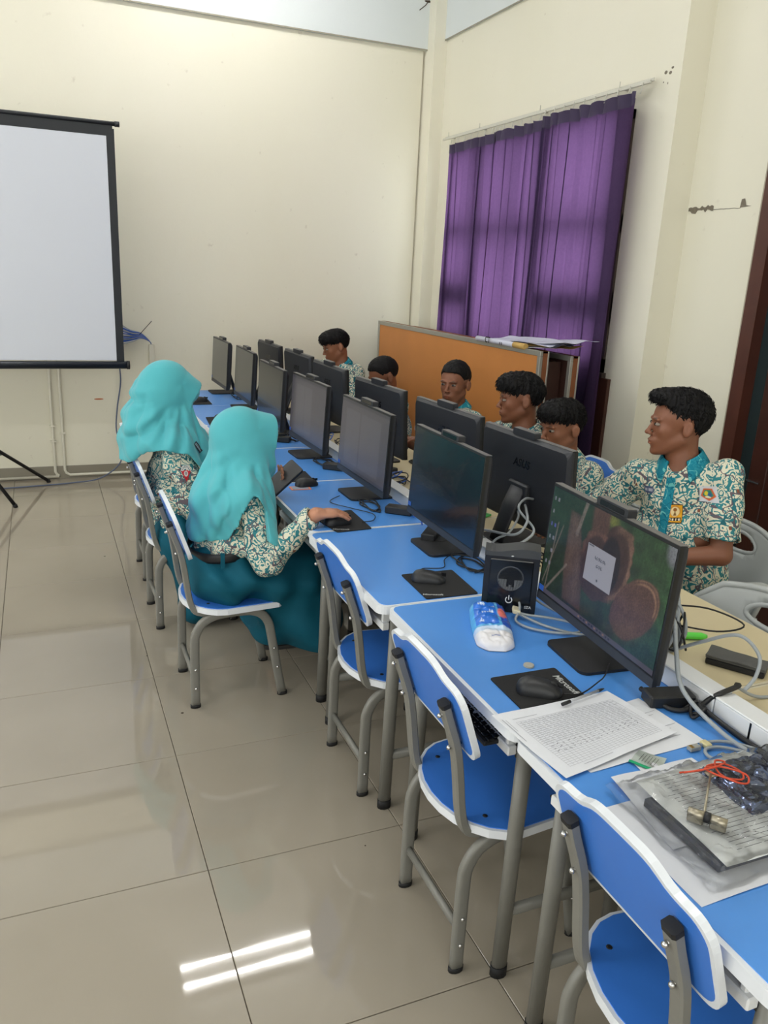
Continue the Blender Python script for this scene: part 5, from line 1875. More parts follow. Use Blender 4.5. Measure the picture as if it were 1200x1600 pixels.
def smooth_mesh(V, F, it=2, lam=.5):
    E = np.concatenate([F[:, [0, 1]], F[:, [1, 2]], F[:, [2, 3]], F[:, [3, 0]]])
    for _ in range(it):
        S_ = np.zeros_like(V); n = np.zeros(len(V), np.float32)
        for e in range(3):
            S_[:, e] = np.bincount(E[:, 0], V[E[:, 1], e], len(V)) + np.bincount(E[:, 1], V[E[:, 0], e], len(V))
        n = np.bincount(E[:, 0], minlength=len(V)) + np.bincount(E[:, 1], minlength=len(V))
        V = V * (1 - lam) + lam * S_ / np.maximum(n, 1)[:, None]
    return V.astype(np.float32)

def nrm_(v):
    v = np.array(v, float)
    return v / (np.linalg.norm(v) + 1e-12)

def rot3(yaw, pitch=0.0, roll=0.0):
    # columns: forward (x), left (y), up (z); pitch > 0 looks down
    M_ = Matrix.Rotation(yaw, 3, 'Z') @ Matrix.Rotation(pitch, 3, 'Y') @ Matrix.Rotation(roll, 3, 'X')
    return np.array(M_)

def field_obj(F, name, material, parent, origin, it=1, col=None, smooth=True):
    V, Q = F.surf()
    V = smooth_mesh(V, Q, it)
    me = bpy.data.meshes.new(name)
    fill_mesh(me, V - np.array(origin, np.float32), Q, smooth)
    if col is not None:
        set_col(me, col(V))
    o = link(name, me, material, parent)
    return o, V, Q

# ------------------------------------------------------------ materials for people
def batik_mat(name, base, teal, dark, brown, scale=.92):
    M = bpy.data.materials.new(name)
    M.use_nodes = True
    nt = M.node_tree
    N_ = nt.nodes; L_ = nt.links
    b = N_['Principled BSDF']
    b.inputs['Roughness'].default_value = .85
    b.inputs['Specular IOR Level'].default_value = .2
    tc = N_.new('ShaderNodeTexCoord')
    def noise(sc, det, src, dist=0):
        n = N_.new('ShaderNodeTexNoise')
        n.inputs['Scale'].default_value = sc * scale
        n.inputs['Detail'].default_value = det
        n.inputs['Distortion'].default_value = dist
        L_.new(src, n.inputs['Vector'])
        return n
    def math_(op, a, bb=None, c=None):
        m_ = N_.new('ShaderNodeMath')
        m_.operation = op
        for i, q in enumerate((a, bb, c)):
            if q is None: continue
            if isinstance(q, (int, float)):
                m_.inputs[i].default_value = q
            else:
                L_.new(q, m_.inputs[i])
        return m_.outputs[0]
    obj = tc.outputs['Object']
    warp = noise(22, 1, obj)
    vm = N_.new('ShaderNodeVectorMath'); vm.operation = 'MULTIPLY_ADD'
    L_.new(warp.outputs['Color'], vm.inputs[0])
    vm.inputs[1].default_value = (.05 / scale,) * 3
    L_.new(obj, vm.inputs[2])
    v = N_.new('ShaderNodeTexVoronoi')
    v.inputs['Scale'].default_value = 26 * scale
    L_.new(vm.outputs[0], v.inputs['Vector'])
    ring = math_('SINE', math_('MULTIPLY', v.outputs['Distance'], 21.0))
    n2 = noise(34, 1, obj)
    n3 = noise(15, 1, obj)
    leafs = math_('MULTIPLY', math_('GREATER_THAN', ring, .05), math_('GREATER_THAN', n2.outputs['Fac'], .49))
    v2 = N_.new('ShaderNodeTexVoronoi')
    v2.inputs['Scale'].default_value = 60 * scale
    L_.new(vm.outputs[0], v2.inputs['Vector'])
    r2 = math_('SINE', math_('MULTIPLY', v2.outputs['Distance'], 13.0))
    leafs2 = math_('MULTIPLY', math_('GREATER_THAN', r2, .45), math_('LESS_THAN', n2.outputs['Fac'], .50))
    allt = math_('MAXIMUM', leafs, leafs2)
    # thin brown tendrils
    n4 = noise(13, 2, obj, .6)
    tend = math_('LESS_THAN', math_('ABSOLUTE', math_('SUBTRACT', n4.outputs['Fac'], .5)), .014)
    n5 = noise(17, 1, vm.outputs[0], .3)
    outl = math_('LESS_THAN', math_('ABSOLUTE', math_('SUBTRACT', n5.outputs['Fac'], .56)), .012)
    v3 = N_.new('ShaderNodeTexVoronoi')
    v3.distance = 'CHEBYCHEV'
    v3.inputs['Scale'].default_value = 14 * scale
    L_.new(obj, v3.inputs['Vector'])
    sq = math_('LESS_THAN', v3.outputs['Distance'], .075)
    def mix(fac, a, c2):
        m_ = N_.new('ShaderNodeMix'); m_.data_type = 'RGBA'
        L_.new(fac, m_.inputs[0])
        if isinstance(a, tuple): m_.inputs[6].default_value = a
        else: L_.new(a, m_.inputs[6])
        if isinstance(c2, tuple): m_.inputs[7].default_value = c2
        else: L_.new(c2, m_.inputs[7])
        return m_.outputs[2]
    tcol = mix(n3.outputs['Fac'], dark, teal)
    c = mix(allt, base, tcol)
    c = mix(tend, c, brown)
    c = mix(outl, c, dark)
    c = mix(sq, c, S(132, 84, 66))
    L_.new(c, b.inputs['Base Color'])
    w = noise(700, 2, obj)
    bp = N_.new('ShaderNodeBump')
    bp.inputs['Strength'].default_value = .2
    bp.inputs['Distance'].default_value = .001
    L_.new(w.outputs['Fac'], bp.inputs['Height'])
    L_.new(bp.outputs['Normal'], b.inputs['Normal'])
    return M
M_batik = batik_mat('batik_shirt', S(222, 218, 196), S(66, 150, 156), S(40, 100, 112), S(100, 90, 98))
M_collar = batik_mat('teal_collar', S(28, 128, 150), S(60, 160, 176), S(20, 104, 128), S(110, 190, 190), 1.2)
M_skin = attr_mat('skin', .48, spec=.4, sss=.04)
M_hair = mat('black_hair', S(14, 13, 15), .62, spec=.18, bump=.6, bscale=260)
M_hijab = mat('teal_hijab_cloth', S(84, 176, 186), .8, spec=.2, var=.05, vscale=6, sheen=.2, bump=.15, bscale=600)
M_skirt = mat('dark_teal_skirt_cloth', S(4, 82, 102), .75, spec=.25, var=.10, vscale=7, bump=.2, bscale=500)
M_under = mat('dark_trouser_cloth', S(16, 92, 100), .85)
M_shoe = mat('black_shoe', S(18, 18, 20), .5)
M_eyew = mat('eye_white', S(150, 138, 128), .6, spec=.2)
M_iris = mat('iris_dark', S(26, 16, 12), .15)
M_belt = mat('black_belt', S(20, 20, 24), .5)

def head_world(hc, H_, p):
    return np.array(hc) + H_ @ np.array(p, float)

def build_head(F, hc, H_, neck, s=1.0, girl=False):
    W = lambda p: head_world(hc, H_, np.array(p) * s)
    E = lambda c, r, k=.012, op='add', M=None: F.ell(W(c), np.array(r) * s, H_ if M is None else H_ @ M, k, op)
    C = lambda a, b, ra, rb, k=.01, op='add': F.cone(W(a), W(b), ra * s, rb * s, k, op)
    E((-.018, 0, .035), (.094, .075, .080), .02)
    E((.022, 0, .028), (.062, .062, .070), .02)
    E((.028, 0, -.030), (.055, .056, .078), .02)
    for y in (-1, 1):
        C((-.012, y * .046, -.045), (.052, y * .020, -.090), .021, .016, .02)
        E((.050, y * .038, -.018), (.020, .015, .018), .020)
        C((.080, y * .045, .020), (.088, y * .014, .020), .006, .006, .012)
    E((.068, 0, -.097), (.017, .020, .015), .016)
    E((.066, 0, -.060), (.026, .030, .022), .016)
    # eye sockets, nose, lips
    for y in (-1, 1):
        E((.101, y * .032, .004), (.017, .018, .011), .014, 'sub')
    C((.082, 0, .012), (.098, 0, -.024), .0065, .0085, .008)
    E((.101, 0, -.030), (.011, .0095, .0085), .006)
    for y in (-1, 1):
        E((.093, y * .0125, -.033), (.009, .0075, .007), .004)
    E((.0880, 0, -.0570), (.0090, .021, .0050), .004)
    E((.0865, 0, -.0675), (.0090, .018, .0060), .004)
    E((.0950, 0, -.0622), (.006, .017, .0014), .002, 'sub')
    for y in (-1, 1):
        T_ = np.array(Matrix.Rotation(-y * .32, 3, 'Z') @ Matrix.Rotation(-.18, 3, 'Y'))
        E((-.018, y * .079, -.004), (.018, .0080, .030), .004, 'add', T_)
        E((-.014, y * .0885, .001), (.010, .006, .018), .004, 'sub', T_)
    nb = np.array(neck)
    F.cone(W((-.030, 0, -.050)), nb, .050 * s, .053, .02)

def head_colors(V, hc, H_, skin, s=1.0, lip=(.46, .19, .16)):
    L_ = (V - np.array(hc, np.float32)) @ H_ / s
    C = np.zeros((len(V), 3), np.float32); C[:] = skin
    x, y, z = L_[:, 0], L_[:, 1], L_[:, 2]
    n = noise3(V * 1.0, 2, 40)[:, None] * .06
    C *= 1 + n
    def ap(m, col, a):
        m = (np.clip(m, 0, 1) * a)[:, None]
        C[:] = C * (1 - m) + np.array(col, np.float32) * m
    # lips
    ap(1.6 - np.hypot(y / .021, (z + .0625) / .0095) * 1.5, np.array(skin) * np.array([.95, .62, .66]), (x > .075) * .8)
    # brows
    for sg in (-1, 1):
        yy = (y * sg - .032) / .017
        ap(1.8 - np.hypot(yy, (z - .0235 + .004 * yy * yy) / .0040) * 1.7, (.012, .010, .010), (x > .05) * .8)
        ap(1.5 - np.hypot(yy * .9, (z - .0125) / .0045) * 1.5, np.array(skin) * .6, (x > .05) * .2)  # eyelid crease darkened: shade put into the skin colour
    # cropped sideburns and back of the head
    return C

def add_eyes(t, hc, H_, org, s=1.0, look=0.0):
    for sg, nm in ((-1, 'eye'), (1, 'eye')):
        c = head_world(hc, H_, np.array((.0765, sg * .0315, .0035)) * s) - np.array(org)
        o = MB().ell((0, 0, 0), (.0120 * s, .0130 * s, .0062 * s), None, 16, 11).build(nm, M_eyew, t)
        R4 = Matrix(H_.tolist()).to_4x4()
        o.matrix_local = Matrix.Translation(Vector(c)) @ R4 @ Matrix.Rotation(look, 4, 'Z')
        i_ = MB().ell((.0086 * s, 0, .0003), (.0040 * s, .0068 * s, .0058 * s), None, 14, 9).build('iris', M_iris, o)
        # upper eyelid
        c2 = head_world(hc, H_, np.array((.0765, sg * .0315, .0035)) * s) - np.array(org)

def add_hair(t, hc, H_, org, style, s=1.0, seed=0):
    h = .004
    c = np.array(hc)
    F = Field(c - .17 * s, c + .17 * s, h)
    W = lambda p: head_world(hc, H_, np.array(p) * s)
    if style == 'crop':
        F.ell(W((-.020, 0, .040)), np.array((.098, .0775, .083)) * s, H_, .01)
        F.ell(W((-.005, 0, .065)), np.array((.090, .070, .068)) * s, H_, .02)
    elif style == 'quiff':
        F.ell(W((-.024, 0, .038)), np.array((.098, .0765, .084)) * s, H_, .01)
        F.ell(W((-.005, 0, .075)), np.array((.100, .072, .058)) * s, H_, .02)
        F.ell(W((.060, 0, .100)), np.array((.050, .060, .028)) * s, H_, .02)
    else:
        F.ell(W((-.022, 0, .040)), np.array((.099, .0775, .085)) * s, H_, .01)
        F.ell(W((.005, 0, .070)), np.array((.099, .076, .062)) * s, H_, .02)
        F.ell(W((.045, 0, .075)), np.array((.066, .072, .050)) * s, H_, .02)
    Hi = H_
    def cut(X, Y, Z):
        x = ((X - c[0]) * Hi[0][0] + (Y - c[1]) * Hi[1][0] + (Z - c[2]) * Hi[2][0]) / s
        y = ((X - c[0]) * Hi[0][1] + (Y - c[1]) * Hi[1][1] + (Z - c[2]) * Hi[2][1]) / s
        z = ((X - c[0]) * Hi[0][2] + (Y - c[1]) * Hi[1][2] + (Z - c[2]) * Hi[2][2]) / s
        front = {'crop': .070, 'quiff': .078, 'mop': .050, 'bowl': .046}[style]
        side = {'crop': .022, 'quiff': .012, 'mop': .008, 'bowl': .012}[style]
        # hairline height as a function of x: forehead, sideburn, nape
        hl = np.interp(x, [-.13, -.075, -.046, -.030, .004, .030, .054, .075, .12], [-.062, -.052, -.012, .034, .030, side + .004, front - .006, front, front - (.012 if style in ('mop', 'bowl') else 0)])
        if style in ('mop', 'bowl'):
            hl = hl + .005 * np.sin(y * 160 + seed)
        d = hl - z
        g = .0016 * np.sin(x * 190 + 60 * y + seed) * np.sin(y * 230 + seed + z * 60) + .0012 * np.sin(x * 420 + y * 310 + z * 140)
        if style in ('mop', 'quiff'):
            g = g * 2.0
        return d, g
    X, Y, Z = np.meshgrid(F.ax[0], F.ax[1], F.ax[2], indexing='ij')
    d, g = cut(X, Y, Z)
    F.f += g.astype(np.float32)
    F.f = np.maximum(F.f, d.astype(np.float32) * s)
    # keep the ears and temples free
    ho, V, Q = field_obj(F, 'hair', M_hair, t, org, 1)
    # short strand tufts that break up the outline
    L_ = (V - c) @ Hi / s
    rs = np.random.RandomState(seed + 40)
    n_ = {'crop': 900, 'quiff': 1700, 'mop': 1500, 'bowl': 1300}[style]
    cen = np.array([-.01, 0, .03])
    cand = np.nonzero((np.linalg.norm((L_ - cen) / np.array([.075, .055, .06]), axis=1) > 1.0))[0]
    pick = rs.choice(cand, n_)
    VV = []; FF = []
    for q in pick:
        p = L_[q]; nn_ = p - cen; nn_ /= np.linalg.norm(nn_)
        if style == 'quiff':
            fl = np.array([.9, 0, .25]) if p[2] > .075 else np.array([-.5, 0, -.7])
        elif style in ('mop', 'bowl'):
            fl = np.array([.7, 0, -.25]) if p[0] > -.02 else np.array([-.4, 0, -.8])
            fl = fl + np.array([0, np.sign(p[1]) * .25, -.3 * abs(p[1]) / .07])
        else:
            fl = np.array([.4, 0, .1])
        fl = fl + rs.normal(0, .22, 3)
        fl = fl - nn_ * (fl @ nn_)
        fl /= np.linalg.norm(fl) + 1e-9
        ln = {'crop': .007, 'quiff': .017, 'mop': .018, 'bowl': .017}[style] * rs.uniform(.6, 1.2)
        if p[2] < .035: ln *= .5
        d0 = fl * .85 + nn_ * (.42 if style != 'crop' else .6)
        a_ = p - nn_ * .003
        b_ = a_ + d0 * ln * .55
        e_ = b_ + (fl * .95 + nn_ * .02) * ln * .45
        sd_ = np.cross(fl, nn_); w_ = .0021
        k_ = len(VV)
        VV += [a_ + sd_ * w_, a_ - sd_ * w_, a_ + nn_ * w_, b_ + sd_ * w_ * .8, b_ - sd_ * w_ * .8, b_ + nn_ * w_ * .8, e_]
        FF += [(k_, k_ + 3, k_ + 5, k_ + 2), (k_ + 2, k_ + 5, k_ + 4, k_ + 1), (k_ + 1, k_ + 4, k_ + 3, k_), (k_ + 3, k_ + 6, k_ + 5), (k_ + 5, k_ + 6, k_ + 4), (k_ + 4, k_ + 6, k_ + 3)]
    VW = (np.array(VV) * s) @ Hi.T + c - np.array(org)
    mb = MB().add([tuple(q) for q in VW], FF, 0, True)
    st_ = mb.build('hair_strands', M_hair, ho)
    st_['kind'] = 'stuff'

def finger(F, base, d, n, side, L, curl, r, k=.0035):
    # three segments, curling from direction d toward -n (palm side)
    p = np.array(base, float); d = nrm_(d); n = nrm_(n)
    a = 0
    for i, (l, c_) in enumerate(zip((.44, .31, .25), curl)):
        a += c_
        dd = d * math.cos(a) - n * math.sin(a)
        q = p + dd * L * l
        F.cone(p, q, r * (1 - .08 * i), r * (1 - .08 * (i + 1)), k)
        p = q
    return p

def hand(F, wrist, d, n, right, s=1.0, curl=(.25, .35, .25), spread=.10, thumb=None):
    # d: direction wrist -> fingers; n: normal of the back of the hand; right: bool
    d = nrm_(d); n = nrm_(n - d * (n @ d)) if isinstance(n, np.ndarray) else nrm_(np.array(n) - d * (np.array(n) @ d))
    side = np.cross(d, n)            # toward the thumb for a right hand when palm faces -n
    if right:
        side = -side
    # thumb side: right hand, back of hand up (n=+z), fingers +x -> thumb toward +y
    w = np.array(wrist, float)
    pc = w + d * .045 * s
    Mx = np.stack([d, side, n], 1)
    F.ell(w + d * .040 * s, np.array((.048, .036, .0145)) * s, Mx, .012)
    F.ell(w + d * .062 * s - n * .001, np.array((.028, .040, .0125)) * s, Mx, .010)
    for i, (off, L, ang) in enumerate(((.028, .072, .9), (.0095, .080, .25), (-.0095, .074, -.35), (-.027, .058, -1.0))):
        b = w + d * (.078 - .004 * abs(i - 1)) * s + side * off * s
        dd = d + side * ang * spread
        finger(F, b, dd, n, side, L * s, curl, .0079 * s)
    tb = w + d * .022 * s + side * .026 * s - n * .006 * s
    tdir = nrm_(d * .75 + side * .62 - n * .20) if thumb is None else nrm_(thumb[0] * d + thumb[1] * side + thumb[2] * n)
    q = tb + tdir * .040 * s
    F.cone(tb, q, .0125 * s, .0098 * s, .008)
    q2 = q + nrm_(tdir + d * .35) * .030 * s
    F.cone(q, q2, .0095 * s, .0080 * s, .004)

def build_person(spec):
    g = spec
    org = np.array([g['pelvis'][0], g['pelvis'][1], 0.0])
    t = thing('person', g['label'], 'person', tuple(org), 0, None)
    H_ = rot3(*g['head_rot'])
    hc = np.array(g['head'], float)
    s = g.get('s', 1.0)
    pel = np.array(g['pelvis'], float); che = np.array(g['chest'], float); neck = np.array(g['neck'], float)
    shl, shr = np.array(g['sh'][0], float), np.array(g['sh'][1], float)
    lat = nrm_(shl - shr)
    up = nrm_(neck - pel)
    fwd = np.cross(lat, up)
    pts = [pel, che, neck, hc] + [np.array(p, float) for k in ('sh', 'el', 'wr', 'hip', 'kn', 'an') for p in g[k]]
    pts += [np.array(g['wr'][i], float) + nrm_(g['hd'][i]) * .17 for i in (0, 1)]
    P = np.array(pts)
    lo = P.min(0) - .16; hi = P.max(0) + .16
    lo[2] = max(lo[2], -.02)
    F = Field(lo, hi, g.get('vox', .005))
    fat = g.get('fat', 1.0)
    F.cone(pel, che, .100 * fat, .105 * fat, .03, ax=lat, sq=1.35)
    F.cone(che, (shl + shr) / 2 - up * .02, .100 * fat, .070, .03, ax=lat, sq=1.45)
    F.cone(shl - lat * .02, shr + lat * .02, .045, .045, .03)
    F.cone((shl + shr) / 2, neck, .065, .055, .03)
    build_head(F, hc, H_, neck, s, g.get('girl', False))
    for i in (0, 1):
        sh_, el, wr = [np.array(g[k][i], float) for k in ('sh', 'el', 'wr')]
        F.cone(sh_, el, .045 * fat, .036, .02)
        F.cone(el, wr, .037, .0245, .012, ax=None)
        hd = nrm_(g['hd'][i])
        F.cone(wr, wr + hd * .015, .0245, .023, .01)
        hp = g['hp'][i]
        hand(F, wr, hd, np.array(hp['n'], float), i == 1, hp.get('s', .95), hp.get('curl', (.35, .5, .35)), hp.get('spread', .10), hp.get('thumb'))
        hi_, kn, an = [np.array(g[k][i], float) for k in ('hip', 'kn', 'an')]
        F.cone(hi_, kn, .078, .052, .03)
        F.cone(kn, an, .050, .034, .015)
    skin = np.array(g['skin'][:3], np.float32)
    field_obj(F, 'body', M_skin, t, org, 1, lambda V: head_colors(V, hc, H_, skin, s))
    if g.get('eyes', True):
        add_eyes(t, hc, H_, org, s, g.get('look', 0))
    if g.get('hair'):
        add_hair(t, hc, H_, org, g['hair'], s, g.get('seed', 0))
    # shoes
    for i in (0, 1):
        an = np.array(g['an'][i], float) - org
        fd = nrm_([g['face'][0], g['face'][1], 0])
        sm = MB()
        Mx = Matrix(((fd[0], -fd[1], 0), (fd[1], fd[0], 0), (0, 0, 1)))
        c = an + fd * .05
        sm.ell((c[0], c[1], .045), (.125, .045, .042), Mx, 18, 11)
        sm.ell((an[0], an[1], .075), (.05, .042, .055), Mx, 14, 9)
        sm.build('shoe', M_shoe, t)
        so = MB()
        so.prism([(c[0] + fd[0] * .122 * math.cos(a) - fd[1] * .043 * math.sin(a), c[1] + fd[1] * .122 * math.cos(a) + fd[0] * .043 * math.sin(a)) for a in [2 * PI * q / 20 for q in range(20)]], .0, .018)
        so.build('sole', mat('rubber_sole', S(60, 60, 60), .7), t)
    # trousers
    if g.get('trousers', True):
        F2 = Field(lo, hi, .010)
        F2.cone(pel, pel + up * .08, .118 * fat, .112 * fat, .03, ax=lat, sq=1.35)
        for i in (0, 1):
            hi_, kn, an = [np.array(g[k][i], float) for k in ('hip', 'kn', 'an')]
            F2.cone(hi_, kn, .092, .070, .03)
            F2.cone(kn, an + np.array([0, 0, .03]), .068, .062, .02, flat=False)
        F2.plane((0, 0, .05), (0, 0, -1))
        F2.disp(lambda X, Y, Z: .003 * np.sin(X * 40 + Z * 22) * np.sin(Y * 35 + Z * 30))
        field_obj(F2, 'trousers', M_under, t, org, 1)
    # shirt
    vs = .006
    F3 = Field(lo, hi, vs)
    ff = fat * g.get('shirt_fat', 1.0)
    F3.cone(pel + up * .02, che, .122 * ff, .122 * ff, .03, ax=lat, sq=1.35)
    F3.cone(che, (shl + shr) / 2 - up * .02, .118 * ff, .080, .03, ax=lat, sq=1.45)
    F3.cone(shl - lat * .02, shr + lat * .02, .056, .056, .035)
    F3.cone((shl + shr) / 2, neck - up * .012, .072, .066, .02, flat=False)
    if g.get('hem') is not None:
        F3.plane((0, 0, g['hem']), (0, 0, -1))
    for i in (0, 1):
        sh_, el, wr = [np.array(g[k][i], float) for k in ('sh', 'el', 'wr')]
        if g.get('long'):
            sv = g.get('sleeve', 1.0)
            F3.cone(sh_, el, .060 * sv, .055 * sv, .03)
            F3.cone(el, wr - nrm_(wr - el) * .012, .054 * sv, .038, .02, flat=True)
        else:
            e_ = sh_ + (el - sh_) * .82
            F3.cone(sh_, e_, .060, .066, .03, flat=False)
            # cut the sleeve square
            u_ = nrm_(el - sh_)
            F3.cone(e_, e_ + u_ * .12, .085, .085, 0, 'sub', flat=True)
    sd = g.get('seed', 0)
    A_ = g.get('fold', .0045)
    def folds(X, Y, Z):
        a = X * lat[0] + Y * lat[1]
        b = X * fwd[0] + Y * fwd[1]
        return A_ * (np.sin(a * 38 + Z * 26 + 2.0 * np.sin(b * 22 + sd) + sd) + .7 * np.sin(Z * 46 - a * 24 + 1.6 * np.sin(a * 19 + sd)) + .5 * np.sin(b * 70 + Z * 33))
    F3.disp(folds)
    for i in (0, 1):
        sh_, el, wr = [np.array(g[k][i], float) for k in ('sh', 'el', 'wr')]
        if g.get('long'):
            u_ = nrm_(wr - el)
            F3.cone(wr - u_ * .05, wr + u_ * .01, .030, .032, 0, 'sub', flat=True)
        else:
            u_ = nrm_(el - sh_); e_ = sh_ + (el - sh_) * .82
            F3.cone(e_ - u_ * .06, e_ + u_ * .02, .046, .058, 0, 'sub', flat=True)
    # open neck
    F3.cone(neck + fwd * .035 - up * .035, neck + fwd * .075 + up * .06, .022, .055, 0, 'sub')
    F3.cone(neck - up * .015, neck + up * .08, .056, .075, 0, 'sub', flat=True)
    so, V3, Q3 = field_obj(F3, 'shirt', M_batik, t, org, 1)
    bvh = BVHTree.FromPolygons([tuple(v) for v in V3], [tuple(q) for q in Q3])
    if not g.get('girl'):
        # folded collar
        mb = MB()
        rows = []
        nseg = 30
        for j, (rr0, zz) in enumerate(((.058, .034), (.0635, .040), (.0685, .034), (.088, -.004), (.087, -.0075), (.064, .026))):
            row = []
            for i in range(nseg + 1):
                a = math.radians(-152 + 304 * i / nseg)
                # a = 0 at the back of the neck
                tip = abs(a) / math.radians(152)
                r_ = rr0
                z_ = zz - .034 * tip ** 2
                if j in (3, 4):
                    z_ -= .030 * max(0, (tip - .7) / .3) ** 1.5
                    r_ += .010 * max(0, (tip - .7) / .3)
                p = neck + (-fwd * math.cos(a) * r_ * 1.0 + lat * math.sin(a) * r_ * 1.08) + up * (z_ + .004)
                row.append(tuple(p - org))
            rows.append(row)
        vs_ = [q for r_ in rows for q in r_]
        fs_ = []
        n1_ = nseg + 1
        m_ = len(rows)
        for j in range(m_ ):
            j2 = (j + 1) % m_
            for i in range(nseg):
                fs_.append((j * n1_ + i, j * n1_ + i + 1, j2 * n1_ + i + 1, j2 * n1_ + i))
        fs_.append(tuple(j * n1_ for j in range(m_)))
        fs_.append(tuple(j * n1_ + nseg for j in reversed(range(m_))))
        mb.add(vs_, fs_, 0, True)
        mb.build('collar', M_collar if g.get('tealcollar', True) else M_batik, t)
        # placket strip down the front
        def drape_strip(name, p0, p1, w_, m_, n_=24, off=.0035):
            c0 = np.array(p0); c1 = np.array(p1)
            v_ = []; f_ = []
            for i in range(n_ + 1):
                c_ = c0 + (c1 - c0) * i / n_
                for sgn in (-1, -.33, .33, 1):
                    q = c_ + lat * sgn * w_ / 2 + fwd * .25
                    hit, nn, _, _ = bvh.ray_cast(Vector(q), Vector(-fwd), .5)
                    if hit is None:
                        hit = Vector(q - fwd * .12)
                    v_.append(tuple(np.array(hit) + fwd * off - org))
            for i in range(n_):
                for j in range(3):
                    a = i * 4 + j
                    f_.append((a, a + 1, a + 5, a + 4))
            mb_ = MB().add(v_, f_, 0, True)
            o_ = mb_.build(name, m_, t)
            return o_
        drape_strip('placket', neck - up * .045 + fwd * .02 - lat * g.get('plk', 0.0) * .25, pel + up * .08 - lat * g.get('plk', 0.0), .034, M_collar)
    return t, bvh, dict(lat=lat, up=up, fwd=fwd, org=org, hc=hc, H=H_)

def patch(t, bvh, center, out, upv, w, h, painter, name, org, nx_=24, ny_=24, off=.0025, m_=None):
    # small embroidered badge laid onto the cloth: rays from outside along -out
    out = nrm_(out); upv = nrm_(np.array(upv) - out * (np.array(upv) @ out)); sx = np.cross(upv, out)
    c = np.array(center, float)
    img = painter(nx_, ny_)
    V = []
    keep = []
    last = None
    for j in range(ny_):
        for i in range(nx_):
            p = c + sx * (i / (nx_ - 1) - .5) * w + upv * (.5 - j / (ny_ - 1)) * h + out * .12
            hit, nn, _, dd = bvh.ray_cast(Vector(p), Vector(-out), .24)
            if hit is None:
                hit = Vector(last) if last is not None else Vector(p - out * .12)
            last = tuple(hit)
            V.append(np.array(hit) + out * off - np.array(org))
    V = np.array(V)
    idx = np.arange(nx_ * ny_).reshape(ny_, nx_)
    F_ = np.stack([idx[1:, :-1], idx[1:, 1:], idx[:-1, 1:], idx[:-1, :-1]], -1).reshape(-1, 4)
    col = img[..., :3].reshape(-1, 3); al = img[..., 3].reshape(-1)
    ok = al[F_].mean(1) > .5
    F_ = F_[ok]
    if len(F_) == 0: return
    used = np.unique(F_)
    rm = np.full(len(V), -1); rm[used] = np.arange(len(used))
    me = bpy.data.meshes.new(name)
    fill_mesh(me, V[used], rm[F_], True)
    set_col(me, col[used])
    return link(name, me, m_ or M_badge, t)
M_badge = attr_mat('embroidered_badge', .8)

def paint_osis(nx_, ny_):
    u, v = np.meshgrid(np.linspace(0, 1, nx_), np.linspace(0, 1, ny_))
    im = np.ones((ny_, nx_, 4)); c = im[..., :3]
    c[:] = L3(232, 166, 24)
    blend(c, ((u < .05) | (u > .95) | (v < .04) | (v > .96)).astype(float), L3(60, 40, 20))
    blend(c, soft(np.hypot((u - .5) / .34, (v - .38) / .30) - 1, .1), L3(196, 120, 30))
    blend(c, soft(np.hypot((u - .5) / .29, (v - .40) / .26) - 1, .1), L3(236, 214, 160))
    blend(c, soft(np.hypot((u - .5) / .12, (v - .30) / .10) - 1, .1), L3(150, 90, 30))
    blend(c, soft(np.abs(u - .5) - .12 * (v - .35) / .3, .03) * (v > .35) * (v < .62), L3(120, 84, 40))
    blend(c, ((np.abs(u - .5) < .42) & (v > .72) & (v < .90)).astype(float), L3(40, 26, 22))
    # letters OSIS
    for k, ch in enumerate('OSIS'):
        cx = .20 + .20 * k
        if ch == 'O':
            m_ = soft(np.abs(np.hypot((u - cx) / .06, (v - .81) / .055) - 1) - .25, .1)
        elif ch == 'I':
            m_ = ((np.abs(u - cx) < .02) & (np.abs(v - .81) < .055)).astype(float)
        else:
            m_ = ((np.abs(u - cx) < .055) & ((np.abs(v - .765) < .014) | (np.abs(v - .81) < .014) | (np.abs(v - .855) < .014))).astype(float)
            m_ = np.maximum(m_, ((np.abs(u - cx + .045) < .012) & (v > .765) & (v < .81)).astype(float))
            m_ = np.maximum(m_, ((np.abs(u - cx - .045) < .012) & (v > .81) & (v < .855)).astype(float))
        blend(c, m_, L3(236, 226, 196))
    return im
def paint_prov(nx_, ny_):
    u, v = np.meshgrid(np.linspace(-1, 1, nx_), np.linspace(-1, 1, ny_))
    im = np.ones((ny_, nx_, 4)); c = im[..., :3]
    c[:] = L3(206, 208, 214)
    def pent(r):
        a = np.arctan2(u, -v)
        rad = np.hypot(u, v)
        k = PI / 5
        return rad * np.cos(((a + k) % (2 * k)) - k) / (r * math.cos(k)) - 1
    blend(c, soft(pent(.86), .08), L3(206, 92, 40))
    blend(c, soft(pent(.62), .08), L3(34, 130, 110))
    blend(c, soft(np.hypot((u + .15) / .22, (v + .05) / .30) - 1, .1), L3(220, 206, 50))
    blend(c, soft(np.hypot((u - .2) / .18, (v - .1) / .28) - 1, .1), L3(40, 90, 140))
    blend(c, soft(np.hypot((u) / .28, (v - .42) / .12) - 1, .1), L3(230, 226, 190))
    return im
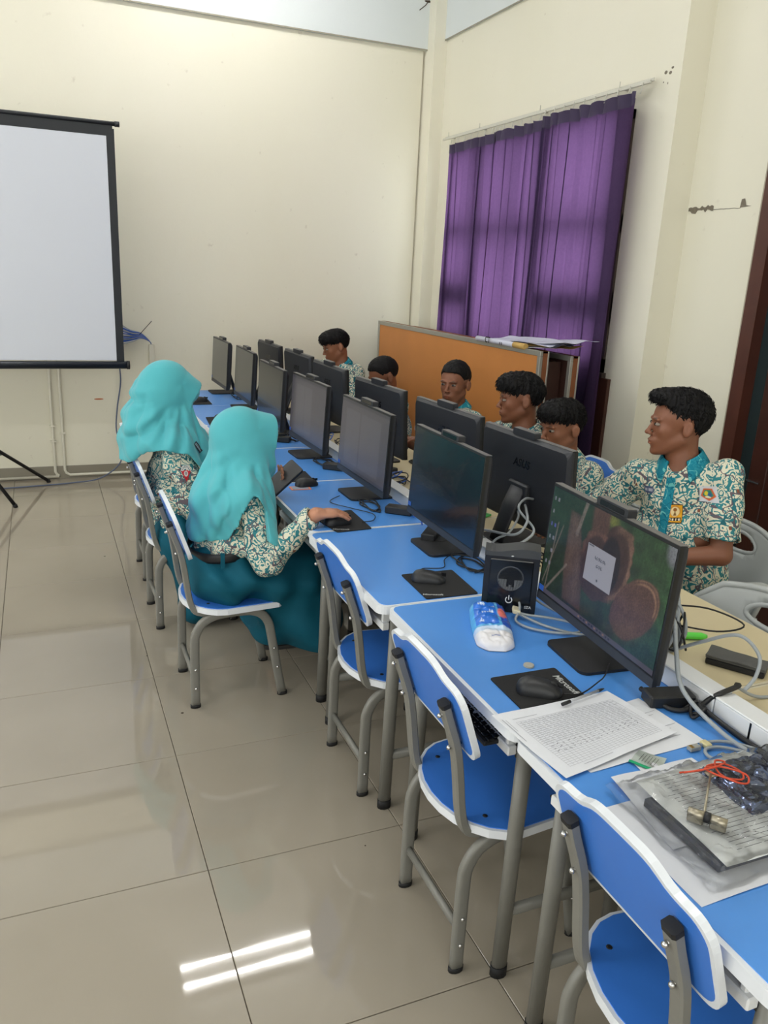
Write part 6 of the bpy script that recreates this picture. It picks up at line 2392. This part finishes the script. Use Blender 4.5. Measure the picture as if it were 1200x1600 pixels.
def paint_tri(nx_, ny_):
    u, v = np.meshgrid(np.linspace(-1, 1, nx_), np.linspace(0, 1, ny_))
    im = np.ones((ny_, nx_, 4)); c = im[..., :3]
    c[:] = L3(196, 28, 44)
    arc = (v < .34)
    band = np.abs(np.hypot(u, (v - .62) * 1.25) - .68) < .17
    tri = (v >= .30) & (np.abs(u) < .80 * (1 - (v - .30) / .70))
    blend(c, band * arc * 1.0, L3(214, 214, 212))
    blend(c, (band & arc & (np.sin(np.arctan2(u, .62 - v) * 26) > .2) & (np.abs(np.hypot(u, (v - .62) * 1.25) - .68) < .08)).astype(float), L3(50, 56, 66))
    blend(c, soft(np.hypot(u / .30, (v - .50) / .17) - 1, .1), L3(226, 214, 214))
    blend(c, soft(np.hypot(u / .17, (v - .49) / .10) - 1, .1), L3(60, 50, 70))
    blend(c, (soft(np.abs(u) - .05, .04) * (np.abs(v - .5) < .07)), L3(230, 230, 230))
    im[..., 3] = (tri | (band & arc)).astype(float)
    return im
def paint_name(nx_, ny_):
    u, v = np.meshgrid(np.linspace(-1, 1, nx_), np.linspace(-1, 1, ny_))
    im = np.ones((ny_, nx_, 4)); c = im[..., :3]
    c[:] = L3(70, 84, 116)
    blend(c, ((np.abs(v) < .35) & (np.abs(u) < .8) & (np.sin(u * 22) > -.2)).astype(float), L3(206, 206, 214))
    im[..., 3] = (np.hypot(u, v * .8) < 1.02).astype(float)
    return im
def paint_clip(nx_, ny_):
    u, v = np.meshgrid(np.linspace(-1, 1, nx_), np.linspace(-1, 1, ny_))
    im = np.ones((ny_, nx_, 4)); c = im[..., :3]
    c[:] = L3(34, 40, 50)
    blend(c, ((np.abs(v) < .4) & (np.abs(u) < .85) & (np.sin(u * 24 + v * 3) > -.1)).astype(float), L3(176, 200, 206))
    return im
# ------------------------------------------------------------ people
SK_B = S(128, 82, 60)
SK_B2 = S(142, 94, 70)
SK_G = S(186, 132, 104)
flat_hand = dict(n=(0, 0, 1), curl=(.3, .45, .35))

def boy(label, pel, yaw, lean, head, head_rot, hair, skin=SK_B, s=1.0, seed=0, wrists=None, elbows=None, look=0.0, vox=.005, sh_drop=0.0, tealcollar=True, shw=.165, necklen=.09, drop=.045, roll=0.0, plk=0.0):
    # seated figure facing yaw; lean = forward offset of the neck from the pelvis
    f = np.array([math.cos(yaw), math.sin(yaw), 0]); l = np.array([-f[1], f[0], 0])
    pel = np.array(pel, float)
    head = np.array(head, float)
    H_ = rot3(*head_rot)
    neck = head + H_ @ np.array([-.035, 0, -.05]) * s + np.array([0, 0, -necklen])
    che = pel * .45 + neck * .55 + np.array([0, 0, -.02])
    shc = neck + np.array([0, 0, -drop]) 
    sl = shc + l * shw + np.array([0, 0, roll]); sr = shc - l * shw - np.array([0, 0, roll])
    if elbows is None:
        elbows = [sl + np.array([0, 0, -.25]) + f * .10 + l * .04, sr + np.array([0, 0, -.25]) + f * .10 - l * .04]
    if wrists is None:
        wrists = [pel + f * .40 + l * .14 + np.array([0, 0, .32]), pel + f * .40 - l * .14 + np.array([0, 0, .32])]
    wrists = [np.array(w) for w in wrists]; elbows = [np.array(e) for e in elbows]
    fx = np.array([math.cos(PI), 0, 0])
    hips = [pel + l * .085 + np.array([0, 0, .0]), pel - l * .085]
    kn = [pel + fx * .40 + np.array([0, -.10, .03]), pel + fx * .40 + np.array([0, .10, .03])]
    if f[0] > -.2: pass
    an = [kn[0] + np.array([.03, 0, -kn[0][2] + .07]), kn[1] + np.array([.03, 0, -kn[1][2] + .07])]
    hd = [nrm_(wrists[i] - elbows[i]) * .6 + f * .5 + np.array([0, 0, -.1]) for i in (0, 1)]
    return build_person(dict(label=label, pelvis=pel, chest=che, neck=neck, sh=[sl, sr], el=elbows, wr=wrists, hd=hd,
        hp=[dict(flat_hand), dict(flat_hand)], hip=hips, kn=kn, an=an, head=head, head_rot=head_rot, skin=skin, hair=hair, s=s, seed=seed, face=fx, look=look, vox=vox, hem=pel[2] - .02, tealcollar=tealcollar, plk=plk))

# the boy in profile at the right
b6, bv6, i6 = boy('boy with quiffed hair seen in profile at the right, gold badge on his shirt', (2.18, 2.17, .50), math.radians(212), 0, (2.09, 2.225, 1.193), (math.radians(152), 0, .02), 'quiff', SK_B, 1.0, 3,
    elbows=[(2.15, 1.985, .775), (1.96, 2.50, .765)], wrists=[(1.93, 2.12, .735), (1.76, 2.42, .785)], vox=.0042, shw=.158, necklen=.078, drop=.062, roll=.028, plk=.055)
o6 = i6['org']
fw, lt, up = i6['fwd'], i6['lat'], i6['up']
patch(b6, bv6, i6['hc'] * 0 + np.array([2.02, 2.112, .888]), fw, up, .050, .066, paint_osis, 'chest_badge', o6, 40, 52)
patch(b6, bv6, np.array([2.09, 1.992, .985]), (-.45, -.9, .1), up, .050, .054, paint_prov, 'arm_badge', o6, 36, 36)
patch(b6, bv6, np.array([2.00, 2.23, .952]), fw, up, .040, .026, paint_name, 'name_badge', o6, 24, 16)

boy('boy with thick fringe peering over the nearest monitor back, blue chair behind him', (2.24, 2.86, .50), math.radians(190), 0, (2.10, 2.935, 1.045), (math.radians(184), .08, 0), 'mop', SK_B2, 1.0, 5, vox=.005, look=.2, tealcollar=False)
boy('boy looking left in profile, just left of the boy with the thick fringe', (2.20, 3.30, .50), math.radians(185), 0, (2.04, 3.20, 1.130), (math.radians(158), .04, 0), 'mop', SK_B, .98, 8, vox=.005, tealcollar=False, elbows=[(2.06, 3.12, .80), (2.02, 3.56, .80)])
boy('boy with cropped hair looking at the camera in front of the orange board', (2.22, 3.93, .50), math.radians(185), 0, (2.06, 3.895, 1.105), (math.radians(217), .0, 0), 'crop', SK_B, .98, 11, vox=.0042)
boy('boy with bowed head and cropped hair, only hair and forehead above the monitor', (2.20, 5.00, .50), math.radians(182), 0, (2.00, 4.76, 1.030), (math.radians(182), .35, 0), 'crop', SK_B, .98, 14, vox=.005)
b1, bv1, i1 = boy('boy with straight fringe at the far end by the back wall, small gold badge', (2.22, 5.78, .50), math.radians(205), 0, (2.01, 5.72, 1.125), (math.radians(178), .28, 0), 'bowl', SK_B2, .98, 17, vox=.005)
patch(b1, bv1, np.array([1.99, 5.62, .84]), i1['fwd'], i1['up'], .056, .066, paint_osis, 'chest_badge', i1['org'], 20, 26)

# ------------------------------------------------------------ the two girls
def girl(label, g):
    g['label'] = label
    g['girl'] = True
    g['long'] = True
    g['trousers'] = False
    g['face'] = (1, 0, 0)
    g['skin'] = SK_G
    return build_person(g)

def hijab(t, i, g, hem, seed, pins, drape_cones, extra=None, brim=.105, open_=True):
    # head shell + cape over the shoulders, cut by the hem height function
    org = i['org']; hc = i['hc']; H_ = i['H']
    P = np.array([hc, g['pelvis'], g['neck'], *g['sh'], *g['el']])
    lo = P.min(0) - .26; hi = P.max(0) + .24
    lo[2] = max(lo[2], .50)
    F = Field(lo, hi, .005)
    W = lambda p: head_world(hc, H_, p)
    F.ell(W((-.018, 0, .030)), (.116, .098, .103), H_, .01)
    F.cone(W((-.01, 0, .020)), W((.045, 0, .012)), .105, .100, .02, ax=H_[:, 1], sq=.88)
    F.cone(W((.02, 0, -.02)), W((.045, 0, -.07)), .085, .072, .03)
    n_ = H_[:, 0]
    # square brim
    F.cone(W((.03, 0, .02)), W((brim, 0, .012)), .104, .098, .01, ax=H_[:, 1], sq=.86, flat=True)
    F.cone(W((.03, 0, -.035)), W((brim - .012, 0, -.040)), .080, .070, .02, ax=H_[:, 1], sq=.92, flat=True)
    for (a, b, ra, rb, sq_) in drape_cones:
        F.cone(a, b, ra, rb, .045, ax=i['lat'], sq=sq_)
    for k in (0, 1):
        sh_ = np.array(g['sh'][k]); el = np.array(g['el'][k])
        sv = 1 + (g.get('sleeve', 1.0) - 1) * .8
        F.cone(sh_, sh_ + (el - sh_) * .75, .088 * sv, .080 * sv, .04)
    # radiating folds
    cx, cy = i['hc'][0], i['hc'][1]
    up = i['up']
    def folds(X, Y, Z):
        dx, dy, dz = X - cx, Y - cy, Z - hc[2]
        lx = dx * H_[0][0] + dy * H_[1][0] + dz * H_[2][0]
        ly = dx * H_[0][1] + dy * H_[1][1] + dz * H_[2][1]
        lz = dx * H_[0][2] + dy * H_[1][2] + dz * H_[2][2]
        a = np.arctan2(lx - .02 + .0, -lz + .06)      # angle about the side axis, folds radiate from the temple
        r_ = np.hypot(lx, lz)
        q = np.clip((-lz + .03) / .16, 0, 1) * np.clip((r_ - .05) / .08, 0, 1)
        w = (1.2 - 2.4 * np.abs(np.sin(.5 * (a * 13 + ly * 9 + seed + 2 * np.sin(r_ * 9 + seed)))) ** .8) + .6 * np.sin(a * 21 - ly * 14 + r_ * 12 + seed * 2)
        ph = np.arctan2(dy, dx)
        w2 = 1.1 - 2.2 * np.abs(np.sin(.5 * (ph * 9 + dz * 9 + 1.5 * np.sin(dz * 12 + seed) + seed))) ** .8
        return q * (.0075 * w + .0062 * w2 + .0025 * np.sin(ph * 17 + dz * 30 + 2 * np.sin(dz * 20))) + (1 - q) * .0012 * np.sin(a * 3 + ly * 20)
    F.disp(folds)
    # inner hollow in front of the face
    F.cone(W((.030, 0, -.012)), W((.16, 0, -.030)), .078, .088, .004, 'sub', ax=H_[:, 1], sq=.80)
    F.ell(W((.02, 0, -.010)), (.072, .064, .092), H_, .004, 'sub')
    X, Y, Z = np.meshgrid(F.ax[0], F.ax[1], F.ax[2], indexing='ij')
    hz = hem(X, Y)
    F.f = np.maximum(F.f, (hz - Z).astype(np.float32) * .8)
    if extra is not None:
        extra(F)
    # hollow underside
    for k in (0, 1):
        pass
    o, V, Q = field_obj(F, 'hijab', M_hijab, t, org, 1)
    return o, V, Q

def skirt(t, i, g, cones, hemz, belt=None, amp=.006, cut=None):
    org = i['org']
    P = np.array([c for q in cones for c in (q[0], q[1])])
    R__ = max(max(q[2], q[3]) * max(1, q[4]) for q in cones)
    lo = P.min(0) - R__ - .05; hi = P.max(0) + R__ + .05
    lo[2] = max(lo[2], hemz - .02)
    F = Field(lo, hi, .006)
    for (a, b, ra, rb, sq_) in cones:
        F.cone(a, b, ra, rb, .04, ax=(0, 1, 0), sq=sq_)
    def folds(X, Y, Z):
        q = np.clip((X - P[:, 0].min()) * 3, 0, 1)
        return amp * (np.sin(X * 26 + Z * 30 + 2 * np.sin(X * 11 + Y * 9)) + .6 * np.sin(X * 44 - Z * 12 + Y * 16) + .5 * np.sin(Z * 38 + Y * 31 + X * 8))
    F.disp(folds)
    F.plane((0, 0, hemz), (0, 0, -1))
    if cut is not None:
        cut(F)
    o, V, Q = field_obj(F, 'skirt', M_skirt, t, org, 1)
    return o

# girl in front, hand on the mouse
gB = dict(pelvis=(.585, 3.00, .50), chest=(.615, 3.00, .66), neck=(.652, 2.995, .905), sh=[(.655, 3.135, .845), (.665, 2.855, .835)],
    el=[(.72, 3.22, .64), (.735, 2.795, .590)], wr=[(.820, 3.165, .770), (.893, 2.705, .802)], hd=[(.62, -.05, .50), (1, .12, .0)],
    hp=[dict(n=(.50, .25, -.80), curl=(.35, .5, .4), s=.90), dict(n=(.12, -.05, 1), curl=(.20, .26, .20), s=.98, spread=.20)],
    hip=[(.60, 3.08, .49), (.60, 2.92, .49)], kn=[(.98, 3.12, .49), (.98, 2.96, .49)], an=[(.90, 3.38, .09), (.90, 3.27, .09)],
    head=(.690, 3.00, 1.022), head_rot=(.16, .08, 0), s=.97, seed=2, vox=.0035, fold=.0050, fat=.92, shirt_fat=1.0, hem=.600)
pB, bvB, iB = girl('girl in teal hijab in front, one hand on a mouse, a phone in the other', gB)
def hemB(X, Y):
    dx = X - .64
    side = np.exp(-((X - .685) / .065) ** 2)
    z = .668 + .205 * side * np.clip((3.02 - Y) / .14, -0.2, 1)
    z = np.where(X > .750, .640, z)
    z = z + .010 * np.sin(X * 60) + .006 * np.sin(Y * 70)
    return np.where((X > .722) & (X <= .750), z * .35 + .640 * .65, z)
hijab(pB, iB, gB, hemB, 1, None, [((.68, 3.0, .98), (.635, 3.0, .80), .100, .135, 1.15), ((.640, 3.0, .80), (.590, 3.0, .66), .135, .125, 1.25), ((.712, 3.0, .93), (.735, 3.0, .66), .062, .048, 1.9)])
patch(pB, bvB, np.array([.735, 2.80, .735]), (.1, -1, .15), (0, 0, 1), .052, .066, paint_tri, 'arm_badge', iB['org'], 44, 44)
MBb = MB()
bp_ = []
for k in range(40):
    a = 2 * PI * k / 40
    bp_.append((.012 + .124 * math.cos(a), .166 * math.sin(a), .612 + .010 * math.cos(a)))
MBb.tube(bp_, .020, 8, closed=True, flat=(1.0, .28), up=(0, 0, 1)).build('belt', M_belt, pB)
MB().box(-.02, -.005, -.172, -.162, .575, .635).build('belt_loop', M_skirt, pB)
skirt(pB, iB, gB, [((.597, 3.0, .585), (.595, 3.0, .50), .116, .130, 1.36), ((.595, 3.0, .52), (.595, 3.0, .50), .125, .130, 1.36), ((.60, 3.0, .50), (.98, 3.0, .50), .095, .085, 2.1),
    ((.80, 2.94, .42), (.98, 2.94, .30), .10, .11, 1.3), ((.72, 3.02, .42), (.82, 3.03, .27), .10, .115, 1.3), ((1.00, 3.0, .46), (.96, 3.0, .22), .085, .12, 1.7), ((.72, 3.1, .42), (.78, 3.12, .26), .06, .07, 1.2)], .170, amp=.007,
    cut=lambda F: F.ell((.54, 3.0, .29), (.20, .30, .112), None, .0, 'sub'))

# the phone (large dark) in her left hand
ph = thing('phone', 'large dark phone held up in the hand of the girl in front', 'phone', (.885, 3.135, .828), 0)
_yl = Vector((.75, .0, .66)).normalized(); _xl = Vector((.25, -.93, -.28)); _xl = (_xl - _yl * _xl.dot(_yl)).normalized(); _zl = _xl.cross(_yl)
ph.rotation_euler = Matrix(((_xl.x, _yl.x, _zl.x), (_xl.y, _yl.y, _zl.y), (_xl.z, _yl.z, _zl.z))).to_euler()
MB().prism(rr(-.048, .048, -.088, .088, .012, 4), -.0045, .0045).build('case', M_blackm, ph)
MB().prism(rr(-.045, .045, -.085, .085, .010, 4), .0045, .0052).build('screen', M_black, ph)

# girl farther back, head bowed
gA = dict(pelvis=(.545, 3.765, .50), chest=(.53, 3.765, .67), neck=(.530, 3.765, .930), sh=[(.525, 3.905, .865), (.525, 3.625, .855)],
    el=[(.60, 3.95, .62), (.600, 3.575, .605)], wr=[(.80, 3.86, .72), (.79, 3.70, .72)], hd=[(.9, -.1, .25), (.9, .15, .25)],
    hp=[dict(n=(.2, .5, .8), curl=(.5, .6, .4), s=.88), dict(n=(.2, -.4, .8), curl=(.5, .6, .4), s=.88)],
    hip=[(.56, 3.845, .49), (.56, 3.685, .49)], kn=[(.93, 3.87, .49), (.93, 3.67, .49)], an=[(.88, 3.87, .09), (.88, 3.67, .09)],
    head=(.515, 3.75, 1.105), head_rot=(.05, .52, 0), s=.98, seed=6, vox=.0045, fold=.0065, fat=.95, shirt_fat=1.10, hem=.48, sleeve=1.25)
pA, bvA, iA = girl('girl in teal hijab farther back with bowed head, red badge on her sleeve', gA)
def hemA(X, Y):
    z = np.interp(X, [.25, .33, .40, .50, .56, .62, .70, .78], [.79, .80, .865, .875, .86, .80, .755, .75])
    z = np.where(Y > 3.80, np.minimum(z, .82), z)
    return z + .006 * np.sin(X * 55 + Y * 20)
_hj, _hv, _hq = hijab(pA, iA, gA, hemA, 4, None, [((.47, 3.76, 1.08), (.43, 3.77, .90), .110, .125, 1.15), ((.43, 3.77, .90), (.37, 3.78, .80), .115, .060, 1.6), ((.53, 3.76, .96), (.52, 3.765, .86), .10, .125, 1.25),
    ((.58, 3.74, .99), (.70, 3.70, .78), .052, .040, 1.6)])
patch(pA, bvA, np.array([.55, 3.60, .76]), (.1, -1, .15), (0, 0, 1), .058, .074, paint_tri, 'arm_badge', iA['org'], 44, 44)
skirt(pA, iA, gA, [((.545, 3.765, .52), (.555, 3.765, .50), .125, .13, 1.36), ((.56, 3.765, .50), (.93, 3.765, .49), .095, .085, 2.1),
    ((.95, 3.765, .46), (.90, 3.765, .12), .085, .12, 1.7), ((.52, 3.66, .46), (.62, 3.62, .10), .085, .085, 1.1), ((.62, 3.62, .10), (.86, 3.66, .10), .085, .09, 1.1), ((.60, 3.64, .40), (.86, 3.66, .36), .08, .09, 1.1)], .012, amp=.007)
_hb = BVHTree.FromPolygons([tuple(v) for v in _hv], [tuple(q) for q in _hq])
patch(pA, _hb, np.array([.605, 3.66, .865]), (.2, -1, .15), (-.7, 0, .9), .022, .058, lambda a, b: paint_clip(b, a).transpose(1, 0, 2), 'name_clip', iA['org'], 16, 34, off=.004)
# second phone in her hands
ph2 = thing('phone', 'phone held low in both hands by the farther girl', 'phone', (.91, 3.775, .775), 0)
ph2.rotation_euler = (0, math.radians(-35), 0)
MB().prism(rr(-.070, .070, -.036, .036, .010, 4), -.004, .004).build('case', M_blackm, ph2)
MB().prism(rr(-.066, .066, -.033, .033, .009, 4), .004, .0046).build('screen', M_glossblack, ph2)
